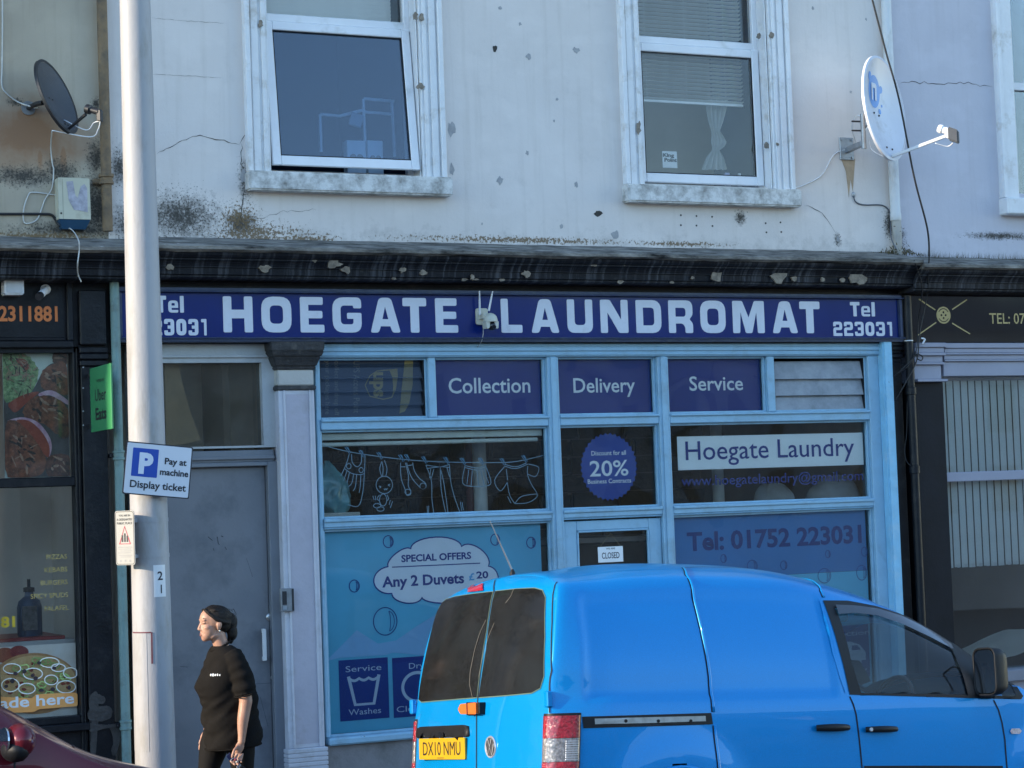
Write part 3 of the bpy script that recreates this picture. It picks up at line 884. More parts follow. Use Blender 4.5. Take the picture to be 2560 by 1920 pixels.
# ================================================================== SHOP SIGN (fascia)
def glyph(ch, w):
    s = .245*min(1, .82/.82)*1.0
    r = .05
    if ch == 'O' or ch == '0': return [(0, 0, .34), (w, 0, .34), (w, 1, .34), (0, 1, .34)], [[(s, s, .14), (s, 1-s, .14), (w-s, 1-s, .14), (w-s, s, .14)]]
    if ch == 'H': return [(0, 0, r), (s, 0, r), (s, .39), (w-s, .39), (w-s, 0, r), (w, 0, r), (w, 1, r), (w-s, 1, r), (w-s, .63), (s, .63), (s, 1, r), (0, 1, r)], []
    if ch == 'E': return [(0, 0, r), (w, 0, r), (w, .22, r), (s, .22), (s, .40), (w*.93, .40, r), (w*.93, .61, r), (s, .61), (s, .78), (w*.96, .78, r), (w*.96, 1, r), (0, 1, r)], []
    if ch == 'L': return [(0, 0, r), (w, 0, r), (w, .235, r), (s*.95, .235), (s*.95, 1, r), (0, 1, r)], []
    if ch == 'T':
        a = w/2-s*.55; b = w/2+s*.55
        return [(a, 0, r), (b, 0, r), (b, .76), (w, .76, r), (w, 1, r), (0, 1, r), (0, .76, r), (a, .76)], []
    if ch == 'A': return [(0, 0, .07), (.27*w, 0, .07), (.34*w, .18), (.66*w, .18), (.73*w, 0, .07), (w, 0, .07), (.70*w, 1, .12), (.30*w, 1, .12)], [[(.40*w, .385), (.5*w, .75), (.60*w, .385)]]
    if ch == 'U': return [(0, 0, .24), (w, 0, .24), (w, 1, r), (w-s, 1, r), (w-s, .235, .12), (s, .235, .12), (s, 1, r), (0, 1, r)], []
    if ch == 'N': return [(0, 0, r), (s*.98, 0, r), (s*.98, .62), (w-s*1.3, 0, .05), (w, 0, r), (w, 1, r), (w-s*.98, 1, r), (w-s*.98, .40), (s*1.35, 1, .06), (0, 1, r)], []
    if ch == 'D': return [(0, 0, r), (w, 0, .32), (w, 1, .32), (0, 1, r)], [[(s, .23), (s, .77), (w-s, .77, .12), (w-s, .23, .12)]]
    if ch == 'R': return [(0, 0, r), (s, 0, r), (s, .29), (.58*w, .29, .07), (.68*w, .18, .05), (.68*w, 0, r), (w, 0, r), (w, .30, .12), (.86*w, .42, .04), (w, .55, .12), (w, 1, .28), (0, 1, r)], [[(s, .50), (s, .77), (w-s, .77, .1), (w-s, .50, .1)]]
    if ch == 'M': return [(0, 0, r), (.22*w, 0, r), (.25*w, .66), (.40*w, 0, .05), (.60*w, 0, .05), (.75*w, .66), (.78*w, 0, r), (w, 0, r), (w, 1, r), (.69*w, 1, .05), (.5*w, .48), (.31*w, 1, .05), (0, 1, r)], []
    q = .20
    if ch == '1': return [(w*.52, 0, r), (w*.88, 0, r), (w*.88, 1, r), (.12*w, 1, r), (.12*w, .80, r), (w*.52, .80)], []
    if ch == '2': return [(0, 0, r), (w, 0, r), (w, q, r), (q*1.1, q), (q*1.1, .41), (w, .41, .2), (w, 1, .25), (0, 1, .25), (0, .68, r), (q*1.1, .68), (q*1.1, .80), (w-q*1.1, .80), (w-q*1.1, .60), (0, .60, .2)], []
    if ch == '3': return [(0, 0, .25), (w, 0, .25), (w, .48, .1), (w, .54, .1), (w, 1, .25), (0, 1, .25), (0, .70, r), (q*1.1, .70), (q*1.1, .81), (w-q*1.1, .81), (w-q*1.1, .60), (.35*w, .60), (.35*w, .41), (w-q*1.1, .41), (w-q*1.1, .19), (q*1.1, .19), (q*1.1, .30), (0, .30, r)], []
    if ch == 'e': return [(0, 0, .22), (w, 0, .15), (w, .16, .03), (q, .16, .04), (q, .28), (w, .28), (w, .72, .24), (0, .72, .24)], [[(q, .42), (q, .57, .05), (w-q, .57, .05), (w-q, .42)]]
    if ch == 'l': return [(0, 0, r), (w, 0, r), (w, 1, r), (0, 1, r)], []
SY = -.10
sx0, sx1 = X_(304, 780, SY), X_(2244, 795, SY)
sz0, sz1 = 3.402, 3.724
sign = thing('shop_sign', 'long navy blue fascia sign with large white capitals and phone numbers', 'sign', ((sx0+sx1)/2, SY, sz0))
M().box(sx0, sx1, SY, -.061, sz0-.02, sz1+.02).build('board', NAVY, sign)
m = M()
m.box(sx0-.04, sx1+.04, -.125, -.0615, sz1, sz1+.035).box(sx0-.04, sx1+.04, -.125, -.0615, sz0-.035, sz0)
m.box(sx0-.04, sx0, -.125, -.0615, sz0, sz1).box(sx1, sx1+.04, -.125, -.0615, sz0, sz1)
m.build('frame', NAVYF, sign, bevel=.008, seg=2)
m = M().box(sx0-.05, sx1+.05, -.14, -.1255, sz1+.0, sz1+.012).box(sx0-.05, sx1+.05, -.14, -.1255, sz0-.014, sz0)
m.build('frame_bead', NAVYF, sign, bevel=.004)
def place(ch, xa, xb, zb, zt):
    h = zt-zb; w_ = (xb-xa)/h
    o_, hs = glyph(ch, w_)
    f = lambda l: [(xa+x*h, zb+y*h) for (x, y) in rpoly(l, 5)]
    M().prism(f(o_), SY-.003, SY-.0003, [f(q) for q in hs]).build('letter', SIGNW, sign, fixn=True)
S3 = 3.072
HO = [('H', 853, 1080, 280), ('O', 1147, 1377, 280), ('E', 1445, 1628, 280), ('G', 1693, 1915, 280), ('A', 78, 308, 900), ('T', 328, 510, 900), ('E', 578, 750, 900),
      ('L', 1082, 1243, 900), ('A', 1312, 1527, 900), ('U', 1590, 1785, 900), ('N', 1845, 2057, 900), ('D', 2118, 2312, 900), ('R', 218, 403, 1600), ('O', 462, 655, 1600), ('M', 710, 953, 1600), ('A', 1013, 1208, 1600), ('T', 1225, 1380, 1600)]
zb_ = Z_(600, 831, SY); zt_ = Z_(600, 741, SY)
for (ch, a, b_, off) in HO:
    xa, xb = X_(off+a/S3, 790, SY), X_(off+b_/S3, 790, SY)
    if ch == 'G':
        h = zt_-zb_; w_ = (xb-xa)/h; s = .245
        o_ = [(w_, .69, .05), (w_, 1, .34), (0, 1, .34), (0, 0, .34), (w_, 0, .3), (w_, .56, .05), (.5*w_, .56, .04), (.5*w_, .39, .04), (w_-s, .39), (w_-s, s*.95, .1), (s, s*.95, .12), (s, 1-s*.95, .12), (w_-s, 1-s*.95, .1), (w_-s, .69, .05)][::-1]
        M().prism([(xa+x*h, zb_+y*h) for (x, y) in rpoly(o_, 5)], SY-.003, SY-.0003).build('letter', SIGNW, sign, fixn=True)
    else:
        place(ch, xa, xb, zb_, zt_)
def small(s, xa, xb, zb, zt, ws, gap):
    tot = sum(ws)+gap*(len(ws)-1); k = (xb-xa)/tot; x = xa
    for ch, w_ in zip(s, ws):
        place(ch, x, x+w_*k, zb, zt); x += (w_+gap)*k
zd0, zd1 = Z_(2150, 840, SY), Z_(2150, 804.5, SY); zu0, zu1 = Z_(2150, 791, SY), Z_(2150, 755, SY)
small('223031', X_(2083, 822, SY), X_(2231.5, 822, SY), zd0, zd1, [1, 1, 1, 1, 1, .7], .22)
small('Tel', X_(2125, 772, SY), X_(2186.5, 772, SY), zu0, zu1, [1.1, 1, .38], .2)
small('223031', X_(349, 812, SY), X_(518, 812, SY), zd0, zd1, [1, 1, 1, 1, 1, .7], .22)
small('Tel', X_(388, 757, SY), X_(459, 757, SY), zu0, zu1, [1.1, 1, .38], .2)

# ================================================================== STICKERS AND SIGNS IN THE SHOP WINDOW
YV, YT = .057, .0545           # vinyl behind the glass, lettering just in front of it
VNAVY = pm('navy_window_vinyl', (.001, .017, .19), .4, .06, 3)
VWHITE = pm('white_lettering_vinyl', (.80, .82, .82), .5, .04, 9)
VNAVYL = pm('navy_lettering_vinyl', (.002, .022, .20), .5, .05, 9)
def quad_sticker(name, key, mt, label, cat, grow=0.0):
    a, b_, z0, z1 = panes[key]
    t = thing(name, label, cat, ((a+b_)/2, YV, z0))
    M().box(a-grow, b_+grow, YV, YV+.002, z0-grow, z1+grow).build('vinyl', mt, t)
    return t
for key, word, uL, vL, uR, vR, cap in (('coll', 'Collection', 1122, 985, 1326, 979, 38), ('deli', 'Delivery', 1434, 982, 1588, 979, 36), ('serv', 'Service', 1724, 977, 1858, 974, 35)):
    t = quad_sticker('window_sticker', key, VNAVY, 'navy window panel reading %s in white letters above the shopfront' % word, 'sticker')
    text_px(M(), word, uL, vL, uR, vR, cap, YT, .012).build('lettering', VWHITE, t)
# parcel-service print behind the smoked louvres
ly = .075
UPSB = pm('parcel_print_dark', (.06, .075, .11), .7, .2, 3); UPSG = pm('parcel_print_gold', (.50, .36, .13), .7, .2, 3); UPST = pm('parcel_print_text', (.30, .28, .22), .7, .2, 3)
t = thing('parcel_poster', 'faded parcel service poster turned sideways behind dark louvre blades', 'poster', (X_(925, 980, ly), ly, zt1))
M().box(X_(793, 970, ly), X_(1062, 970, ly), ly, ly+.003, zt1+.0, zh-.01).build('sheet', UPSB, t)
def cpx(l, ox, oy, s, Y): return [(P(ox+x/s, oy+y/s, Y).x, P(ox+x/s, oy+y/s, Y).z) for (x, y) in l]
s1 = 3.318
band = cpx([(770, 195), (838, 195), (835, 400), (805, 560), (770, 625), (725, 642), (745, 420)], 780, 840, s1, ly)
M().prism(band[::-1], ly-.002, ly-.0005).build('print_band', UPSG, t, fixn=True)
sh = cpx([(705, 275), (708, 330), (690, 450), (660, 510), (590, 525), (480, 500), (440, 410), (480, 330), (540, 290)], 780, 840, s1, ly)
m = M(); stroke(m, sh, .008, ly-.0015, True); m.build('print_shield', UPSG, t)
m = M().flat(cpx([(640, 282), (708, 272), (708, 340), (690, 460), (668, 500), (672, 420), (665, 340)], 780, 840, s1, ly)[::-1], ly-.0018); m.build('swoosh_shape', UPSG, t)
def text_rot(m, s, ox, oy, s_, x0, x1, y0, y1, Y, bold=0):
    """text turned a quarter turn clockwise, reading downwards, in crop pixels: baseline at x0, capitals to x1, from y0 to y1"""
    v, f = text_geo(s, bold); a, b_ = min(p[0] for p in v), max(p[0] for p in v); ch = cap_h(bold)
    out = []
    for p in v:
        yy = y0+(p[0]-a)/(b_-a)*(y1-y0); xx = x0+p[1]/ch*(x1-x0)
        q = P(ox+xx/s_, oy+yy/s_, Y); out.append((q.x, Y, q.z))
    m.add(out, f); return m
text_rot(M(), 'ups', 780, 840, s1, 515, 625, 300, 505, ly-.0016, .04).build('lettering', UPSG, t)
text_rot(M(), 'UPS Access Point', 780, 840, s1, 345, 395, 205, 640, ly-.0016).build('lettering', UPST, t)
text_rot(M(), 'collect and drop off', 780, 840, s1, 188, 225, 205, 660, ly-.0016).build('lettering', UPST, t)
text_rot(M(), 'your packages here', 780, 840, s1, 112, 150, 205, 650, ly-.0016).build('lettering', UPST, t)
M().box(xm2[1]+.02, xP[0]-.02, .075, .078, zt1+.02, zh-.05).build('louvre_backing', pm('white_backing_card', (.62, .64, .66), .8, .1, 3), B)

# discount starburst
t = thing('discount_sticker', 'blue starburst sticker offering 20% discount above the shop door', 'sticker', (X_(1523, 1167, YV), YV, Z_(1523, 1250, YV)))
c = P(1522.5, 1167, YV); rx, rz = (X_(1594, 1165, YV)-X_(1451, 1167, YV))/2, (Z_(1522, 1082, YV)-Z_(1522, 1253, YV))/2
pts = []
for k in range(72):
    a = 2*math.pi*k/72; q = 1.0 if k % 2 else .93
    pts.append((c.x+rx*q*math.cos(a), c.z+rz*q*math.sin(a)))
M().prism(pts, YV, YV+.002).build('vinyl', pm('royal_blue_vinyl', (.001, .045, .29), .4, .06, 3), t, fixn=True)
s3 = 2.766
def tcrop(m, s, ox, oy, sc, x0, y0, x1, y1, cap, Y=YT, bold=0): return text_px(m, s, ox+x0/sc, oy+y0/sc, ox+x1/sc, oy+y1/sc, cap/sc, Y, bold)
tcrop(M(), 'Discount for all', 1360, 840, s3, 328, 826, 567, 821, 31, bold=.012).build('lettering', VWHITE, t)
tcrop(M(), '20%', 1360, 840, s3, 318, 970, 585, 963, 106, bold=.012).build('lettering', VWHITE, t)
tcrop(M(), 'Business Contracts', 1360, 840, s3, 303, 1021, 603, 1013, 30, bold=.012).build('lettering', VWHITE, t)
# Hoegate Laundry board, web address, phone window
s4 = 2.513
bx0, bx1 = X_(1694, 1135, YV), X_(2158, 1120, YV); bz0, bz1 = (Z_(1695, 1177, YV)+Z_(2160, 1161, YV))/2, (Z_(1692, 1093, YV)+Z_(2157, 1080, YV))/2
t = thing('laundry_name_board', 'long white board with large navy lettering inside the shop window', 'sign', ((bx0+bx1)/2, YV, bz0))
M().box(bx0, bx1, YV, YV+.006, bz0, bz1).build('board', pm('white_sign_board', (.80, .82, .80), .5, .04, 3), t, bevel=.002)
tcrop(M(), 'Hoegate Laundry', 1640, 840, s4, 188, 782, 1247, 748, 117, bold=.004).build('lettering', VNAVYL, t)
web = tcrop(M(), 'www.hoegatelaundry@gmail.com', 1640, 840, s4, 160, 938, 1303, 908, 62, YT, .01)
single(web, 'email_lettering', VNAVYL, 'navy email address lettering stuck on the window under the white board', 'lettering')
BG_R = pm('slate_blue_window_film', (.035, .18, .42), .55, .08, 1.5)
BG_L = pm('sky_blue_window_film', (.10, .42, .60), .55, .12, 1.2)
BUB = pm('bubble_outline_print', (.015, .06, .22), .5, .1, 9)
def bubble(m, u, v, ru, rv, Y, w_=.006):
    q = P(u, v, Y); d = 335.
    stroke(m, ellipse(q.x, q.z, ru/d*1.06, rv/d, 30), w_, Y, True)
    hl = [(q.x+ru/d*(.30+.18*math.cos(a)), q.z+rv/d*(.72*math.sin(a))) for a in [(-80+16*i)*math.pi/180 for i in range(11)]]
    h2 = [(q.x+ru/d*(.30+.52*math.cos(a)), q.z+rv/d*(.72*math.sin(a))) for a in [(-80+16*i)*math.pi/180 for i in range(11)]]
    stroke(m, hl+h2[::-1], w_*.7, Y, True)
    return m
a, b_, z0, z1 = panes['tele']
t = thing('phone_poster', 'slate blue window film with phone number and soap bubbles beside the shop door', 'poster', ((a+b_)/2, YV, z0))
M().box(a, b_-.02, YV, YV+.002, Z_(1900, 1440, YV), z1).build('film', BG_R, t)
M().box(a, b_-.02, YV, YV+.002, z0, Z_(1900, 1440, YV)-.002).build('film', BG_L, t)
tcrop(M(), 'Tel: 01752 223031', 1640, 840, s4, 197, 1352, 1293, 1292, 114, YT, .03).build('lettering', pm('blue_print', (.001, .028, .17), .5, .05, 5), t)
for (x, y, r_x, r_y) in ((425, 1398, 21, 28), (605, 1445, 38, 40), (803, 1440, 25, 30), (1080, 1370, 19, 26), (1310, 1355, 25, 32), (1292, 1487, 40, 52), (1058, 1506, 50, 50), (1215, 1640, 22, 30), (700, 1600, 30, 36)):
    bubble(M(), 1640+x/s4, 840+y/s4, r_x/s4, r_y/s4, YT).build('bubble', BUB, t)
def navy_card(t, u0, v0, u1, v1, top, bot, kind):
    p0, p1 = P(u0, v1, YT), P(u1, v0, YT)
    za, zc = p0.z, p1.z; xa, xc = p0.x, p1.x; w_ = xc-xa; h = zc-za
    cd_ = M().box(xa, xc, YT-.0004, YT+.0012, za, zc).build('service_card', VNAVY, t)
    y = YT-.001
    m = M()
    ink = pm('pale_card_ink', (.42, .50, .60), .5, .04, 9)
    text(m, top, xa+w_*(.5-.052*len(top)), xa+w_*(.5+.052*len(top)), zc-h*.20, zc-h*.105, y)
    text(m, bot, xa+w_*(.5-.055*len(bot)), xa+w_*(.5+.055*len(bot)), za+h*.09, za+h*.185, y)
    m.build('lettering', ink, cd_)
    m = M(); cx, cz_ = xa+w_*.5, za+h*.49
    if kind == 'tub':
        stroke(m, [(cx-w_*.31, cz_+h*.235), (cx-w_*.19, cz_-h*.235), (cx+w_*.19, cz_-h*.235), (cx+w_*.31, cz_+h*.235)], w_*.065, y)
        wv = [(cx-w_*.29+w_*.58*i/24, cz_+h*(.195-.035*abs(math.sin(i/24*3*math.pi)))) for i in range(25)]
        stroke(m, wv, w_*.05, y-.0004)
    elif kind == 'ring':
        stroke(m, ellipse(cx, cz_, w_*.30, h*.24, 40), w_*.06, y, True)
    else:      # delivery van pictogram
        m.prism([(cx-w_*.44, cz_-h*.17), (cx+w_*.42, cz_-h*.17), (cx+w_*.42, cz_-h*.02), (cx+w_*.30, cz_+h*.13), (cx+w_*.1, cz_+h*.20), (cx-w_*.44, cz_+h*.20)], y, y+.0005, [[(cx+w_*.13, cz_+h*.03), (cx+w_*.13, cz_+h*.12), (cx+w_*.25, cz_+h*.12), (cx+w_*.33, cz_+h*.03)]])
        for dx in (-.22, .22):
            stroke(m, ellipse(cx+w_*dx, cz_-h*.18, w_*.075, w_*.075, 20), w_*.06, y-.0006, True)
    m.build('pictogram', ink, cd_)
navy_card(t, 2058, 1560, 2170, 1700, 'Collection', 'Delivery', 'van')
# special-offers poster
a, b_, z0, z1 = panes['spec']
t = thing('special_offers_poster', 'sky blue window poster with white cloud advertising duvet offers', 'poster', ((a+b_)/2, YV, z0))
M().box(a, b_-.05, YV, YV+.002, z0, z1).build('film', BG_L, t)
s2_ = 2.675
def arc(a, b_, bulge, n=14):
    a, b_ = Vector(a), Vector(b_); d = b_-a; nn = Vector((d.y, -d.x)).normalized()
    out = []
    for i in range(n):
        t_ = i/n; ang = math.pi*t_
        out.append(tuple(a+d*((1-math.cos(ang))/2)+nn*(bulge*math.sin(ang))))
    return out
cl = arc((660, 247), (1000, 232), 72)+arc((1000, 232), (1178, 362), 62)+arc((1178, 362), (1165, 545), 75)+arc((1165, 545), (735, 570), 52)+arc((735, 570), (535, 545), 52)+arc((535, 545), (510, 365), 110)+arc((510, 365), (660, 247), 38)
cw = cpx(cl, 780, 1280, s2_, YT)
M().prism(cw[::-1], YT, YT+.001).build('cloud', pm('cloud_print', (.66, .70, .76), .5, .04, 3), t, fixn=True)
m = M(); stroke(m, cw, .010, YT-.0005, True); m.build('cloud_outline', VNAVYL, t)
yy = YT-.0009
tcrop(M(), 'SPECIAL OFFERS', 780, 1280, s2_, 598, 334, 1065, 312, 46, yy, .03).build('lettering', VNAVYL, t)
tcrop(M(), 'Any 2 Duvets', 780, 1280, s2_, 470, 502, 1018, 474, 70, yy, .03).build('lettering', VNAVYL, t)
tcrop(M(), '£', 780, 1280, s2_, 1050, 458, 1088, 452, 46, yy, .03).build('lettering', pm('faded_blue_ink', (.10, .35, .62), .5), t)
tcrop(M(), '20', 780, 1280, s2_, 1100, 445, 1180, 440, 46, yy, .03).build('lettering', VNAVYL, t)
m = M(); stroke(m, cpx([(535, 369), (1125, 342)], 780, 1280, s2_, yy), .008, yy); m.build('underline', VNAVYL, t)
for (x, y, r_x, r_y) in ((510, 198, 34, 40), (1225, 185, 32, 38), (1465, 205, 32, 38), (283, 495, 34, 40), (490, 731, 80, 92)):
    bubble(M(), 780+x/s2_, 1280+y/s2_, r_x/s2_, r_y/s2_, yy, .007).build('bubble', VNAVYL, t)
LT = pm('pale_blue_swoosh', (.20, .40, .62), .55, .08, 2)  # pale swoosh shape laid over the blue film
for l_ in ([(90, 1000), (300, 790), (440, 880), (560, 860), (690, 770), (900, 640), (980, 640), (760, 960), (540, 940), (495, 955), (182, 975)],):
    M().prism(cpx(l_, 780, 1280, s2_, yy)[::-1], yy, yy+.0003).build('swoosh_shape', LT, t, fixn=True)
navy_card(t, 851, 1643, 969, 1804, 'Service', 'Washes', 'tub')
navy_card(t, 985, 1637, 1100, 1795, 'Dry', 'Cleaning', 'ring')
navy_card(t, 1116, 1630, 1226, 1787, 'Ironing', 'Service', 'tub')
# hand-drawn washing line on the glass
cdm = pm('pale_marker_line', (.26, .38, .46), .6, .05, 9)
PEG = pm('blue_marker_line', (.12, .30, .45), .6, .05, 9)
t = thing('washing_line_drawing', 'pale outline drawing of clothes pegged on a line across the window glass', 'drawing', (X_(1080, 1200, YT), YT, Z_(1080, 1280, YT)))
LW = .0055
def dr(l_, name='garment', mt=None, closed=False):
    m = M()
    for q in l_:
        q2 = []
        for i in range(len(q)-1):                       # smooth
            p0, p1, p2, p3 = (Vector(q[max(i-1, 0)]), Vector(q[i]), Vector(q[i+1]), Vector(q[min(i+2, len(q)-1)]))
            for k in range(4):
                t_ = k/4
                q2.append(tuple(.5*((2*p1)+(p2-p0)*t_+(2*p0-5*p1+4*p2-p3)*t_**2+(3*p1-p0-3*p2+p3)*t_**3)))
        q2.append(q[-1])
        stroke(m, cpx(q2, 780, 840, s1, YT), LW, YT)
    return m.build(name, mt or cdm, t)
def el(cx, cy, rx, ry, n=16): return [(cx+rx*math.cos(2*math.pi*k/n), cy+ry*math.sin(2*math.pi*k/n)) for k in range(n+1)]
dr([[(90, 900), (160, 925), (320, 962), (560, 1000), (830, 1030), (1110, 1045), (1500, 1050), (1700, 1040), (1920, 990)]], 'line')
dr([[(310, 975), (285, 1060), (240, 1160)], [(328, 980), (335, 1050), (375, 1085), (408, 1050), (412, 990)], [(440, 990), (435, 1140), (420, 1300), (385, 1410), (300, 1400)], [(270, 1100), (330, 1140), (400, 1150), (435, 1140)], el(305, 1080, 19, 22), el(408, 1112, 18, 21), [(290, 1120), (262, 1200)], [(310, 1135), (290, 1220)], [(345, 1145), (330, 1220), (300, 1250)], [(370, 1150), (360, 1250), (340, 1285)], [(405, 1155), (400, 1250), (390, 1300)]])
dr([el(600, 1235, 68, 72), [(580, 1040), (562, 1100), (578, 1165)], [(580, 1040), (590, 1100), (585, 1165)], [(600, 1030), (622, 1100), (612, 1165)], [(555, 1245), (572, 1250), (560, 1262)], [(650, 1228), (632, 1236), (648, 1246)], [(598, 1265), (603, 1278), (612, 1266), (618, 1276), (625, 1262)], el(590, 1360, 30, 50), [(560, 1318), (540, 1350), (560, 1368)], [(622, 1318), (635, 1350), (615, 1370)], el(540, 1408, 30, 18), el(568, 1435, 30, 18), [(505, 1325), (515, 1360)], [(525, 1325), (528, 1362)], [(650, 1360), (640, 1400)], [(668, 1372), (650, 1425)]])
dr([[(735, 1050), (735, 1130), (745, 1200), (775, 1280), (785, 1320), (815, 1315), (820, 1285), (798, 1240), (800, 1160), (775, 1050)], el(795, 1293, 24, 22), [(735, 1085), (775, 1085)], [(785, 1050), (800, 1110), (830, 1180), (880, 1240), (915, 1270), (945, 1255), (940, 1220), (890, 1180), (850, 1120), (835, 1050)], el(920, 1245, 25, 25), [(795, 1075), (838, 1068)]])
dr([[(945, 1070), (1060, 1085), (1140, 1065)], [(950, 1100), (1060, 1085), (1140, 1090)], [(945, 1070), (990, 1200), (995, 1350), (1010, 1470)], [(1010, 1105), (990, 1180)], [(985, 1100), (975, 1180)], [(1065, 1090), (1070, 1250), (1085, 1350), (1110, 1470)], [(1065, 1100), (1090, 1200), (1110, 1330), (1128, 1470)], [(1140, 1065), (1150, 1200), (1180, 1330), (1228, 1465)], [(1120, 1090), (1135, 1150), (1150, 1180)], [(955, 1410), (958, 1470)], [(968, 1408), (966, 1468)], [(1230, 1375), (1242, 1450)], [(1245, 1380), (1256, 1445)]])
dr([[(1270, 1075), (1370, 1095), (1440, 1075)], [(1265, 1090), (1370, 1112), (1445, 1092)], [(1270, 1075), (1250, 1220), (1340, 1248), (1430, 1245), (1485, 1215), (1440, 1075)], [(1300, 1110), (1285, 1230)], [(1330, 1115), (1320, 1240)], [(1368, 1115), (1385, 1245)], [(1400, 1112), (1430, 1240)], [(1425, 1100), (1465, 1222)]])
dr([[(1600, 1080), (1690, 1100), (1790, 1062)], [(1600, 1065), (1690, 1085), (1780, 1052)], [(1600, 1080), (1515, 1195), (1562, 1285), (1620, 1215)], [(1612, 1105), (1622, 1195)], [(1620, 1215), (1640, 1320), (1682, 1390)], [(1682, 1390), (1740, 1330), (1868, 1310)], [(1682, 1390), (1780, 1385), (1850, 1350), (1868, 1310), (1820, 1230), (1788, 1150), (1790, 1080)], [(1795, 1062), (1880, 1090), (1855, 1165), (1790, 1145)], [(1622, 1330), (1650, 1385)]])
for (x, y) in ((300, 950), (415, 978), (565, 995), (745, 1015), (792, 1012), (935, 1030), (1118, 1035), (1255, 1042), (1405, 1040), (1585, 1045), (1765, 1020)):
    dr([[(x-28, y-28), (x+12, y+28)], [(x-16, y-32), (x+22, y+20)], [(x-4, y-30), (x+14, y+8)]], 'peg', PEG)
# roller blind at the head of that window
a, b_, z0, z1 = panes['line']
CREAM = pm('cream_blind_plastic', (.55, .58, .52), .6, .1, 5, dirt=((.35, .36, .30), .08, 4))
t = thing('roller_blind', 'cream rolled-up blind across the top of the washing line window', 'blind', ((a+b_)/2, .07, z1))
M().box(a, b_, .062, .10, z1-.055, z1-.004).build('head_rail', CREAM, t, bevel=.004)
M().tube([(a+.01, .08, z1-.088), (b_-.04, .08, z1-.082)], .016, 12).build('roll', CREAM, t, smooth=40)
# bag of laundry on a box
CUT = pm('crumpled_teal_plastic', (.10, .27, .29), .3, .35, 9, .6, 14, coat=.3)
q = P(850, 1230, .35)
m = M()
def bagp(u, v):
    th = 2*math.pi*u; h = v
    r_ = .145*(math.sin(math.pi*min(.97, h*.86+.13))**.8)*(1-.42*h)
    n_ = noise.noise(Vector((math.cos(th)*2.2, math.sin(th)*2.2, h*4)))*.05+noise.noise(Vector((math.cos(th)*6, math.sin(th)*6, h*9)))*.02
    r_ = max(.01, r_+n_*(1-h*.6))
    return (q.x-.06+r_*1.25*math.cos(th)-.04*h, q.y+r_*.9*math.sin(th), Z_(850, 1283, .35)+.40*h)
m.grid(bagp, 36, 20)
single(m, 'laundry_bag', CUT, 'crumpled teal plastic bag of laundry behind the shop window', 'bag', smooth=50)
m = M().box(q.x-.30, q.x+.12, .25, .55, 1.2, Z_(850, 1283, .35)+.005)
single(m, 'cardboard_box', pm('pale_box_card', (.42, .42, .38), .8, .1, 5), 'pale box carrying the teal bag behind the shop window', 'box', bevel=.006)
# white laundry sacks seen under the name board
for i, (u, v, r_, lab) in enumerate(((1935, 1235, .17, 'pale laundry sack slumped in the window, the smaller of two'), (2090, 1235, .24, 'large pale laundry sack in the window by the peeling blue post'))):
    q = P(u, v+20, .45); m = M()
    def sk_(a_, b2, q=q, r_=r_, i=i):
        th = 2*math.pi*a_; ph = math.pi*(b2-.5)
        n_ = 1+.22*noise.noise(Vector((math.cos(th)*1.6+i*5, math.sin(th)*1.6, b2*3)))
        return (q.x+r_*1.1*n_*math.cos(ph)*math.cos(th), q.y+r_*.7*n_*math.cos(ph)*math.sin(th), q.z+.03+r_*.75*n_*math.sin(ph))
    m.grid(sk_, 24, 14)
    single(m, 'laundry_sack', pm('pale_sack_cloth', (.30, .31, .31), .8, .15, 6, .3, 20), lab, 'sack', smooth=60)
mm = M().box(xa0+.05, xP[0]-.05, .12, .85, 1.80, 1.84)
single(mm, 'window_shelf', INT_D, 'long dark shelf board running inside the shop window at rail height', 'shelf')
# closed sign
t = thing('closed_sign', 'small white CLOSED sign hanging by string in the blue shop door', 'sign', (X_(1526, 1400, .015), .012, Z_(1526, 1407, .015)))
ya = .012
a0, a1 = P(1496, 1407, ya), P(1557, 1365, ya)
M().box(a0.x, a1.x, ya, ya+.004, a0.z, a1.z).build('card', VWHITE, t, bevel=.001)
text_px(M(), 'CLOSED', 1505, 1396.5, 1549, 1395, 15, ya-.0012, .01).build('lettering', pm('dark_ink', (.03, .035, .05), .6), t)
text_px(M(), 'WE ARE', 1515, 1373.5, 1538, 1373, 4, ya-.0012, .01).build('lettering', MATS['dark_ink'], t)
tp = P(1526, 1333, ya)
M().tube([(a0.x+.02, ya+.002, a1.z), (tp.x, ya+.002, tp.z), (a1.x-.02, ya+.002, a1.z)], .0022, 5).build('string', pm('jute_string', (.25, .2, .13), .9), t)

# ================================================================== TAKEAWAY BUILDING (left)
tk = thing('takeaway_building', 'cracked bare cement terrace building with black takeaway shopfront', 'building', (0, 0, 0))
B2 = tk
wall_with_holes(B2, XW, XL, 4.0, ZT, [(-1.2, .2, 4.63, 6.75), (-5.2, -3.8, 4.63, 6.75)], W_LEFT)
for a_ in (-1.2, -5.2):
    f = M().box(a_, a_+.06, .13, .2, 4.63, 6.75).box(a_+1.34, a_+1.4, .13, .2, 4.63, 6.75).box(a_, a_+1.4, .13, .2, 5.7, 5.77).build('window', UPVC, B2)
    M().box(a_+.06, a_+1.34, .16, .166, 4.63, 6.75).build('pane', GL_W2, f)
    M().box(a_-.2, a_+1.6, -.11, .2, 4.49, 4.63).build('sill', SILLM, f, bevel=.01)
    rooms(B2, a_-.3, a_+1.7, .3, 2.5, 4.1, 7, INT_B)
M().box(XW, XL, 6, 6.2, -.6, ZT).build('back_wall', W_LEFT, B2)
M().box(XW-.2, XW, 0, 6.2, -.6, ZT).build('gable_wall', W_LEFT, B2)
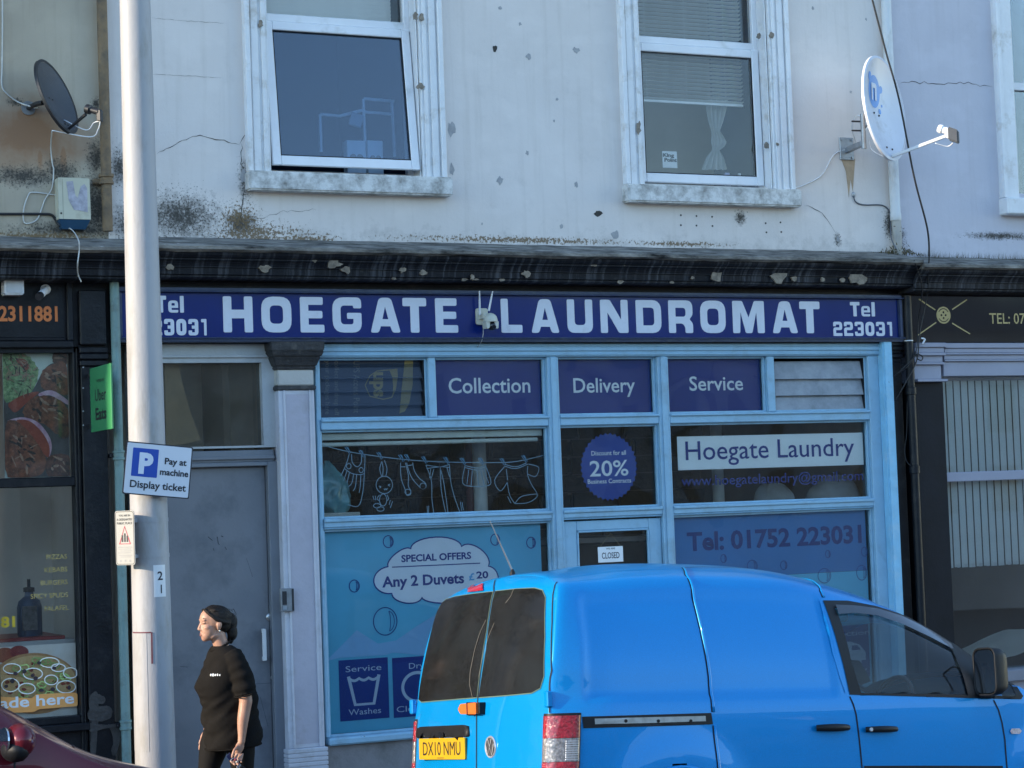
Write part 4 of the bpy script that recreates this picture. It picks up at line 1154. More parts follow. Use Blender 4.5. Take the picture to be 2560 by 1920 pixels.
M().box(XW, XL-.01, -.06, 6.3, ZT, ZT+.16).build('roof', MATS['roof_lead'], B2)
M().box(XW, XL, .28, 6, 3.42, 3.55).build('first_floor', INT_D, B2)
cornice(B2, XW, XL+.155, dz=-.02, dy=-.004)
M().box(XW, XL+.015, -.05, .1, 3.30, 3.79).build('fascia_backboard', BLACKP, B2)
# fascia frame and numerals
fz0, fz1 = Z_(100, 852, -.07), Z_(100, 702, -.07)
xq = X_(182, 770, -.07)
m = M().box(XW, xq, -.09, -.0505, fz1, fz1+.045).box(XW, xq, -.09, -.0505, fz0-.05, fz0).box(xq-.045, xq, -.0895, -.0505, fz0, fz1)
m.box(XW, xq-.05, -.068, -.0505, fz0, fz0+.025).box(XW, xq-.05, -.068, -.0505, fz1-.025, fz1)
fb = m.build('fascia_frame', BLACKP, B2, bevel=.007)
ORG = pm('orange_vinyl_numerals', (.60, .17, .04), .5, .08, 9)
t = thing('takeaway_phone_sign', 'orange phone number lettering on the black takeaway fascia', 'sign', (X_(70, 800, -.055), -.055, Z_(70, 803, -.055)))
text_px(M(), '2311881', -3, 804, 144.5, 800, 37, -.054, .03).build('lettering', ORG, t)
# black pilaster
qx0, qx1 = X_(214, 1400, -.08), X_(278, 1400, -.08)
pl = M().box(qx0, qx1, -.08, .12, -.1, Z_(230, 915, -.08)).build('black_pilaster', BLACKP, B2, bevel=.006)
M().box(qx0-.005, qx1+.005, -.11, .12, Z_(230, 862, -.1), Z_(230, 725, -.1)).build('pilaster_block', BLACKP, pl, bevel=.008)
for i, e in enumerate((.02, .035, .02)):
    M().box(qx0-.01, qx1+.01, -.085-e, .12, Z_(230, 915, -.08)+i*.045, Z_(230, 915, -.08)+i*.045+.04).build('pilaster_capital', BLACKP, pl, bevel=.006)
# window joinery
gx1 = X_(180, 1000, 0)
def bk(x0, x1, y0, y1, z0, z1, nm='glazing_bar'): return M().box(x0, x1, y0, y1, z0, z1).build(nm, BLACKP, B2, bevel=.006)
bk(XW, qx0, -.04, .08, Z_(90, 866, 0), fz0-.05, 'window_head')
bk(gx1, qx0, -.05, .08, .45, Z_(90, 866, 0), 'jamb')
bk(gx1+.02, qx0-.02, -.07, -.05, .45, fz0-.05, 'jamb_bead')
tz1, tz0 = Z_(90, 1194, 0), Z_(90, 1218, 0)
bk(XW, gx1, -.045, .08, tz0, tz1, 'transom')
lz0 = Z_(100, 1795, 0)
bk(XW, gx1, -.04, .08, lz0-.05, lz0, 'bottom_rail')
bk(XW, qx0, -.10, .08, lz0-.10, lz0-.05, 'window_sill')
bk(XW, qx0, -.03, .12, -.2, lz0-.10, 'stallriser')
for x in (X_(0, 1000, 0)-.05, 2.2, .9, -.6):
    bk(x-.05, x, -.045, .08, lz0, Z_(90, 866, 0), 'mullion')
M().box(XW, -.7, -.03, .1, -.2, fz0-.05).build('far_shopfront', BLACKP, B2)
GLT = glass('takeaway_glass', (.93, .94, .93), .1, 1.6, .012, (.5, .48, .45), .6, 6)
M().box(-.6, gx1, .03, .036, lz0, tz0).build('pane', GLT, B2)
M().box(-.6, gx1, .03, .036, tz1, Z_(90, 866, 0)).build('pane', GLT, B2)
rooms(B2, -1.0, 3.95, .12, 1.5, -.1, 3.3, pm('takeaway_wall_paint', (.72, .66, .60), .85, .1, 2), 'shop_room')

# food photographs printed on board, layered print
def blob_shape(l, seed=0, amp=0.0):
    out = []
    for i in range(len(l)):
        p0, p1, p2, p3 = (Vector(l[(i+k-1) % len(l)]) for k in range(4))
        for k in range(5):
            t_ = k/5
            p = .5*((2*p1)+(p2-p0)*t_+(2*p0-5*p1+4*p2-p3)*t_**2+(3*p1-p0-3*p2+p3)*t_**3)
            if amp: p = p+Vector((noise.noise(Vector((p.x*.05, p.y*.05, seed))), noise.noise(Vector((p.x*.05, p.y*.05, seed+9)))))*amp
            out.append(tuple(p))
    return out
def food(name, c1, c2, c3, scale, rough=.35):
    if name in MATS: return MATS[name]
    m, n, ns, l, b = _new(name)
    v = ns.new('ShaderNodeTexCoord').outputs['Object']
    f = noi(ns, l, v, scale, 8, .65); g = noi(ns, l, v, scale*3.1, 6, .7)
    c1, c2, c3 = (tuple(min(.9, x*1.9) for x in q) for q in (c1, c2, c3))
    o_ = ramp(ns, l, f, .35, .65, c1, c2)
    o_ = mixc(ns, l, ramp(ns, l, g, .58, .75), o_, c3)
    l.new(o_, b.inputs['Base Color']); b.inputs['Roughness'].default_value = rough
    MATS[name] = m
    return m
MEAT = food('grilled_chicken_print', (.045, .012, .006), (.19, .062, .03), (.30, .17, .11), 24)
MEATD = food('charred_chicken_print', (.014, .006, .005), (.10, .03, .015), (.22, .10, .06), 26)
TOM = food('tomato_print', (.14, .018, .010), (.23, .045, .02), (.30, .09, .05), 12)
ONI = food('red_onion_print', (.30, .14, .20), (.45, .33, .38), (.20, .06, .12), 20)
LET = food('lettuce_print', (.03, .08, .02), (.22, .31, .14), (.44, .46, .38), 34)
PLATE = food('plate_print', (.30, .36, .33), (.42, .46, .42), (.36, .40, .37), 5)
DARKP = food('dark_plate_print', (.02, .02, .022), (.05, .05, .05), (.08, .08, .08), 6)
py = .05
t = thing('kebab_poster', 'food photo poster of grilled chicken, tomato and salad in takeaway window', 'poster', (X_(90, 1000, py), py, Z_(90, 1194, py)))
def c5(l): return cpx(l, 0, 600, 2.764, py)
fr_ = c5([(5, 740), (456, 740), (492, 1636), (42, 1646)])
xm_ = sum(p[0] for p in fr_)/4
X0p, X1p = (fr_[0][0]+fr_[3][0])/2, (fr_[1][0]+fr_[2][0])/2; Z0p, Z1p = fr_[3][1], fr_[0][1]
M().box(X0p, X1p, py, py+.004, Z0p, Z1p).build('sheet', PLATE, t)
def clipx(l): return [(min(max(x, X0p+.002), X1p-.002), min(max(z, Z0p+.002), Z1p-.002)) for (x, z) in l]
lay = 0
def pr(name, mt, l, amp=0, seed=0):
    global lay
    lay += 1
    s = clipx(c5(blob_shape(l, seed, amp)))
    M().flat(s[::-1], py-.0006*lay-.0005).build(name, mt, t)
pr('print_shadow', DARKP, [(10, 1080), (200, 1060), (300, 900), (380, 850), (470, 900), (480, 1300), (470, 1640), (60, 1640), (20, 1250)])
pr('salad', LET, [(12, 800), (90, 770), (170, 790), (250, 860), (260, 950), (200, 1060), (110, 1100), (40, 1120), (18, 1000)], 16, 1)
pr('carrot', TOM, [(110, 820), (170, 825), (200, 870), (180, 900), (130, 860)])
pr('tomato_slice', TOM, [(60, 1130), (160, 1070), (270, 1050), (180, 1130), (110, 1190), (75, 1170)])
pr('chicken_piece', MEATD, [(370, 790), (450, 760), (460, 860), (370, 850)], 6, 2)
pr('chicken_piece', MEAT, [(285, 920), (340, 870), (450, 850), (470, 1060), (380, 1050), (290, 1020)], 8, 3)
pr('onion_ring', ONI, [(270, 1060), (360, 1040), (470, 1110), (470, 1140), (350, 1075), (280, 1085)])
pr('chicken_piece', MEAT, [(160, 1170), (230, 1090), (350, 1080), (460, 1150), (475, 1260), (400, 1340), (300, 1270), (180, 1230)], 8, 4)
pr('chicken_piece', MEATD, [(380, 1300), (470, 1260), (480, 1350), (430, 1370)], 6, 6)
pr('onion_ring', ONI, [(50, 1250), (150, 1225), (260, 1260), (340, 1360), (355, 1450), (320, 1500), (250, 1330), (120, 1250)])
pr('tomato_slice', TOM, [(110, 1250), (200, 1250), (290, 1330), (340, 1430), (320, 1500), (200, 1330)])
pr('chicken_piece', MEAT, [(40, 1280), (120, 1260), (210, 1340), (310, 1500), (300, 1600), (220, 1638), (50, 1635)], 6, 5)
pr('chicken_piece', MEATD, [(330, 1500), (470, 1490), (480, 1630), (330, 1630)], 8, 7)
rnd = random.Random(21)
mh, md_ = M(), M()
for (cx, cy, rx, ry, n) in ((375, 950, 70, 75, 12), (320, 1180, 120, 75, 20), (150, 1470, 90, 130, 24), (400, 1560, 60, 60, 8), (420, 800, 30, 30, 3)):
    for i in range(n):
        a = rnd.uniform(0, 6.28); q = math.sqrt(rnd.random()); x, y = cx+rx*q*math.cos(a), cy+ry*q*math.sin(a)
        th = rnd.gauss(.6, .5); L_ = rnd.uniform(12, 40); w_ = rnd.uniform(4, 11)
        s = [(x+L_*math.cos(t2)*math.cos(th)-w_*math.sin(t2)*math.sin(th), y+L_*math.cos(t2)*math.sin(th)+w_*math.sin(t2)*math.cos(th)) for t2 in [k*math.pi/4 for k in range(8)]]
        (mh if rnd.random() < .55 else md_).flat(clipx(c5(s))[::-1], py-.0006*lay-.0012-(.0002 if rnd.random() < .5 else 0)-.00001*i)
for (cx, cy, n) in ((130, 900, 70),):
    for i in range(n):
        x, y = cx+rnd.gauss(0, 60), cy+rnd.gauss(0, 70); th = rnd.uniform(0, 3.14); L_ = rnd.uniform(10, 34); w_ = rnd.uniform(2, 5)
        if not (20 < x < 250 and 790 < y < 1090): continue
        s = [(x+L_*math.cos(t2)*math.cos(th)-w_*math.sin(t2)*math.sin(th), y+L_*math.cos(t2)*math.sin(th)+w_*math.sin(t2)*math.cos(th)) for t2 in [k*math.pi/4 for k in range(8)]]
        (mh if i % 3 else md_).flat(clipx(c5(s))[::-1], py-.0006*lay-.0012-.00001*i)
o = mh.build('print_highlights', pm('glaze_highlight_print', (.40, .24, .16), .5, .45, 60), t); prop(o, kind='stuff')
o = md_.build('print_char', pm('char_print', (.03, .016, .012), .5, .3, 30), t); prop(o, kind='stuff')
# pizza poster
t = thing('pizza_poster', 'pizza photo poster with orange Made here banner low in takeaway window', 'poster', (X_(90, 1700, py), py, Z_(90, 1795, py)))
pzx1 = X_(191, 1700, py)
M().box(2.55, pzx1, py, py+.004, lz0, Z_(100, 1612, py)).build('sheet', food('white_table_print', (.42, .40, .36), (.52, .50, .46), (.46, .44, .40), 4), t)
lay = 0
def c6(l): return [(min(x, pzx1-.004), max(z, lz0+.003)) for (x, z) in cpx(l, 0, 1200, 2.304, py)]
def pz(name, mt, l, ring=0):
    global lay
    lay += 1
    y = py-.0005*lay-.0004
    m = M()
    if ring: stroke(m, c6(l), ring, y, True)
    else: m.flat(c6(l)[::-1], y)
    m.build(name, mt, t)
CRUST = food('pizza_crust_print', (.26, .13, .05), (.38, .21, .09), (.20, .09, .03), 14)
CHEESE = food('pizza_cheese_print', (.42, .26, .10), (.50, .34, .17), (.34, .10, .04), 26)
PEPG = food('green_pepper_print', (.16, .26, .07), (.26, .36, .12), (.38, .44, .22), 20)
OLI = food('olive_print', (.012, .010, .012), (.03, .02, .025), (.07, .05, .06), 20)
ONW = food('white_onion_print', (.46, .46, .38), (.55, .55, .48), (.38, .42, .30), 20)
pz('tomato', TOM, ellipse(30, 1010, 62, 45)); pz('tomato', food('dark_tomato_print', (.10, .008, .012), (.17, .02, .02), (.3, .08, .06), 7), ellipse(110, 990, 55, 36))
pz('pizza_crust', CRUST, ellipse(200, 1172, 252, 176, 48)); pz('pizza_cheese', CHEESE, ellipse(205, 1160, 232, 150, 48))
rnd = random.Random(12)
def inp():
    a = rnd.uniform(0, 2*math.pi); r_ = math.sqrt(rnd.random())*.92
    return 205+225*r_*math.cos(a), 1150+135*r_*math.sin(a)
for i in range(22):
    x, y = inp(); pz('topping_tomato', TOM, blob_shape([(x+rnd.uniform(9, 16)*math.cos(a), y+rnd.uniform(6, 12)*math.sin(a)) for a in (0, 1.2, 2.5, 3.8, 5)]))
for i in range(20):
    x, y = inp(); pz('pepper_strip', PEPG, [(x+rnd.uniform(20, 32)*math.cos(a), y+rnd.uniform(12, 20)*math.sin(a)) for a in [k*.5 for k in range(13)]], .008)
for (x, y, a_, b2) in ((185, 1115, 55, 32), (65, 1085, 50, 28), (55, 1180, 50, 38), (375, 1190, 55, 35), (280, 1050, 55, 28), (290, 1150, 38, 28), (150, 1200, 48, 30), (400, 1110, 40, 30), (330, 1080, 40, 22)):
    pz('onion_ring', ONW, ellipse(x, y, a_, b2), .007)
for i in range(13):
    x, y = inp(); pz('olive', OLI, ellipse(x, y, rnd.uniform(9, 15), rnd.uniform(9, 15), 12))
pz('banner', food('orange_banner_print', (.42, .18, .05), (.48, .23, .07), (.45, .2, .06), 6), rpoly([(-150, 1240, 20), (180, 1255, 20), (200, 1232, 12), (440, 1222, 22), (446, 1300, 22), (215, 1318, 22), (190, 1335, 15), (-150, 1345, 20)]))
lay += 1
tcrop(M(), 'Made here', 0, 1200, 2.304, -95, 1318, 428, 1290, 62, py-.0005*lay-.0006, .02).build('lettering', VWHITE, t)
# gold menu lettering on the pane
gold = pm('gold_vinyl_lettering', (.50, .38, .12), .45, .1, 9)
t = thing('menu_lettering', 'gold menu words pizzas kebabs burgers on takeaway window glass', 'lettering', (X_(140, 1450, .026), .026, Z_(140, 1530, .026)))
for (s, xl, yb) in (('PIZZAS', 268, 452), ('KEBABS', 257, 526), ('BURGERS', 235, 600), ('SPICY SPUDS', 177, 676), ('FALAFEL', 258, 748)):
    tcrop(M(), s, 0, 1200, 2.304, xl, yb+6, 386+(yb-452)*.03, yb, 27, .026, .004).build('lettering', gold, t)
tcrop(M(), '81', 0, 1200, 2.304, 5, 848, 88, 844, 60, .026, .04).build('lettering', pm('yellow_vinyl_numerals', (.62, .45, .03), .45), t)
# counter with a sauce jug behind the glass
cy0 = Z_(100, 1600, .2)
t = thing('serving_counter', 'white edged red topped counter behind the takeaway window', 'counter', (2.6, .4, .2))
M().box(1.2, X_(182, 1600, .2), .14, .8, .5, cy0-.0).build('cabinet', pm('white_laminate', (.52, .52, .52), .5, .05, 4), t, bevel=.006)
M().box(1.2, X_(160, 1600, .2), .16, .8, cy0, cy0+.025).build('worktop', pm('red_worktop', (.30, .03, .03), .4), t, bevel=.004)
jp = P(75, 1588, .35); jx = jp.x
t = thing('sauce_dispenser', 'dark blue pump bottle standing on the takeaway counter', 'bottle', (jx, .35, cy0+.025))
hgt = Z_(75, 1490, .35)-(cy0+.025)
JUG = pm('dark_blue_plastic', (.03, .06, .12), .4, .2, 6)
M().lathe((jx, .35, cy0+.025), (0, 0, 1), [(.10, 0), (.105, .01), (.105, hgt*.72), (.09, hgt*.88), (.04, hgt), (.035, hgt+.03)], 20, 1, .75).build('body', JUG, t, smooth=40)
M().lathe((jx, .35, cy0+.055+hgt), (0, 0, 1), [(.04, 0), (.04, .03), (.012, .035), (.012, .09)], 14).build('pump', BLACKP, t, smooth=40)
M().box(jx-.07, jx+.03, .24, .265, cy0+.07, cy0+.07+hgt*.6).build('label_panel', pm('printed_label', (.10, .10, .10), .6, .6, 40), t)
# duct tape on the pilaster foot
TAPE = pm('silver_duct_tape', (.055, .053, .052), .45, .3, 18, .7, 30, metal=.25)
for (l_, y) in (([(525, 1235), (600, 1245), (598, 1285), (560, 1290), (520, 1280)], -.083), ([(510, 1260), (560, 1225), (565, 1390), (545, 1590), (520, 1580), (525, 1400)], -.086), ([(520, 1310), (630, 1305), (630, 1375), (515, 1385)], -.089), ([(620, 1405), (700, 1450), (690, 1500), (665, 1585), (640, 1570), (650, 1480)], -.084), ([(520, 1400), (600, 1410), (690, 1400), (690, 1425), (600, 1432), (520, 1450)], -.092)):
    s = cpx(blob_shape(l_, 3, 7), 0, 1200, 2.304, -.08)
    M().prism(s[::-1], y-.002, y).build('tape_strip', TAPE, B2, fixn=True)

# ================================================================== TAILOR BUILDING (right)
tl = thing('tailor_building', 'lavender painted terrace building with grey trimmed black tailor shopfront', 'building', (12, 0, 0))
B3 = tl
LAV = pm('lavender_grey_paint', (.29, .30, .37), .5, .06, 5, .1, 60)
xw_ = X_(2531, 300, 0)
wall_with_holes(B3, XR, XE, 3.95, ZT, [(xw_, xw_+1.3, Z_(2520, 483), 6.75), (15.6, 16.9, 4.63, 6.75), (19.5, 20.8, 4.63, 6.75)], W_RIGHT)
for i, a_ in enumerate((xw_, 15.6, 19.5)):
    f = M().box(a_, a_+.05, .13, .2, 4.63, 6.75).box(a_+1.25, a_+1.3, .13, .2, 4.63, 6.75).box(a_+.05, a_+1.25, .13, .2, 5.62, 5.69).box(a_+.05, a_+1.25, .13, .2, 4.63, 4.70).build('window', UPVC, B3, bevel=.005)
    M().box(a_+.05, a_+1.25, .16, .166, 4.63, 6.75).build('pane', GL_W2, f)
    M().box(a_-.18, a_, -.05, .13, 4.625, 6.9).box(a_-.18, a_-.14, -.075, -.05, 4.625, 6.9).build('architrave', TRIM, f, bevel=.006)
    M().box(a_+1.3, a_+1.48, -.05, .13, 4.625, 6.9).build('architrave', TRIM, f, bevel=.006)
    M().box(a_-.19, a_+1.49, -.12, .2, 4.475, 4.622).build('sill', TRIM, f, bevel=.012)
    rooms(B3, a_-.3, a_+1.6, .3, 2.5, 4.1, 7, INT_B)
M().box(XR, XE, 6, 6.2, -1.4, ZT).build('back_wall', W_RIGHT, B3)
M().box(XE, XE+.2, 0, 6.2, -1.4, ZT).build('gable_wall', W_RIGHT, B3)
M().box(XR+.01, XE, -.06, 6.3, ZT, ZT+.16).build('roof', MATS['roof_lead'], B3)
M().box(XR, XE, .28, 6, 3.42, 3.55).build('first_floor', INT_D, B3)
cornice(B3, XR-.055, XE, dz=-.035, dy=-.004)
M().box(XR-.015, XE, -.05, .1, 3.30, 3.775).build('fascia_backboard', BLACKP, B3)
GLOSSK = pm('black_gloss_acrylic', (.012, .012, .014), .06, .2, 3, coat=.6)
fy = -.075
fzb, fzt = Z_(2400, 856, fy), Z_(2400, 734, fy)
t = thing('tailor_sign', 'glossy black fascia sign with gold button and crossed needles', 'sign', (12, fy, fzb))
M().box(X_(2272, 790, fy), 15.5, fy, -.051, fzb, fzt).build('board', GLOSSK, t, bevel=.003)
GOLD = pm('gold_leaf_print', (.34, .27, .12), .4, .12, 9, metal=.3)
bc = P(2358.5, 788, fy)
R_ = .073
m = M().prism(ellipse(bc.x, bc.z, R_, R_*1.0, 40), fy-.002, fy-.0005, [ellipse(bc.x+dx*R_, bc.z+dz*R_, R_*.13, R_*.13, 12)[::-1] for dx, dz in ((0, .34), (0, -.34), (-.30, 0), (.30, 0))])
m.build('button_motif', GOLD, t, fixn=True)
m = M(); stroke(m, [(bc.x+R_*.76*math.cos(a), bc.z+R_*.76*math.sin(a)) for a in [RD(30+i*12) for i in range(11)]], .006, fy-.003); stroke(m, [(bc.x+R_*.76*math.cos(a), bc.z+R_*.76*math.sin(a)) for a in [RD(210+i*12) for i in range(11)]], .006, fy-.003)
m.build('button_ring', GLOSSK, t)
for (u1, v1, u2, v2) in ((2297, 748, 2338, 775), (2380, 774, 2417, 749), (2293, 839, 2340, 806), (2380, 808, 2425, 835)):
    p1, p2 = P(u1, v1, fy), P(u2, v2, fy); m = M(); stroke(m, [(p1.x, p1.z), (p2.x, p2.z)], .011, fy-.0022); m.build('needle_motif', GOLD, t)
text_px(M(), 'TEL: 07', 2474, 809, 2563, 809, 26, fy-.002, .01).build('lettering', GOLD, t)
# lintel, capital, pilaster, window
z_a, z_b = Z_(2420, 858, -.06), Z_(2420, 940, -.06)
lx0 = X_(2358, 900, -.06)
m = M()
for i, (k0, k1, e) in enumerate(((0, .16, .05), (.16, .3, .035), (.3, .36, .045), (.36, .5, .025), (.5, .56, .035), (.56, 1.0, .01))):
    m.box(lx0, XE, -.05-e, .1, z_a-(z_a-z_b)*k1, z_a-(z_a-z_b)*k0-.001)
m.build('lintel', LAV, B3, bevel=.004)
cx0, cx1 = X_(2284, 900, -.09), X_(2352, 900, -.09)
zc0 = Z_(2320, 955, -.09)
m = M()
for (k0, k1, e) in ((0, .12, .05), (.12, .25, .03), (.25, .33, .045), (.33, .5, .015), (.5, .56, .03), (.56, .93, .0), (.93, 1.0, .05)):
    m.box(cx0-.0, cx1+e*.6, -.09-e, .1, z_a-(z_a-zc0)*k1, z_a-(z_a-zc0)*k0-.001)
m.build('capital', LAV, B3, bevel=.004)
gx0 = X_(2352, 1100, 0)
DKP = pm('charcoal_pilaster_paint', (.010, .011, .015), .55, .3, 4, .15, 50, spec=.18)
M().box(cx0, gx0, -.07, .12, -1, zc0).build('pilaster', DKP, B3, bevel=.006)
zra, zrb = Z_(2460, 1178, 0), Z_(2460, 1202, 0)
M().box(gx0, XE, -.03, .08, zrb, zra).build('transom', LAV, B3, bevel=.006)
zsl = Z_(2560, 1668, -.02)
M().box(gx0, XE, -.14, .1, zsl-.10, zsl-.001).build('window_sill', pm('lavender_sill_paint', (.20, .205, .24), .5, .06, 5), B3, bevel=.008)
M().box(gx0, XE, -.06, .12, -1.2, zsl-.10).build('stallriser', LAV, B3)
M().box(gx0, gx0+.012, -.02, .06, zsl, z_b).build('jamb', pm('pale_aluminium', (.4, .42, .44), .4, metal=.6), B3)
GLR = glass('tailor_glass', (.95, .97, .97), .03, 1.2, .015, (.4, .42, .4), .8, 3)
for (a_, b2) in ((zsl, zrb), (zra, z_b)):
    M().box(gx0+.012, 14.6, .03, .036, a_, b2).build('pane', GLR, B3)
M().box(14.6, 14.9, -.05, .1, -1, z_b).build('mullion', DKP, B3)
M().box(14.9, XE, -.02, .1, -1.0, z_b).build('far_shopfront', DKP, B3)
rooms(B3, XR+.05, 14.8, .1, 3, -.6, 3.3, pm('tailor_room', (.07, .065, .06), .9, .2, 2), 'shop_room')
# vertical blinds
VB = pm('grey_blind_fabric', (.66, .70, .68), .85, .06, 6, .1, 80)
t = thing('vertical_blind', 'grey vertical slat blind behind the tailor shop window', 'blind', (12.4, .11, Z_(2450, 1415, .1)))
zl1, zl0 = z_b+.0, Z_(2450, 1416, .1)
M().box(gx0, 14.5, .09, .13, z_b-.03, z_b+.01).build('head_rail', LAV, t)
x0s = X_(2352, 1050, .1); dxs = (X_(2552, 1050, .1)-X_(2371, 1050, .1))/10
slm = M().hexa([(-dxs*.475, -.004, 0), (dxs*.455, .008, 0), (dxs*.455, .008, zl1-zl0), (-dxs*.475, -.004, zl1-zl0), (-dxs*.475, -.002, 0), (dxs*.455, .010, 0), (dxs*.455, .010, zl1-zl0), (-dxs*.475, -.002, zl1-zl0)]).mesh('slat')
slm.materials.append(VB)
for i in range(42):
    s = bpy.data.objects.new('slat', slm); COL.objects.link(s); s.parent = t
    s.location = Vector((x0s+dxs*(i+.5), .11, zl0-.0+.004*math.sin(i*1.7))) - BASE[t.name]
    w_ = M().box(x0s+dxs*(i+.3), x0s+dxs*(i+.7), .098, .1, zl0+.0, zl0+.03)
    if i < 14: w_.build('slat_weight', pm('white_slat_weight', (.6, .62, .62), .6), t)
# cream cloth on the display floor
m = M()
def cloth(a_, b2):
    x = X_(2390, 1640, .25)+a_*1.8; y = .06+b2*.6
    return (x, y, zsl+.02+.25*min(1, a_*2.2)*(.55+.45*b2)+.012*noise.noise(Vector((x*7, y*7, 0))))
m.grid(cloth, 30, 12)
o = single(m, 'display_cloth', pm('cream_display_cloth', (.86, .82, .72), .85, .06, 4, .2, 50), 'cream cloth spread over the display floor of the tailor window', 'cloth', smooth=60)

# ================================================================== PIPES, DISHES, BOXES, CABLES ON THE FACADES
def smooth_path(pts, k=6):
    pts = [Vector(p) for p in pts]; out = []
    for i in range(len(pts)-1):
        p0, p1, p2, p3 = pts[max(i-1, 0)], pts[i], pts[i+1], pts[min(i+2, len(pts)-1)]
        for j in range(k):
            t_ = j/k
            out.append(.5*((2*p1)+(p2-p0)*t_+(2*p0-5*p1+4*p2-p3)*t_**2+(3*p1-p0-3*p2+p3)*t_**3))
    return out+[pts[-1]]
def cable(name, pts, r, mt, label, cat='cable', y=-.01, k=6):
    """pts = photo pixels, with an optional own depth as third value"""
    q = [P(p[0], p[1], p[2] if len(p) > 2 else y) for p in pts]
    return single(M().tube(smooth_path(q, k), r, 6), name, mt, label, cat, smooth=True)
BROWN = pm('rusty_brown_pipe', (.22, .15, .085), .8, .25, 6, .6, 50, dirt=((.075, .07, .06), .17, 9))
TEAL = pm('sage_green_pipe', (.17, .27, .26), .6, .12, 5, .3, 40, dirt=((.10, .12, .11), .1, 9))
WPIPE = pm('weathered_white_pipe', (.62, .63, .62), .6, .06, 5, .2, 40, dirt=((.36, .33, .28), .12, 8), stretch=(1, 1, .4))
# brown pipe between the left and middle houses
by = -.06; bx = X_(262, 300, by)
t = thing('brown_drainpipe', 'rusty brown drainpipe between the bare cement and pale rendered walls', 'drainpipe', (bx, by, 4.06))
M().lathe((bx, by, Z_(270, 578, by)), (0, 0, 1), [(.037, 0), (.037, 3.9)], 20).build('pipe', BROWN, t, smooth=40)
zc_ = Z_(270, 462, by)
M().lathe((bx, by, zc_), (0, 0, 1), [(.038, 0), (.052, .004), (.052, .02), (.044, .024), (.044, .05), (.054, .054), (.054, .075), (.038, .08)], 22).build('collar', BROWN, t, smooth=40)
M().box(bx-.09, bx-.03, -.05, 0, zc_+.005, zc_+.045).build('bracket', BROWN, t, bevel=.01)
# green pipe at ground floor
gy = -.13; gxp = X_(296, 1100, gy)
t = thing('green_drainpipe', 'sage green drainpipe beside the black takeaway pilaster', 'drainpipe', (gxp, gy, .1))
M().lathe((gxp, gy, .08), (0, 0, 1), [(.033, 0), (.033, Z_(283, 690, gy)-.08)], 20).build('pipe', TEAL, t, smooth=40)
for v_ in (1140, 1815):
    zc_ = Z_(300, v_, gy)
    M().lathe((gxp, gy, zc_-.03), (0, 0, 1), [(.034, 0), (.043, .004), (.043, .016), (.038, .02), (.038, .05), (.043, .054), (.043, .066), (.034, .07)], 20).build('collar', TEAL, t, smooth=40)
    M().box(gxp-.06, gxp-.02, gy+.0, 0, zc_-.01, zc_+.02).build('bracket', BLACKP, t, bevel=.006)
# white pipe on the right
wy = -.055; wx = X_(2228, 300, wy)
t = thing('white_drainpipe', 'white drainpipe with flaking foot above the cornice', 'drainpipe', (wx, wy, 4.08))
zj = Z_(2240, 552, wy)
M().lathe((wx, wy, zj), (0, 0, 1), [(.044, 0), (.047, .005), (.047, .06), (.043, .065), (.043, 3.8)], 22).build('pipe', WPIPE, t, smooth=40)
M().lathe((wx+.004, wy, 4.09), (0, 0, 1), [(.040, 0), (.041, zj-4.09)], 18).build('pipe_foot', pm('flaking_iron_foot', (.42, .40, .36), .8, .15, 8, .6, 30, chips=((.07, .06, .05), .05, 22)), t, smooth=40)
MOSS = pm('dry_moss', (.085, .07, .032), .95, .5, 20)
m = M(); rnd = random.Random(4)
for i in range(420):
    a = rnd.gauss(0, .11); b2 = abs(rnd.gauss(0, .045)); d = -.03-abs(rnd.gauss(0, .07))
    x, y, z = wx+a, d, 4.115+d*.2+b2*max(0, 1-abs(a)/.22)
    l_ = rnd.uniform(.012, .03); th = rnd.uniform(0, 6.28)
    m.add([(x, y, z), (x+l_*.35*math.cos(th), y+l_*.35*math.sin(th), z+l_*.2), (x+rnd.gauss(0, .006), y+rnd.gauss(0, .006), z+l_)], [(0, 1, 2)])
o = m.build('moss', MOSS); prop(o, 'dry brown moss clump round the foot of the white pipe', 'moss', kind='stuff')
m = M()
for i in range(260):
    x = rnd.uniform(11.0, 12.4); l_ = rnd.uniform(.02, .07); d = -.02-.03*rnd.random()
    m.add([(x-.0015, d, 4.09), (x+.0015, d, 4.09), (x+rnd.gauss(0, .012), d-.01, 4.09+l_)], [(0, 1, 2)])
o = m.build('dry_grass', MOSS); prop(o, 'thin dry stalks growing along the ledge of the lavender house', 'grass', kind='stuff')
# black pipe on the right
ky = -.13; kx = X_(2283, 1100, ky)
t = thing('black_drainpipe', 'black drainpipe between light blue shopfront and tailor shop', 'drainpipe', (kx, ky, -.2))
M().lathe((kx, ky, -.25), (0, 0, 1), [(.036, 0), (.036, Z_(2270, 740, ky)+.25)], 20).build('pipe', BLACKP, t, smooth=40)
for v_ in (978, 1175):
    M().lathe((kx, ky, Z_(2280, v_, ky)-.03), (0, 0, 1), [(.037, 0), (.045, .004), (.045, .06), (.037, .065)], 20).build('collar', BLACKP, t, smooth=40)
M().lathe((kx, ky, Z_(2268, 852, ky)-.004), (0, 0, 1), [(.038, 0), (.038, .008)], 20).build('white_ring', UPVC, t)

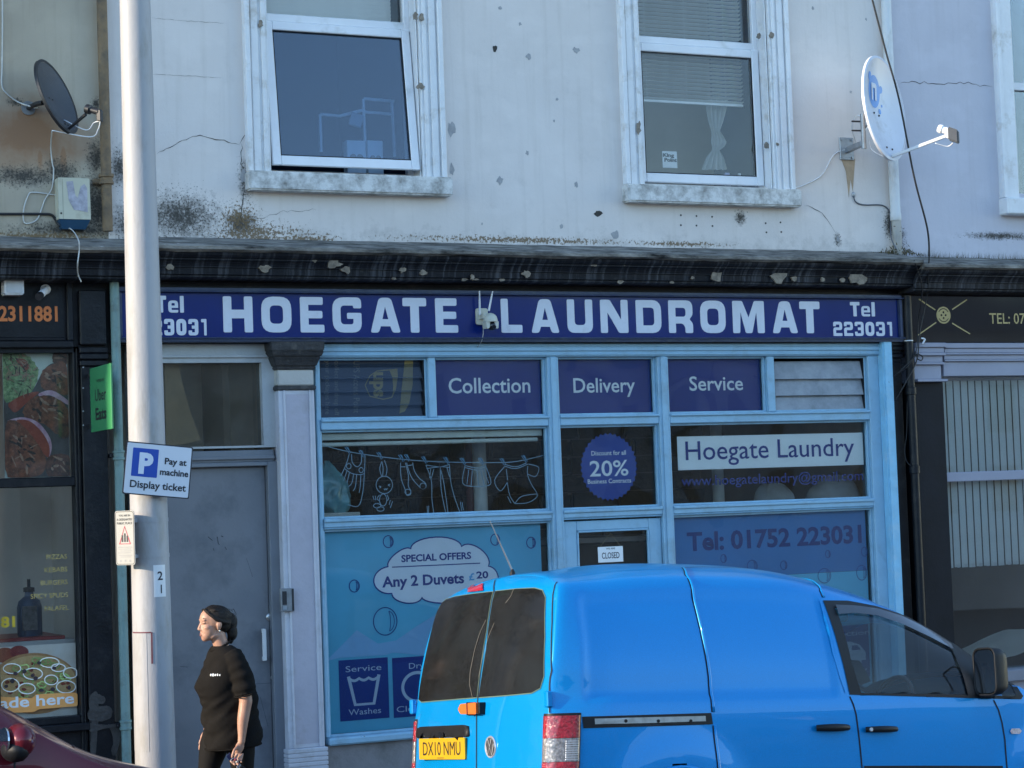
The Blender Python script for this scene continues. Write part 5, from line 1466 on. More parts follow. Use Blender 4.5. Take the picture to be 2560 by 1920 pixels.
# satellite dishes
def dish(name, label, c, n, half_w, half_h, mt, mtb, depth):
    """offset dish: returns (thing, frame functions)"""
    c = Vector(c); n = Vector(n).normalized()
    right = Vector((0, 0, 1)).cross(n).normalized(); up = n.cross(right)
    t = thing(name, label, 'satellite dish', c)
    def S(a, b2, off=0.0):
        r2 = a*a+b2*b2
        return c+right*(a*half_w)+up*(b2*half_h)+n*(depth*(r2-1)+off)
    def disc(off, R=1.0, nr=7, ns_=40):
        v = [S(0, 0, off)]; f = []
        for i in range(1, nr+1):
            for k in range(ns_):
                th = 2*math.pi*k/ns_; v.append(S(R*i/nr*math.cos(th), R*i/nr*math.sin(th), off))
        for k in range(ns_): f.append((0, 1+k, 1+(k+1) % ns_))
        for i in range(nr-1):
            for k in range(ns_):
                k2 = (k+1) % ns_; f.append((1+i*ns_+k, 1+(i+1)*ns_+k, 1+(i+1)*ns_+k2, 1+i*ns_+k2))
        return v, f
    v1, f1 = disc(0); v2, f2 = disc(-.006)
    M().add(v1, f1).build('reflector', mt, t, smooth=True)
    M().add(v2, [q[::-1] for q in f2]).build('reflector_back', mtb, t, smooth=True)
    rim = [S(math.cos(2*math.pi*k/48), math.sin(2*math.pi*k/48), -.003) for k in range(49)]
    m = M()
    vv = []
    for k in range(48):
        th = 2*math.pi*k/48; e = 1.0+.018/half_w
        vv += [S(math.cos(th), math.sin(th), .002), S(math.cos(th)*e, math.sin(th)*e, -.004-2*depth*.03), S(math.cos(th)*e, math.sin(th)*e, -.024-2*depth*.03)]
    ff = []
    for k in range(48):
        k2 = (k+1) % 48
        ff += [(3*k, 3*k+1, 3*k2+1, 3*k2), (3*k+1, 3*k+2, 3*k2+2, 3*k2+1)]
    m.add(vv, ff).build('rim', mtb, t, smooth=50, fixn=True)
    return t, S, right, up, n
DGR = pm('charcoal_mesh_dish', (.05, .055, .065), .5, .12, 4, .3, 300)
DWH = pm('white_dish_enamel', (.60, .62, .68), .35, .04, 4, dirt=((.42, .42, .42), .06, 6))
BLK = pm('black_plastic', (.02, .02, .023), .45, .2, 8)
GALV = pm('galvanised_steel', (.36, .38, .40), .45, .15, 14, metal=.7)
# charcoal dish
yd = -.28
cD = P(143, 241, yd)
t, S, ri, up, n_ = dish('charcoal_satellite_dish', 'small charcoal satellite dish on the cracked bare cement wall', cD, (.66, -.62, .34), .205, .262, DGR, BLK, .05)
for (a, b2) in ((-.15, .02), (.07, 0), (.0, -.78), (.17, -.80)):
    M().ball(S(a, b2, .002), .006, .006, .006, 8, 6).build('rivet', CRACK, t)
arm0 = S(.0, -.95, .0); lnb = P(232, 276, yd-.20)
M().tube([arm0, lnb+Vector((-.05, 0, -.03))], [.010, .012], 8).build('arm', BLK, t, smooth=40)
ax = (S(0, 0, 0)-lnb).normalized()
M().lathe(lnb-ax*.05, ax, [(.022, 0), (.022, .065), (.034, .07), (.034, .10), (.030, .104)], 18).build('feed_horn', BLK, t, smooth=40)
M().obox(lnb-ax*.055+Vector((0, 0, -.022)), ax*.02, Vector((0, 0, .042)), ax.cross(Vector((0, 0, 1)))*.018).build('converter', BLK, t, bevel=.006)
bk0 = S(-.1, 0, -.06)
M().tube([bk0, bk0+Vector((-.03, .05, 0)), Vector((bk0.x-.05, 0, bk0.z))], .018, 10).build('wall_bracket', BLK, t, smooth=40)
M().lathe((bk0.x-.05, .0, bk0.z), (0, -1, 0), [(.05, 0), (.05, .012)], 16).build('wall_plate', GALV, t)
lp = lnb-ax*.06+Vector((0, 0, -.06))
for i, (u, v, u2, v2) in enumerate(((215, 325, 160, 300), (225, 342, 130, 326))):
    M().tube(smooth_path([lp, P(u+20, v-18, yd-.2), P(u, v, yd-.15), P(u2, v2, yd)]), .0042, 6).build('lead', UPVC, t, smooth=True)
# white dish
yd = -.52
cW = P(2213, 270, yd)
t, S, ri, up, n_ = dish('white_satellite_dish', 'large white satellite dish with blue logo beside the white drainpipe', cW, (.46, -.86, .10), .345, .420, DWH, DWH, .075)
LOGO = pm('blue_dish_print', (.12, .30, .66), .4, .08, 6)
def patch(pts, off, mt, nm):
    v = [S(a, b2, off) for (a, b2) in pts]
    tr = tessellate_polygon([[Vector((a, b2, 0)) for (a, b2) in pts]])
    ff = []
    for q in tr:
        a, b2, c_ = (pts[i] for i in q)
        ff.append(tuple(q) if (b2[0]-a[0])*(c_[1]-a[1])-(b2[1]-a[1])*(c_[0]-a[0]) > 0 else (q[0], q[2], q[1]))
    M().add(v, ff).build(nm, mt, t)
def fan(cx, cz, rx, rz, off, mt, nm):
    v = [S(cx, cz, off)]; n1 = 28
    for i in (1, 2, 3):
        for k in range(n1):
            a = 2*math.pi*k/n1; v.append(S(cx+rx*i/3*math.cos(a), cz+rz*i/3*math.sin(a), off))
    f = [(0, 1+k, 1+(k+1) % n1) for k in range(n1)]
    for i in (0, 1):
        for k in range(n1): f.append((1+i*n1+k, 1+(i+1)*n1+k, 1+(i+1)*n1+(k+1) % n1, 1+i*n1+(k+1) % n1))
    M().add(v, f).build(nm, mt, t, smooth=True)
fan(-.14, .35, .33, .32, .0025, LOGO, 'logo_disc'); fan(-.40, .62, .11, .09, .003, LOGO, 'logo_ear'); fan(.22, .42, .08, .075, .003, LOGO, 'logo_ear'); fan(.12, -.02, .06, .055, .003, LOGO, 'logo_dot'); fan(.24, .1, .028, .028, .003, LOGO, 'logo_dot')
nn = [(-.30, .18), (-.30, .50), (-.28, .51), (-.05, .51), (.0, .47), (.0, .18), (-.09, .18), (-.09, .42), (-.21, .42), (-.21, .18)]
patch(nn, .008, SIGNW, 'logo_letter')
for (a, b2) in ((-.22, -.08), (.04, -.11), (-.05, -.78), (.20, -.80)):
    M().ball(S(a, b2, .002), .009, .009, .009, 8, 6).build('rivet', CRACK, t)
a0 = S(.0, -.97, .0); ln = P(2370, 338, yd-.33)
dr_ = (ln-a0).normalized()
sd_ = dr_.cross(Vector((0, 0, 1))).normalized(); u_ = sd_.cross(dr_)
M().obox((a0+ln)/2, dr_*((ln-a0).length/2), sd_*.011, u_*.013).build('arm', pm('white_arm_paint', (.66, .66, .66), .4, .05, 6), t, bevel=.003)
ax = (S(0, 0, 0)-ln).normalized()
M().lathe(ln+ax*.0+Vector((0, 0, .03)), ax, [(.028, 0), (.028, .05), (.036, .052), (.036, .07), (.030, .085)], 18).build('feed_horn', UPVC, t, smooth=40)
M().obox(ln-ax*.05+Vector((0, 0, .015)), ax*.045, Vector((0, 0, .055)), ax.cross(Vector((0, 0, 1))).normalized()*.04).build('converter', pm('dark_grey_plastic', (.055, .06, .07), .5, .15, 9), t, bevel=.01, seg=2)
M().obox(ln+Vector((0, 0, .015)), ax*.012, Vector((0, 0, .045)), ax.cross(Vector((0, 0, 1))).normalized()*.03).build('clamp', UPVC, t, bevel=.004)
M().tube(smooth_path([ln-ax*.04+Vector((0, 0, -.05)), P(2368, 366, yd-.3), P(2338, 358, yd-.27)]), .004, 6).build('lead', UPVC, t, smooth=True)
pp_ = P(2158, 325, -.38)
M().tube([(pp_.x, -.38, Z_(2160, 372, -.38)), (pp_.x, -.38, Z_(2160, 285, -.38))], .021, 14).build('mast', GALV, t, smooth=40)
wp = P(2117, 372, -.01)
M().box(wp.x-.07, wp.x+.07, -.014, .0, wp.z-.095, wp.z+.095).build('wall_plate', GALV, t, bevel=.004)
for dx in (-.05, .05):
    for dz in (-.075, .075): M().lathe((wp.x+dx, -.014, wp.z+dz), (0, -1, 0), [(.011, 0), (.011, .008)], 8).build('bolt', GALV, t)
M().obox(((wp.x+pp_.x)/2, -.19, (wp.z+Z_(2160, 368, -.38))/2+.01), Vector((pp_.x-wp.x, -.36, 0))*.5, Vector((.36, pp_.x-wp.x, 0)).normalized()*.02, (0, 0, .022)).build('bracket_arm', GALV, t, bevel=.003)
for v_ in (303, 326):
    q = P(2160, v_, -.38); b0 = S(-.12, (-.05 if v_ == 303 else -.18), -.03)
    M().obox((q+b0)/2, (b0-q)*.55, Vector((0, 0, .008)), Vector((0, .02, 0))).build('clamp', GALV, t)
    M().tube([q+Vector((-.01, .02, 0)), q+Vector((-.10, .03, 0))], .007, 8).build('bolt', BLK, t)
M().tube(smooth_path([P(2160, 292, -.36), P(2140, 290, -.3), P(2130, 320, -.2), P(2138, 355, -.1), P(2124, 374, -.02), P(2105, 376, -.01), P(2082, 390, -.01), P(2060, 430, -.01), P(2040, 448, -.01), P(1995, 468, -.02), P(1960, 473, -.07)]), .0048, 6).build('lead', UPVC, t, smooth=True)
M().tube(smooth_path([P(2172, 350, -.36), P(2180, 375, -.38), P(2210, 392, -.44)]), .0045, 6).build('lead', UPVC, t, smooth=True)
m = M().prism(cpx([(370, 1030), (460, 1030), (445, 1240), (430, 1160), (420, 1280), (400, 1110)], 1960, 0, 2.592, 0)[::-1], -.0025, .001)
m.build('rust_stain', pm('rust_run', (.42, .32, .22), .9, .2, 12), B, fixn=True)

# alarm box
ya = -.10
a0, a1 = P(148, 547, ya), P(225, 446, ya)
t = thing('alarm_box', 'cream burglar alarm box with blue base and torn sticker', 'alarm box', ((a0.x+a1.x)/2, 0, a0.z))
M().prism(rpoly([(a0.x, a0.z, .004), (a1.x, a0.z, .004), (a1.x-.004, a1.z, .012), (a0.x-.004, a1.z, .012)]), ya, .0).build('cover', pm('cream_alarm_plastic', (.52, .51, .40), .5, .07, 5, dirt=((.35, .32, .24), .1, 7)), t, bevel=.006, seg=2, fixn=True)
M().add(*(lambda z0, z1: ([(a0.x+.005, ya+.005, z1), (a1.x-.003, ya+.005, z1), (a1.x-.003, 0, z1), (a0.x+.005, 0, z1), (a0.x+.03, ya+.04, z0), (a1.x-.03, ya+.04, z0), (a1.x-.03, 0, z0), (a0.x+.03, 0, z0)], [(4, 5, 1, 0), (5, 6, 2, 1), (6, 7, 3, 2), (7, 4, 0, 3), (7, 6, 5, 4), (0, 1, 2, 3)]))(a0.z-.065, a0.z-.001)).build('base', pm('blue_alarm_base', (.02, .07, .14), .4, .1, 5), t, fixn=True)
stk = cpx([(550, 1175), (605, 1170), (625, 1290), (645, 1310), (670, 1215), (700, 1195), (722, 1230), (728, 1430), (660, 1415), (615, 1410), (570, 1330)], 0, 100, 3.319, ya)
M().prism(stk[::-1], ya-.002, ya-.0003).build('torn_sticker', pm('silver_torn_label', (.36, .35, .40), .4, .3, 25), t, fixn=True)
m = M().box(a0.x+.028, a0.x+.031, ya-.001, ya, a0.z, a1.z-.01); m.build('seam', pm('cream_shadow_line', (.3, .29, .22), .6), t)
c = P(153, 533, ya); M().lathe((c.x, ya, c.z), (0, -1, 0), [(.007, 0), (.007, .002)], 10).build('screw', CRACK, t)

# cables of the left wall
WC = pm('white_cable', (.55, .55, .52), .5, .08, 9); BC = pm('black_cable', (.012, .012, .014), .5, .1, 9)
cable('white_cable', [(6, -10), (6, 90), (5, 165), (5, 215), (18, 235), (45, 255), (80, 267, -.1), (96, 270, -.15)], .0055, WC, 'white cable running down the bare cement wall to the charcoal dish')
cable('white_cable', [(130, 328, -.2), (127, 370, -.03), (131, 410), (134, 425), (130, 470), (112, 500), (95, 545), (75, 558), (60, 555), (59, 525), (70, 490), (84, 481), (145, 489)], .005, WC, 'looped white cable hanging below the charcoal dish to the alarm box', k=8)
cable('black_conduit', [(-5, 535), (40, 535), (105, 535), (130, 538), (142, 555), (150, 565, -.03)], .0095, BLK, 'black conduit running along the cement wall to the alarm box', 'conduit', y=-.012)
cable('white_cable', [(150, 560, -.02), (180, 575, -.1), (196, 600, -.44), (198, 625, -.44), (194, 660, -.44), (195, 685, -.31), (203, 705, -.28)], .0045, WC, 'thin pale cable dangling over the cornice above the takeaway fascia')
cable('grey_cable', [(2133, 490), (2140, 505), (2160, 512), (2205, 513), (2224, 530), (2226, 560, -.03), (2228, 595, -.1), (2240, 622, -.3)], .0055, pm('grey_cable_sheath', (.10, .11, .13), .5), 'grey cable stapled across the pale wall beside the white drainpipe')
c = P(2133, 487, 0); single(M().ball((c.x, -.005, c.z), .018, .012, .026, 12, 8), 'cable_grommet', GALV, 'grey oval cable entry cap on the pale wall under the dish', 'cable cap', smooth=True)
cable('black_cable', [(2178, -12, -.62), (2215, 130, -.62), (2248, 250, -.62), (2285, 440, -.56), (2318, 570, -.5), (2323, 640, -.45)], .0085, BC, 'thick black cable sagging down past the white dish to the cornice', k=10)
cable('black_cable', [(2323, 640, -.45), (2320, 700, -.32), (2318, 740, -.2), (2300, 830, -.16), (2292, 900, -.17), (2262, 960, -.18), (2240, 1000, -.12)], .006, BC, 'black cable looping from the cornice down past the tailor sign', k=8)
cable('black_cable', [(2285, 650, -.44), (2305, 720, -.3), (2296, 800, -.15), (2290, 880, -.17), (2258, 920, -.18), (2235, 942, -.1)], .005, BC, 'thin black cable crossing in front of the black drainpipe top', k=8)
cable('black_cable', [(2288, 885, -.17), (2298, 886, -.2), (2307, 893, -.2), (2303, 901, -.19), (2294, 897, -.18), (2290, 888, -.17), (2270, 915, -.17), (2245, 935, -.12)], .005, BC, 'small curl of black cable beside the black drainpipe', k=8)
cable('black_cable', [(2268, 1000, -.1), (2267, 1080, -.1), (2262, 1120, -.09), (2265, 1150, -.1), (2280, 1168, -.13)], .0045, BC, 'slack black cable hanging along the black drainpipe', k=8)
cable('white_tag', [(2303, 846, -.15), (2312, 848, -.15), (2306, 860, -.15)], .008, UPVC, 'white cable tie end on cables beside the tailor sign', 'cable tie', k=3)

# dome camera on the sign
yc = -.10
t = thing('dome_camera', 'white dome security camera with two antennas on the navy sign', 'security camera', (X_(1205, 792, yc), yc, Z_(1205, 815, yc)))
IV = pm('ivory_camera_plastic', (.52, .53, .46), .45, .06, 8)
a0, a1 = P(1190.5, 812, -.115), P(1218, 771, -.115)
M().prism(rrect(a0.x, a1.x, a0.z, a1.z, .02), -.125, -.1035).build('base_plate', IV, t, bevel=.003, fixn=True)
c = P(1226, 801, -.22)
M().obox((c.x-.03, -.16, c.z+.035), (.02, 0, 0), (0, .05, 0), (0, 0, .02)).build('arm', IV, t, bevel=.004)
R_ = .054
prf = [(R_*math.sin(a), R_*.95*math.cos(a)+.005) for a in [RD(q) for q in (4, 15, 30, 45, 60, 75, 90)]]
M().lathe((c.x, -.22, c.z), (0, 0, 1), [(r_, h) for (r_, h) in prf][::-1], 28).build('dome', IV, t, smooth=50)
M().lathe((c.x, -.22, c.z-.012), (0, 0, 1), [(R_*1.02, 0), (R_*1.02, .016)], 28).build('dome_ring', IV, t, smooth=40)
for s in (-1, 1):
    M().prism(rpoly([(c.x+s*R_*.98, c.z-.01, .0), (c.x+s*R_*.35, c.z-.01, .012), (c.x+s*R_*.42, c.z-.06, .015), (c.x+s*R_*.9, c.z-.068, .015)]), -.255, -.185).build('yoke', IV, t, bevel=.004, fixn=True)
M().ball((c.x+.008, -.225, c.z-.042), .036, .036, .036, 20, 14).build('camera_ball', pm('smoked_lens', (.008, .009, .011), .12, .2, 6, coat=.5), t, smooth=True)
M().lathe((c.x+.012, -.258, c.z-.052), (0, -1, -.25), [(.016, 0), (.014, .006), (.006, .007)], 16).build('lens', pm('lens_glass', (.01, .012, .02), .05), t, smooth=40)
for (u1, v1, u2, v2, y1) in ((1199.6, 788, 1198.5, 727, -.15), (1221.8, 777, 1231.6, 728, -.2)):
    q1, q2 = P(u1, v1, y1), P(u2, v2, y1-.01)
    M().tube([q1, q1.lerp(q2, .5), q2], [.0085, .0075, .005], 10).build('antenna', pm('white_antenna', (.66, .68, .72), .4), t, smooth=40)
q1 = P(1207, 812, -.13)
M().tube(smooth_path([q1, P(1208, 835, -.14), P(1203, 855, -.12), P(1193, 868, -.06)]), .003, 6).build('lead', GALV, t, smooth=True)
# entry phone on the pilaster
yp = -.12
a0, a1 = P(703, 1530, yp), P(735, 1470, yp)
t = thing('entry_phone', 'weathered grey door entry keypad on the pale pilaster', 'intercom', ((a0.x+a1.x)/2, yp, a0.z))
M().box(a0.x, a1.x, yp, -.086, a0.z, a1.z).build('housing', pm('worn_steel_plate', (.24, .25, .26), .5, .3, 12, metal=.4), t, bevel=.004)
M().box(a0.x+.012, a0.x+.045, yp-.003, yp, a0.z+.05, a1.z-.02).build('speaker_panel', BLK, t)
M().box(a1.x-.018, a1.x-.003, yp-.002, yp, a0.z+.005, a1.z-.005).build('edge_strip', BLK, t)
M().box(a0.x+.014, a0.x+.043, yp-.003, yp, a0.z+.015, a0.z+.04).build('button', st2, t)
# takeaway: floodlight box, bullet camera
yb = -.17
a0, a1 = P(12, 736, yb), P(60, 693, yb)
t = thing('floodlight', 'square white lamp box on the takeaway fascia above the orange numbers', 'lamp', ((a0.x+a1.x)/2, -.1, a0.z))
M().box(a0.x, a1.x, yb, -.055, a0.z, a1.z).build('housing', UPVC, t, bevel=.008, seg=2)
M().prism(rrect(a0.x+.012, a1.x-.012, a0.z+.012, a1.z-.012, .01), yb-.004, yb-.0005).build('lens', pm('frosted_cover', (.46, .48, .50), .3, .12, 9), t, fixn=True)
c0, c1 = P(117, 722, -.10), P(97, 742, -.24)
t = thing('bullet_camera', 'small white bullet camera pointing down on the takeaway fascia', 'security camera', (c0.x, -.06, c1.z))
M().lathe((c0.x, -.055, c0.z), (0, -1, 0), [(.036, 0), (.036, .012), (.028, .02)], 20).build('base', UPVC, t, smooth=40)
d = (c1-c0)
M().lathe(c0, d, [(.020, 0), (.026, .01), (.026, d.length*.8)], 18).build('body', UPVC, t, smooth=40)
M().lathe(c0+d*.8, d, [(.0262, 0), (.0262, d.length*.22), (.018, d.length*.22)], 18).build('lens_hood', BLK, t, smooth=40)
# projecting delivery sign
t = thing('projecting_sign', 'green projecting delivery sign with black lettering beside the drainpipe', 'sign', (X_(250, 1000, -.35), -.35, Z_(250, 1080, -.35)))
fx = X_(224, 1000, -.14)
def fpt(u, v): return PXp(u, v, fx)
y0_, y1_ = fpt(226, 1000).y, fpt(278, 990).y
zt_g = (fpt(224, 921).z+fpt(276, 908).z)/2; zb_g = (fpt(228, 1081).z+fpt(280, 1072).z)/2
M().box(fx, fx+.012, y1_, y0_, zb_g, zt_g).build('panel', pm('mint_green_acrylic', (.045, .27, .10), .4, .05, 5), t, bevel=.002)
M().box(fx+.002, fx+.01, y0_, -.09, zt_g-.06, zt_g-.03).build('bracket', BLK, t); M().box(fx+.002, fx+.01, y0_, -.09, zb_g+.03, zb_g+.06).build('bracket', BLK, t)
def side_text(s, f0, f1, g0, g1, bold):
    v, f = text_geo(s, bold); a, b2 = min(p[0] for p in v), max(p[0] for p in v); ch = cap_h(bold)
    yy = lambda k: y0_+(y1_-y0_)*k
    zz = lambda k: zb_g+(zt_g-zb_g)*k
    M().add([(fx-.0012, yy(f0+(p[0]-a)/(b2-a)*(f1-f0)), zz(g0+p[1]/ch*(g1-g0))) for p in v], f).build('lettering', BLK, t)
side_text('WE\'RE ON', .32, .68, .755, .80, .01); side_text('Uber', .24, .76, .47, .65, .01); side_text('Eats', .24, .76, .18, .36, .03)
for v_ in (918, 1028, 1063, 970):
    c = P(208, v_, -.083); M().lathe((c.x, -.081, c.z), (0, -1, 0), [(.006, 0), (.006, .004)], 8).build('screw', GALV, t)

# ================================================================== LAMP POST AND ITS SIGNS
py_ = -2.0
pxm = X_(372, 1200, py_)
pz0 = pave_z(pxm)
tp = X_(337.5, 0, py_); bt = X_(389, 1900, py_)
t = thing('lamp_post', 'tall pale grey painted lamp post on the pavement edge', 'lamp post', (pxm, py_, pz0))
POSTM = pm('pale_post_paint', (.34, .34, .35), .55, .05, 4, .15, 60, dirt=((.24, .23, .20), .12, 7), chips=((.10, .05, .045), -.075, 14), stretch=(1, 1, .35))
def post_r(z): return .128-(z-pz0)*.0062
def post_c(z):
    k = (z-Z_(389, 1900, py_))/(Z_(337.5, 0, py_)-Z_(389, 1900, py_))
    return Vector((bt+(tp-bt)*k, py_, z))
zz = [pz0-.05+i*.25 for i in range(34)]
M().tube([post_c(z) for z in zz], [post_r(z) for z in zz], 40).build('shaft', POSTM, t, smooth=50)
top = post_c(zz[-1])
M().tube(smooth_path([top, top+Vector((0, -.05, .25)), top+Vector((0, -.4, .5)), top+Vector((0, -1.0, .6))]), .045, 12).build('outreach_arm', POSTM, t, smooth=40)
M().ball(top+Vector((0, -1.3, .6)), .14, .36, .08, 16, 10).build('lantern', pm('grey_lantern', (.3, .3, .3), .5), t, smooth=True)
# access door on the left of the shaft
def post_pt(th, z, off=0.0):      # th from the camera side, positive to the right
    c = post_c(z); a = RD(15.5)+th; r_ = post_r(z)+off
    return Vector((c.x-math.sin(a)*r_*1.0, c.y-math.cos(a)*r_, z)) if False else Vector((c.x+math.sin(th-RD(15.5))*r_, c.y-math.cos(th-RD(15.5))*r_, z))
dzt, dzb = Z_(355, 1582, py_-.1), Z_(360, 1880, py_-.1)
m = M(); m.grid(lambda a, b2: post_pt(RD(-112+a*95), dzb+(dzt-dzb)*b2, .0015), 12, 2)
m.build('access_door', POSTM, t, smooth=True)
MAR = pm('maroon_primer_line', (.12, .03, .045), .7, .2, 20)
m = M(); m.grid(lambda a, b2: post_pt(RD(-75+a*72), dzt-.004+.008*b2, .0027), 12, 1); m.build('door_edge_line', MAR, t)
m = M(); m.grid(lambda a, b2: post_pt(RD(-4+a*4.5-b2*1.0), dzt-.19*b2, .0027), 1, 8); m.build('door_edge_line', MAR, t)
# straps
def strap(z, t):
    m = M(); m.grid(lambda a, b2: post_pt(RD(-180+360*a), z-.012+.024*b2, .0025), 40, 1); return m.build('strap', POSTM, t, smooth=True)
s_t = thing('parking_sign', 'white pay at machine parking sign tilted on the lamp post', 'street sign', tuple(post_c(Z_(390, 1180, py_))))
# plate of the parking sign: rotated rectangle in a plane facing the road
yp = py_-.16
c4_ = [P(316, 1102, yp), P(482, 1118, yp), P(473, 1248, yp), P(306, 1234, yp)]
cc = sum(c4_, Vector())/4
ex = ((c4_[1]-c4_[0])+(c4_[2]-c4_[3])); ex = Vector((ex.x, 0, ex.z)); W_ = ex.length/2; ex.normalize()
ez = Vector((-ex.z, 0, ex.x)); H_ = abs(((c4_[0]-c4_[3])+(c4_[1]-c4_[2])).dot(ez))/2
def sp(a, b2, y): q = cc+ex*(a*W_/2)+ez*(b2*H_/2); return (q.x, q.z)
def spl(l): return [sp(a, b2, 0) for (a, b2) in l]
asp = W_/H_
def srr(x0, x1, z0, z1, r): return spl([(p[0], p[1]) for p in [(a, b2*1.0) for (a, b2) in [(q[0], q[1]) for q in [(x, z/ (1)) for (x, z) in rrect(x0, x1, z0, z1, r)]]]])
M().prism(srr(-1, 1, -1, 1, .06), yp, yp+.004).build('plate', pm('sign_black_border', (.02, .02, .03), .4), s_t, fixn=True)
M().prism(srr(-.965, .965, -.955, .955, .05), yp-.001, yp-.0001).build('face', pm('white_sign_sheeting', (.60, .63, .68), .35, .03, 6), s_t, fixn=True)
M().prism(srr(-.79, -.02, -.30, .78, .03), yp-.002, yp-.0011).build('blue_panel', pm('blue_sign_sheeting', (.01, .06, .36), .35, .04, 6), s_t, fixn=True)
def stext(s, x0, x1, zb, zt, mt, bold):
    v, f = text_geo(s, bold); a, b2 = min(p[0] for p in v), max(p[0] for p in v); ch = cap_h(bold)
    out = []
    for p in v:
        q = cc+ex*((x0+(p[0]-a)/(b2-a)*(x1-x0))*W_/2)+ez*((zb+p[1]/ch*(zt-zb))*H_/2); out.append((q.x, yp-.0028, q.z))
    M().add(out, f).build('lettering', mt, s_t)
BKI = pm('black_sign_ink', (.015, .017, .025), .5)
stext('P', -.585, -.16, -.14, .62, SIGNW, .055)
stext('Pay at', .18, .84, .26, .50, BKI, .028); stext('machine', .06, .92, -.16, .08, BKI, .028); stext('Display ticket', -.80, .88, -.72, -.45, BKI, .02)
M().box(cc.x-.05, cc.x+.05, yp+.0045, yp+.05, cc.z-.03, cc.z+.03).build('channel', GALV, s_t)
for z in (cc.z+.0,): strap(z, t)
# public place sign
n2 = Vector((-math.sin(RD(62)), -math.cos(RD(62)), 0)); rt = Vector((0, 0, 1)).cross(n2)*1.0
z_hi, z_lo = Z_(305, 1277, py_-.1), Z_(308, 1413, py_-.1)
ct = post_c((z_hi+z_lo)/2)+n2*.205
p_t = thing('public_place_sign', 'small white public place warning sign strapped to the lamp post', 'street sign', tuple(ct))
hh = (z_hi-z_lo)/2; hw = .083
rt = Vector((math.cos(RD(62)), -math.sin(RD(62)), 0))
def pp2(a, b2, off): return ct+rt*(a*hw)+Vector((0, 0, b2*hh))+n2*off
def plate(l, off0, off1, mt, nm):
    m = M()
    nL = len(l)
    v = [pp2(a, b2, off1) for (a, b2) in l]+[pp2(a, b2, off0) for (a, b2) in l]
    tr = tessellate_polygon([[Vector((a, b2, 0)) for (a, b2) in l]])
    f = []
    for q in tr:
        f += [tuple(q), (q[2]+nL, q[1]+nL, q[0]+nL)]
    f += [(i, (i+1) % nL, nL+(i+1) % nL, nL+i) for i in range(nL)]
    m.add(v, f).build(nm, mt, p_t, fixn=True)
rl = [(a, b2/2.0) for (a, b2) in rrect(-1, 1, -2, 2, .22)]
plate(rl, -.004, 0, pm('ivory_sign_sheeting', (.33, .33, .31), .5, .04, 6), 'plate')
def pstroke(l, w_, off, mt, nm, closed=False):
    m0 = M(); stroke(m0, [(a*hw, b2*hh) for (a, b2) in l], w_, 0, closed)
    m0.v = [ct+rt*p.x+Vector((0, 0, p.z))+n2*off for p in m0.v]
    m0.build(nm, mt, p_t)
pstroke([(a*.93, b2*.965) for (a, b2) in rl], .003, .0012, BKI, 'border', True)
REDI = pm('red_sign_ink', (.36, .03, .06), .5)
pstroke([(0, .42), (.56, -.22), (-.56, -.22)], .011, .0012, REDI, 'warning_triangle', True)
for (a, b2) in ((-.26, .10), (0, .17), (.26, .08)):
    pstroke([(a, -.15), (a, b2)], .013, .0016, BKI, 'figure')
def ptext(s, b0, b1, x0=-.8, x1=.8):
    v, f = text_geo(s, .01); a, c_ = min(p[0] for p in v), max(p[0] for p in v); ch = cap_h(.01)
    M().add([pp2(x0+(p[0]-a)/(c_-a)*(x1-x0), b0+p[1]/ch*(b1-b0), .0014) for p in v], f).build('lettering', BKI, p_t)
ptext('YOU ARE IN', .79, .86, -.6, .6); ptext('A DESIGNATED', .64, .72); ptext('PUBLIC PLACE', .50, .58)
for i, b2 in enumerate((-.34, -.41, -.48, -.55, -.64, -.70)):
    pstroke([(-.72+.1*(i % 3), b2), (.72-.12*(i % 2), b2)], .0035, .0012, pm('grey_small_print', (.25, .25, .26), .6), 'text_line')
for (a, b2) in ((-.5, -.85), (0, -.84), (.5, -.85)): pstroke([(a-.08, b2), (a+.08, b2)], .012, .0012, MATS['grey_small_print'], 'emblem')
for z in (ct.z+hh*.62, ct.z-hh*.70):
    strap(z, t)
    e = post_c(z)+n2*post_r(z)
    M().obox((e+pp2(0, (z-ct.z)/hh, -.004))/2, n2*.045, rt*.02, (0, 0, .012)).build('bracket', POSTM, p_t, bevel=.002)
# stencilled number patch
zp1, zp0 = Z_(405, 1412, py_-.12), Z_(405, 1492, py_-.12)
n_t = thing('number_patch', 'white painted patch stencilled 2 and 1 on the lamp post', 'number plate', tuple(post_pt(RD(28), zp0, .001)))
m = M(); m.grid(lambda a, b2: post_pt(RD(8+a*40), zp0+(zp1-zp0)*b2, .0012), 10, 2); m.build('patch', pm('white_patch_paint', (.66, .67, .68), .5, .05, 9), n_t, smooth=True)
def post_text(s, th0, th1, z0, z1, bold):
    v, f = text_geo(s, bold); a, c_ = min(p[0] for p in v), max(p[0] for p in v); ch = max(p[1] for p in v)
    M().add([post_pt(RD(th0+(p[0]-a)/(c_-a)*(th1-th0)), z0+p[1]/ch*(z1-z0), .0026) for p in v], f).build('lettering', BKI, n_t)
hz = zp1-zp0
post_text('2', 20, 37, zp0+hz*.53, zp0+hz*.80, .02); post_text('I', 29, 33, zp0+hz*.12, zp0+hz*.38, .02)

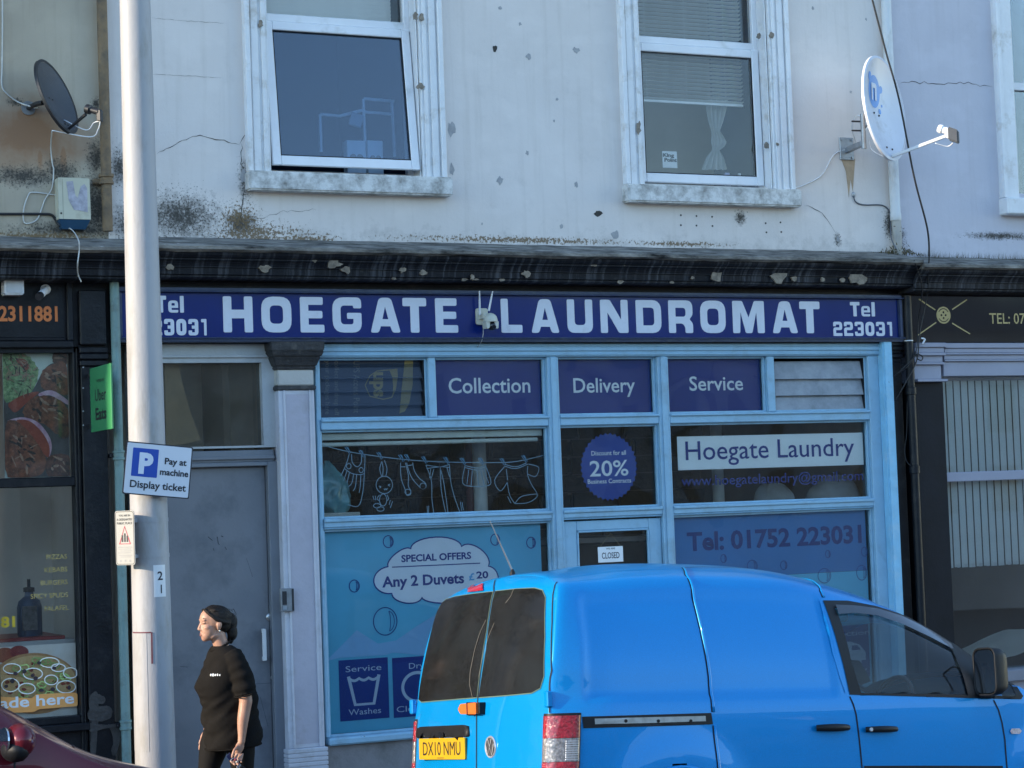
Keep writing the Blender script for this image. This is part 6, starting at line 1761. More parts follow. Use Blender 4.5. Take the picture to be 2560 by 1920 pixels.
# ================================================================== THINGS SEEN IN THE UPPER WINDOWS
SL = pm('white_blind_slat', (.85, .85, .82), .5, .04, 6)
def blind(x0, x1, zbot, ztop, step, y, tilt, label, mt):
    t = thing('venetian_blind', label, 'blind', ((x0+x1)/2, y, zbot))
    c, s = math.cos(tilt), math.sin(tilt)
    h = step*.62
    me = M().hexa([(x0-(x0+x1)/2, -h*c, -h*s), (x1-(x0+x1)/2, -h*c, -h*s), (x1-(x0+x1)/2, h*c, h*s), (x0-(x0+x1)/2, h*c, h*s), (x0-(x0+x1)/2, -h*c, -h*s-.001), (x1-(x0+x1)/2, -h*c, -h*s-.001), (x1-(x0+x1)/2, h*c, h*s-.001), (x0-(x0+x1)/2, h*c, h*s-.001)]).mesh('slat')
    me.materials.append(mt)
    z = zbot+.02
    while z < ztop:
        o = bpy.data.objects.new('slat', me); COL.objects.link(o); o.parent = t; o.location = (0, 0, z-zbot)
        z += step
    M().box(x0, x1, y-.012, y+.012, zbot-.012, zbot+.008).build('bottom_rail', mt, t, bevel=.003)
    for k in (.15, .5, .85):
        x = x0+(x1-x0)*k
        M().box(x-.001, x+.001, y-.001, y+.001, zbot, ztop).build('cord', mt, t)
yb = .255
blind(w2a+.05, w2b-.10, Z_(1740, 258, yb), 6.72, .0335, yb, RD(-22), 'half lowered white venetian blind in the window with the knotted curtain', SL)
blind(w1a+.05, w1b-.09, zr1+.03, 6.72, .03, .30, RD(-62), 'closed white venetian blind in the window with the open casement', SL)
# knotted net curtain
yk = .33
def cpx3(l, Y): return [P(1500+x/2.592, y/2.592, Y) for (x, y) in l]
m = M()
prof_ = [(640, 758, 75), (700, 758, 68), (780, 755, 50), (850, 752, 26), (880, 765, 36), (920, 775, 50), (950, 770, 38), (975, 752, 24), (1020, 745, 55), (1100, 738, 78)]
def cur(a, b2):
    i = min(int(b2*(len(prof_)-1)), len(prof_)-2); k = b2*(len(prof_)-1)-i
    y = prof_[i][0]*(1-k)+prof_[i+1][0]*k; x = prof_[i][1]*(1-k)+prof_[i+1][1]*k; w_ = prof_[i][2]*(1-k)+prof_[i+1][2]*k
    q = P(1500+(x+(a-.5)*2*w_)/2.592, y/2.592, yk)
    return (q.x, yk+.018*math.sin(a*26+b2*3)*(.4+w_/80), q.z)
m.grid(cur, 60, 40)
single(m, 'net_curtain', pm('sheer_net_fabric', (.46, .47, .45), .9, .08, 10, .2, 60), 'pale net curtain tied in a knot behind the upper window', 'curtain', smooth=True)
yk = .27
zsill = 4.66
def bottle(u, name, label, h, r, mt, capm, spray):
    c = P(u, 425, yk); x = c.x
    t = thing(name, label, 'bottle', (x, yk, zsill))
    M().lathe((x, yk, zsill), (0, 0, 1), [(r*.9, 0), (r, .008), (r, h*.62), (r*.45, h*.78), (r*.4, h*.82)], 16).build('body', mt, t, smooth=40)
    if spray:
        M().box(x-.03, x+.018, yk-.012, yk+.012, zsill+h*.82, zsill+h).build('trigger', capm, t, bevel=.004)
    else:
        M().lathe((x, yk, zsill+h*.82), (0, 0, 1), [(r*.6, 0), (r*.6, h*.14)], 14).build('cap', capm, t, smooth=40)
bottle(1818, 'spray_bottle', 'white trigger spray bottle on the upper window sill', .145, .026, UPVC, pm('lilac_plastic', (.35, .36, .6), .4), True)
bottle(1848, 'aerosol_can', 'slim blue and white aerosol can on the upper window sill', .15, .02, pm('pale_can', (.42, .5, .58), .4), UPVC, False)
c0, c1 = P(1657, 419, .25), P(1692, 379, .25)
t = thing('window_card', 'small white card with bold dark lettering in the upper window', 'card', ((c0.x+c1.x)/2, .25, c0.z))
M().box(c0.x, c1.x, .25, .253, c0.z, c1.z).build('card', VWHITE, t)
wd = c1.x-c0.x; ht = c1.z-c0.z
text(M(), 'King', c0.x+wd*.04, c0.x+wd*.80, c0.z+ht*.66, c0.z+ht*.88, .2485, .05).build('lettering', BKI, t); text(M(), 'Point', c0.x+wd*.12, c0.x+wd*.96, c0.z+ht*.38, c0.z+ht*.60, .2485, .05).build('lettering', BKI, t)
M().box(w2a-.3, w2b+.3, .205, .42, zsill-.03, zsill).build('window_board', UPVC, win2)
M().box(w1a-.3, w1b+.3, .205, .42, zsill-.03, zsill).build('window_board', UPVC, win1)
M().box(w2b-.06, w2b+.34, .8, .83, 4.3, 6.9).build('room_partition', INT_B, B)
# window with the open casement: rack and heart boxes
ys = .36
RK = pm('white_rack_metal', (.7, .72, .74), .4)
def rod(m, u1, v1, u2, v2, w_=.012): 
    a, b2 = P(u1, v1, ys), P(u2, v2, ys); m.tube([a, b2], w_, 6)
t = thing('wire_rack', 'white metal rack standing on the sill behind the open casement', 'rack', (X_(930, 390, ys), ys, zsill))
for q in ((910, 247, 985, 253), (908, 247, 914, 392), (980, 253, 987, 392), (912, 280, 982, 286), (800, 286, 850, 290), (800, 286, 803, 380), (850, 290, 910, 275)):
    m = M(); rod(m, *q); m.build('bar', RK, t, smooth=40)
for i, (u0_, u1_, lab) in enumerate(((868, 914, 'white box with heart cut-out on the sill, the squarer of two'), (920, 957, 'narrower white box with heart cut-out on the sill beside its twin'))):
    y = .30
    a0, a1 = P(u0_, 391, y), P(u1_, 352, y)
    t = thing('heart_box', lab, 'box', ((a0.x+a1.x)/2, y, zsill))
    M().box(a0.x, a1.x, y, y+.08, zsill, a1.z).build('carton', VWHITE, t, bevel=.003)
    w_ = (a1.x-a0.x)*.36; cx, cz_ = (a0.x+a1.x)/2, (zsill+a1.z)/2
    ht_ = []
    for k in range(28):
        th = 2*math.pi*k/28
        ht_.append((cx+w_*(math.sin(th)**3), cz_+w_*.062*(13*math.cos(th)-5*math.cos(2*th)-2*math.cos(3*th)-math.cos(4*th))))
    M().flat(ht_ if False else ht_[::-1], y-.001).build('heart', pm('kraft_card', (.34, .28, .22), .8), t)
q = P(890, 300, ys-.04)
single(M().obox(q, (.014, 0, .05), (.05, 0, -.014), (0, .012, 0)), 'hanging_brush', pm('blue_grey_brush', (.3, .36, .42), .6), 'small brush hanging from the white rack', 'brush', bevel=.006)

# ================================================================== VEHICLES
def crv(tab, x):
    """Catmull-Rom through (x, value) knots"""
    if x <= tab[0][0]: return tab[0][1]
    if x >= tab[-1][0]: return tab[-1][1]
    for i in range(len(tab)-1):
        if tab[i][0] <= x <= tab[i+1][0]: break
    x0, x1 = tab[i][0], tab[i+1][0]; t_ = (x-x0)/(x1-x0)
    def sl(k):
        a, b2 = max(k-1, 0), min(k+1, len(tab)-1)
        return (tab[b2][1]-tab[a][1])/(tab[b2][0]-tab[a][0])
    m0, m1 = sl(i)*(x1-x0), sl(i+1)*(x1-x0)
    h = t_
    return (2*h**3-3*h*h+1)*tab[i][1]+(h**3-2*h*h+h)*m0+(-2*h**3+3*h*h)*tab[i+1][1]+(h**3-h*h)*m1
def sst(a, b2, x):
    t_ = min(1, max(0, (x-a)/(b2-a))); return t_*t_*(3-2*t_)
def cr_pts(pts, k):
    out = []
    pts = [Vector(p) for p in pts]
    for i in range(len(pts)-1):
        p0, p1, p2, p3 = pts[max(i-1, 0)], pts[i], pts[i+1], pts[min(i+2, len(pts)-1)]
        for j in range(k):
            t_ = j/k
            out.append(.5*((2*p1)+(p2-p0)*t_+(2*p0-5*p1+4*p2-p3)*t_**2+(3*p1-p0-3*p2+p3)*t_**3))
    return out+[pts[-1]]
def loft(xs, sec, lean, frontlean, x_end, k=5, deform=None, nose=.07, ncap=16, rear_in=.22):
    """car body: half section sec(x) -> [(y,z)] sill to centre line; rounded ends"""
    X0, X1 = xs[0], xs[-1]
    rings = []
    for x in xs:
        h = cr_pts(sec(x), k)
        d0, d1 = x-X0, X1-x
        r0, r1 = .075, nose
        ins = 0.0
        if d0 < r0: ins = r0*(1-math.sqrt(max(0, 1-(1-d0/r0)**2)))*rear_in
        if d1 < r1: ins = max(ins, r1*(1-math.sqrt(max(0, 1-(1-d1/r1)**2))))
        ring = []
        for (y, z) in h:
            ym = h[0][0]
            y2 = max(0, y-ins*(1 if y > .02 else y/.02)); z2 = z-ins*sst(.7, 1.6, z)
            xx = x+lean(z)*(1-sst(0, 1.1, d0))+frontlean(z)*(1-sst(0, .5, d1))
            ring.append(Vector((xx, y2, z2)))
        rings.append(ring)
    n = len(rings[0])
    v, f = [], []
    # full ring: right side (-y) sill -> centre -> left side
    full = []
    for ring in rings:
        idx = []
        for p in ring: v.append(Vector((p.x, -p.y, p.z))); idx.append(len(v)-1)
        for p in ring[-2::-1]: v.append(p.copy()); idx.append(len(v)-1)
        full.append(idx)
    for a, b2 in zip(full[:-1], full[1:]):
        for i in range(len(a)-1): f.append((a[i], b2[i], b2[i+1], a[i+1]))
    def cap(idx, sgn, bulge):
        rows = []
        N = len(idx)
        for j in range(n-1):
            l_, r_ = v[idx[j]], v[idx[N-1-j]]
            row = [idx[j]]
            for q in range(1, ncap):
                t_ = q/ncap; p = l_.lerp(r_, t_); s = 2*t_-1
                p.x += sgn*bulge*(1-s*s)
                v.append(p); row.append(len(v)-1)
            row.append(idx[N-1-j]); rows.append(row)
        for a, b2 in zip(rows[:-1], rows[1:]):
            for q in range(ncap): f.append((a[q], a[q+1], b2[q+1], b2[q]) if sgn < 0 else (a[q+1], a[q], b2[q], b2[q+1]))
        c = idx[n-1]
        for q in range(ncap): f.append((rows[-1][q], rows[-1][q+1], c) if sgn < 0 else (rows[-1][q+1], rows[-1][q], c))
    cap(full[0], -1, .035); cap(full[-1], 1, .10)
    if deform: v = [deform(p) for p in v]
    return v, f
def in_poly(x, z, poly):
    c = False
    for i in range(len(poly)):
        a, b2 = poly[i-1], poly[i]
        if (a[1] > z) != (b2[1] > z) and x < (b2[0]-a[0])*(z-a[1])/(b2[1]-a[1])+a[0]: c = not c
    return c
def car_paint(name, col, rough=.28, flake=.04, dust=0.0):
    m, n, ns, l, b = _new(name)
    tc = ns.new('ShaderNodeTexCoord').outputs['Object']
    f = noi(ns, l, tc, 260, 2); g = noi(ns, l, tc, 2.0, 5)
    o_ = ramp(ns, l, f, .3, .7, tuple(c*(1-flake*3) for c in col), tuple(min(1, c*(1+flake*3)) for c in col))
    o_ = mixc(ns, l, ramp(ns, l, g, .45, .85, (0, 0, 0), (.06+dust,)*3), o_, tuple(c*.6+.05 for c in col))
    l.new(o_, b.inputs['Base Color'])
    b.inputs['Roughness'].default_value = rough; b.inputs['Metallic'].default_value = .15
    b.inputs['Coat Weight'].default_value = .45; b.inputs['Coat Roughness'].default_value = .02; b.inputs['Coat IOR'].default_value = 1.5; b.inputs['Specular IOR Level'].default_value = .2
    bump(ns, l, b, noi(ns, l, tc, 1.6, 2), .02, .02)
    MATS[name] = m
    return m

# ------------------------------------------------------------------ blue van
VL_ = Vector((4.921, -3.936, -.019)); VR_ = Matrix.Rotation(RD(2.91), 3, 'Z') @ Matrix.Rotation(RD(3.32), 3, 'Y') @ Matrix.Rotation(RD(-5.13), 3, 'X')
van = thing('delivery_van', 'bright sky blue panel van with tinted rear windows parked at kerb', 'van', VL_)
van.rotation_euler = VR_.to_euler()
def vside(u, v, yl):
    d = VR_.transposed() @ ray(u, v); c = VR_.transposed() @ (CAM-VL_)
    return c+d*((yl-c.y)/d.y)
def vrear(u, v, xl):
    d = VR_.transposed() @ ray(u, v); c = VR_.transposed() @ (CAM-VL_)
    return c+d*((xl-c.x)/d.x)
zc_t = [(0, 1.775), (.3, 1.80), (.6, 1.825), (1.2, 1.84), (1.75, 1.82), (2.13, 1.755), (2.56, 1.62), (3.0, 1.41), (3.4, 1.16), (3.65, 1.06), (4.0, 1.0), (4.25, .90), (4.40, .72)]
ze_t = [(0, 1.645), (.3, 1.655), (.6, 1.67), (1.2, 1.68), (1.75, 1.665), (2.13, 1.60), (2.56, 1.50), (3.0, 1.30), (3.35, 1.085), (3.65, 1.0), (4.0, .94), (4.25, .84), (4.40, .66)]
ye_t = [(0, .725), (.5, .72), (1.2, .715), (2.0, .705), (2.6, .69), (3.0, .70), (3.4, .74), (3.8, .72), (4.2, .64), (4.4, .55)]
ys_t = [(0, .938), (.1, .962), (.2, .982), (.32, .996), (.42, 1.0), (3.4, 1.0), (3.8, .985), (4.1, .95), (4.3, .88), (4.4, .80)]
def vsec(x):
    zc, ze, ye, ys = crv(zc_t, x), crv(ze_t, x), crv(ye_t, x), crv(ys_t, x)
    zb = min(1.06, ze-.05); k = zb/1.06
    low = [(.78*ys, .20), (.855*ys, .27), (.88*ys, .48*k+.0), (.889*ys, .74*k), (.884*ys, .95*k), (.870*ys, zb)]
    yb = .870*ys
    up = [(yb+(ye-yb)*t_-.0+.035*math.sin(math.pi*t_)*(1 if ze > 1.2 else .3), zb+(ze-zb)*t_) for t_ in (.33, .66)]
    return low+up+[(ye, ze), (ye*.88, ze+(zc-ze)*.42), (ye*.66, ze+(zc-ze)*.74), (ye*.35, ze+(zc-ze)*.94), (0, zc)]
def vlean(z): return crv([(0, .04), (.45, .03), (.62, .06), (1.05, .095), (1.4, .15), (1.65, .215), (1.72, .25), (1.8, .32)], z)
WHEELS = ((.845, .315), (3.527, .315))
def vdef(p):
    # blank panel pressed in behind the sliding door, flared arches, swage line
    s = 1 if p.y > 0 else -1
    if abs(p.y) > .5:
        k = sst(.285, .34, p.x-.25*(p.z-1.2)*.3)*(1-sst(3.9, 4.0, p.x))*sst(1.03, 1.07, p.z)*(1-sst(crv(ze_t, p.x)-.075, crv(ze_t, p.x)-.035, p.z))
        if p.x < 1.95: p = p-Vector((0, s*.013*k, 0))
        for (wx_, wz_) in WHEELS:
            d = math.hypot(p.x-wx_, p.z-wz_)
            p = p+Vector((0, s*.022*sst(.52, .42, d) if d < .52 else 0, 0)) if False else p+Vector((0, s*.022*(1-sst(.38, .60, d)), 0))
    return p
xs_ = [0, .004, .01, .018, .028, .04, .055, .075]+[.1+.025*i for i in range(168)]+[4.31, 4.325, 4.34, 4.352, 4.362, 4.37]
v_, f_ = loft(xs_, vsec, vlean, lambda z: -.10*sst(.6, .9, z), 4.37, deform=vdef)
# window openings of the cab (crop pixels of the photograph)
def side_pt(cx, cy, ox=1780, oy=1380, s=2.836):
    u, v = ox+cx/s, oy+cy/s; yl = -.80
    for _ in range(4):
        q = vside(u, v, yl); hit = vbvh.ray_cast(Vector((q.x, -3, q.z)), Vector((0, 1, 0)))
        if hit[0] is None: break
        yl = hit[0].y
    return Vector((q.x, yl, q.z))
def rear_pt(cx, cy, ox=1020, oy=1380, s=2.836):
    u, v = ox+cx/s, oy+cy/s; xl = .1
    for _ in range(3): xl = vlean(vrear(u, v, xl).z)
    for _ in range(4):
        q = vrear(u, v, xl); hit = vbvh.ray_cast(Vector((-2, q.y, q.z)), Vector((1, 0, 0)))
        if hit[0] is None or abs(hit[1].x) < .75: continue
        xl = hit[0].x
    return Vector((xl, q.y, q.z))
vbvh = BVHTree.FromPolygons([tuple(p) for p in v_], f_)
def surf(p, axis):
    d = Vector((0, 1, 0)) if axis == 's' else Vector((1, 0, 0)) if axis == 'r' else Vector((0, 0, -1)) if axis == 't' else Vector((0, -1, 0))
    o_ = Vector((p.x, -3, p.z)) if axis == 's' else Vector((-2, p.y, p.z)) if axis == 'r' else Vector((p.x, p.y, 4)) if axis == 't' else Vector((p.x, 3, p.z))
    h = vbvh.ray_cast(o_, d)
    if h[0] is None or (axis == 'r' and abs(h[1].x) < .6):
        h = vbvh.find_nearest(Vector((vlean(p.z)-.03, p.y, p.z)) if axis == 'r' else p)
    nn = h[1]
    if nn.dot(d) > 0: nn = -nn
    return h[0], nn
frame_c = [(785, 345), (960, 347), (1160, 385), (1400, 465), (1700, 640), (1850, 720), (2050, 870), (2160, 960), (2203, 1022), (2190, 1044), (1980, 1040), (1500, 1026), (975, 1012), (900, 700)]
glass_c = [(870, 400), (1000, 405), (1160, 432), (1330, 490), (1520, 580), (1690, 690), (1745, 800), (1805, 1012), (1500, 1006), (1055, 1000), (985, 780), (905, 480)]
quart_c = [(1985, 838), (2060, 895), (2125, 958), (2150, 1012), (2138, 1026), (1960, 1012)]
gap_c = None
G_side = [side_pt(*c) for c in glass_c]; Q_side = [side_pt(*c) for c in quart_c]; F_side = [side_pt(*c) for c in frame_c]
def grow(poly, d):
    c = sum(poly, Vector())/len(poly); return [(c.x+(p.x-c.x)*d, c.z+(p.z-c.z)*d) for p in poly]
hole1, hole2 = grow(G_side, 1.035), grow(Q_side, 1.06)
wheelcut = .352
keep = []
for q in f_:
    c = sum((v_[i] for i in q), Vector())/len(q)
    if abs(c.y) > .45 and (in_poly(c.x, c.z, hole1) or in_poly(c.x, c.z, hole2)): continue
    if abs(c.y) > .62 and any(math.hypot(c.x-a, c.z-b2) < wheelcut for (a, b2) in WHEELS): continue
    # windscreen opening
    if 2.42 < c.x < 3.36 and abs(c.y) < crv(ye_t, c.x)-.05 and c.z > crv(ze_t, c.x)+.02 and c.z > 1.1: continue
    keep.append(q)
VBLUE = car_paint('van_sky_blue_paint', (.0, .225, .56))
body = M().add(v_, keep).build('body', VBLUE, van, smooth=50, local=True)
def ribbon(pts, axis, w_, lift, mt, nm, parent=None, closed=False, dense=.03, mirror=False):
    P_ = []
    L_ = pts+[pts[0]] if closed else pts
    for a, b2 in zip(L_[:-1], L_[1:]):
        n = max(1, int((b2-a).length/dense))
        for i in range(n): P_.append(a.lerp(b2, i/n))
    P_.append(L_[-1])
    S_ = [surf(p, axis) for p in P_]
    v = []
    for i in range(len(S_)):
        t_ = (S_[min(i+1, len(S_)-1)][0]-S_[max(i-1, 0)][0])
        nn = S_[i][1]; s = t_.cross(nn)
        s = s.normalized() if s.length > 1e-6 else Vector((0, 0, 1))
        v += [S_[i][0]+nn*lift+s*w_/2, S_[i][0]+nn*lift-s*w_/2]
    return M().add(v, [(2*i, 2*i+1, 2*i+3, 2*i+2) for i in range(len(S_)-1)]).build(nm, mt, parent or van, smooth=True, local=True)
def skin(poly, axis, lift, mt, nm, parent=None, holes=(), dens=.05, label=None, thick=0.0, mirror=False):
    """panel following the body: outline poly (surface points), filled"""
    ia, ib = ((0, 2) if axis in ('s', 'l') else (1, 2) if axis == 'r' else (0, 1))
    def dn(pl):
        out = []
        for a, b2 in zip(pl, pl[1:]+pl[:1]):
            n = max(1, int((b2-a).length/dens))
            out += [a.lerp(b2, i/n) for i in range(n)]
        return out
    loops = [dn(poly)]+[dn(h) for h in holes]
    flat2 = [p for l_ in loops for p in l_]
    inner = []
    xs = [p[ia] for p in loops[0]]; zs = [p[ib] for p in loops[0]]
    o2 = [(p[ia], p[ib]) for p in loops[0]]; h2 = [[(p[ia], p[ib]) for p in h] for h in loops[1:]]
    bm = bmesh.new()
    tris = tessellate_polygon([[Vector((p[ia], p[ib], 0)) for p in l_] for l_ in loops])
    vs = [bm.verts.new((p[ia], p[ib], 0)) for p in flat2]
    for t_ in tris:
        try: bm.faces.new([vs[i] for i in t_])
        except ValueError: pass
    # refine so the panel can follow the curvature
    for _ in range(5):
        long_ = [e for e in bm.edges if e.calc_length() > dens*1.6]
        if not long_: break
        bmesh.ops.subdivide_edges(bm, edges=long_, cuts=1)
        bmesh.ops.triangulate(bm, faces=bm.faces)
    bm.verts.ensure_lookup_table(); bm.verts.index_update()
    vv = []
    for q in bm.verts:
        p = Vector((0, 0, 0)); p[ia] = q.co.x; p[ib] = q.co.y
        s, nn = surf(p, axis); s = s+nn*lift
        if mirror: s = Vector((s.x, -s.y, s.z))
        vv.append(s)
    ff = [tuple(q.index for q in fc.verts) for fc in bm.faces]
    bm.free()
    want = {'s': Vector((0, -1, 0)), 'r': Vector((-1, 0, 0)), 't': Vector((0, 0, 1)), 'l': Vector((0, 1, 0))}[axis]
    if mirror: want = -want
    out = []
    for q in ff:
        nn = (vv[q[1]]-vv[q[0]]).cross(vv[q[2]]-vv[q[0]])
        out.append(q if nn.dot(want) > 0 else q[::-1])
    o = M().add(vv, out).build(nm, mt, parent or van, smooth=True, local=True)
    if thick:
        md = o.modifiers.new('s', 'SOLIDIFY'); md.thickness = thick; md.offset = -1
    if label: o['label'] = label
    return o
GAP = pm('panel_gap_black', (.004, .006, .012), .8)
RUB = pm('black_trim_plastic', (.009, .010, .012), .5, .2, 20, .1, 200, spec=.25)
TINT = None
def tint_mat():
    m, n, ns, l, b = _new('dusty_privacy_glass')
    tc = ns.new('ShaderNodeTexCoord').outputs['Object']
    f = noi(ns, l, tc, 60, 6, .8); g = noi(ns, l, scl(ns, l, tc, (1, 1, .4)), 5, 5, .6)
    o_ = ramp(ns, l, f, .45, .8, (.007, .0075, .008), (.034, .034, .034))
    o_ = mixc(ns, l, ramp(ns, l, g, .4, .8), o_, (.019, .0195, .020))
    l.new(o_, b.inputs['Base Color']); b.inputs['Roughness'].default_value = .12
    b.inputs['Specular IOR Level'].default_value = .35
    return m
TINT = tint_mat()
# rear doors
lw = [rear_pt(*c) for c in ((250, 345), (330, 322), (470, 300), (605, 285), (560, 560), (492, 1030), (300, 1045), (100, 1062), (80, 1045), (90, 960), (150, 650), (215, 410))]
rw = [rear_pt(*c) for c in ((622, 282), (780, 265), (900, 260), (955, 275), (976, 325), (972, 600), (966, 880), (940, 965), (880, 998), (700, 1015), (508, 1030), (560, 690))]
rd = M(); 
skin(lw, 'r', .006, TINT, 'rear_window'); skin(rw, 'r', .006, TINT, 'rear_window')
for pl in (lw, rw): ribbon(pl, 'r', .012, .004, pm('green_glass_edge', (.10, .16, .13), .4), 'window_seal', closed=True)
ribbon([rear_pt(*c) for c in ((690, 155), (640, 200), (612, 280), (560, 560), (498, 1035), (490, 1120), (487, 1530), (486, 1900))], 'r', .009, .0035, GAP, 'door_gap')
ribbon([rear_pt(*c) for c in ((1075, 152), (1045, 210), (1030, 300), (1024, 500), (1020, 800), (1018, 1130))], 'r', .009, .0035, GAP, 'door_gap')
# scratches / wiper arcs on the glass
SCR = pm('glass_scratch', (.16, .15, .13), .5)
for l_ in ([(560, 485), (520, 570), (480, 700), (450, 850), (445, 940), (465, 1030)], [(620, 505), (580, 600), (540, 740), (510, 890)], [(757, 268), (735, 320), (700, 365)]):
    ribbon([rear_pt(*c) for c in l_], 'r', .0035, .0085, SCR, 'glass_scratch')
skin([rear_pt(*c) for c in ((440, 240), (495, 232), (550, 228), (540, 277), (485, 283), (428, 290))], 'r', .008, pm('red_lens', (.45, .012, .03), .2, .15, 30, coat=1), 'brake_light', dens=.02)
# orange lock
a, b2 = rear_pt(405, 1155), rear_pt(540, 1065)
c = (a+b2)/2; ORL = pm('orange_lock_plastic', (.62, .13, .02), .4, .08, 9)
m = M().prism(rpoly([(a.y+0, c.z, .01), (a.y-.03, b2.z-.005, .012), (b2.y+.0, b2.z, .012), (b2.y, a.z, .012), (a.y-.03, a.z+.005, .012)]), c.x-.05, c.x+.01, plane='yz')
lk = m.build('door_lock', ORL, van, bevel=.008, seg=2, local=True, fixn=True)
m = M().box(c.x-.053, c.x+.005, c.y-.012, c.y-.002, a.z-.003, b2.z+.003); m.build('lock_gap', GAP, lk, local=True)
m = M().box(c.x-.04, c.x+.005, b2.y-.02, b2.y-.001, a.z, b2.z); m.build('lock_plate', RUB, lk, local=True, bevel=.004)
# number plate recess and plate
skin([rear_pt(*c) for c in ((68, 1300), (72, 1255), (100, 1240), (400, 1226), (435, 1235), (440, 1300), (430, 1310), (70, 1320))], 'r', .012, RUB, 'plate_handle', thick=.03)
pa = [rear_pt(*c) for c in ((127, 1325), (428, 1312), (413, 1463), (110, 1477))]
zt2, zb2 = (pa[0].z+pa[1].z)/2, (pa[2].z+pa[3].z)/2; yl2, yr2 = (pa[0].y+pa[3].y)/2, (pa[1].y+pa[2].y)/2
xp_ = min(p.x for p in pa)-.012
np_ = M().prism(rrect(yr2, yl2, zb2, zt2, .008), xp_, xp_+.01, plane='yz').build('number_plate', pm('yellow_plate', (.50, .30, .012), .35, .05, 9), van, local=True, fixn=True)
v, f = text_geo('DX10 NMU', .0); a_, b3 = min(p[0] for p in v), max(p[0] for p in v); ch = cap_h(0)
W2, H2 = yl2-yr2, zt2-zb2
M().add([(xp_-.0012, yl2-W2*.09-(p[0]-a_)/(b3-a_)*W2*.82, zb2+H2*.20+p[1]/ch*H2*.62) for p in v], f).build('plate_lettering', pm('plate_black', (.01, .01, .012), .5), np_, local=True)
m = M().box(xp_-.0012, xp_, yl2-W2*.55, yl2-W2*.40, zb2+H2*.055, zb2+H2*.085); m.build('plate_small_print', MATS['plate_black'], np_, local=True)
# badge
c = rear_pt(588, 1383); CHR = pm('chrome', (.55, .56, .58), .25, .05, 6, metal=.55)
bd = M().lathe((c.x+.004, c.y, c.z), (-1, 0, 0), [(.060, 0), (.062, .006), (.058, .012), (.052, .010), (.05, .006)], 40).build('badge', CHR, van, smooth=40, local=True)
DKC = pm('dark_badge_field', (.06, .063, .07), .3, .1, 9)
M().lathe((c.x-.0035, c.y, c.z), (-1, 0, 0), [(.05, 0), (.05, .001)], 36).build('badge_field', DKC, bd, local=True)
def bstroke(l_, w_=.009):
    m0 = M(); stroke(m0, [(p[0], p[1]) for p in l_], w_, 0)
    m0.v = [Vector((c.x-.009, c.y-p.x, c.z+p.z)) for p in m0.v]; m0.f = [q[::-1] for q in m0.f]
    m0.build('badge_stroke', CHR, bd, local=True)
bstroke([(-.022, .046), (0, .004), (.022, .046)]); bstroke([(-.047, .018), (-.022, -.044), (0, -.004), (.022, -.044), (.047, .018)])
# hinges
for (cx, cy) in ((1003, 1040),):
    h = rear_pt(cx, cy); M().box(h.x-.025, h.x+.01, h.y-.02, h.y+.02, h.z-.045, h.z+.04).build('hinge', VBLUE, van, bevel=.006, local=True)
h = rear_pt(45, 1095); M().box(h.x-.025, h.x+.01, h.y-.02, h.y+.02, h.z-.045, h.z+.04).build('hinge', VBLUE, van, bevel=.006, local=True)
# tail lights: wrapped round the corner
RL = pm('red_tail_lens', (.26, .004, .014), .12, .6, 55, .8, 80, coat=1); CLR = pm('clear_tail_lens', (.22, .21, .21), .12, .6, 55, .8, 80, coat=1, metal=.4)
def taillight(sg):
    def wrap(k, z, off):          # k 0..1 from the rear face round the corner to the side
        xk, yk = vlean(z)*1.0, .885
        pts = [Vector((xk-.004, .768)), Vector((xk+.002, .805)), Vector((xk+.022, .832)), Vector((xk+.06, .853)), Vector((xk+.105, .869)), Vector((xk+.16, .882))]
        cc_ = cr_pts(pts, 6); i = k*(len(cc_)-1); j = min(int(i), len(cc_)-2); p = cc_[j].lerp(cc_[j+1], i-j)
        t_ = (cc_[j+1]-cc_[j]).normalized(); nn = Vector((-t_.y, t_.x))
        p = p+nn*off
        return Vector((p.x, sg*p.y, z))
    def band(z0, z1, mt, nm, parent=None, off=.012, k0=0, k1=1):
        m = M(); m.grid(lambda a, b2: wrap(k0+(k1-k0)*a, z0+(z1-z0)*b2, off*min(1, 12*min(a, 1-a)+.3)), 20, 6, flip=(sg > 0))
        return m.build(nm, mt, parent or van, smooth=True, local=True, fixn=False)
    tl_ = band(.44, .975, RUB, 'tail_light', off=.006)
    m_ = [(.845, .962, RL), (.722, .843, CLR), (.455, .720, RL)]
    for (a, b2, mt) in m_: band(a, b2, mt, 'lens', tl_, .014, .03, .97)
    for i in range(9):
        z = .73+i*.012
        band(z, z+.004, CHR, 'reflector_rib', tl_, .0155, .68, .95)
taillight(-1); taillight(1)
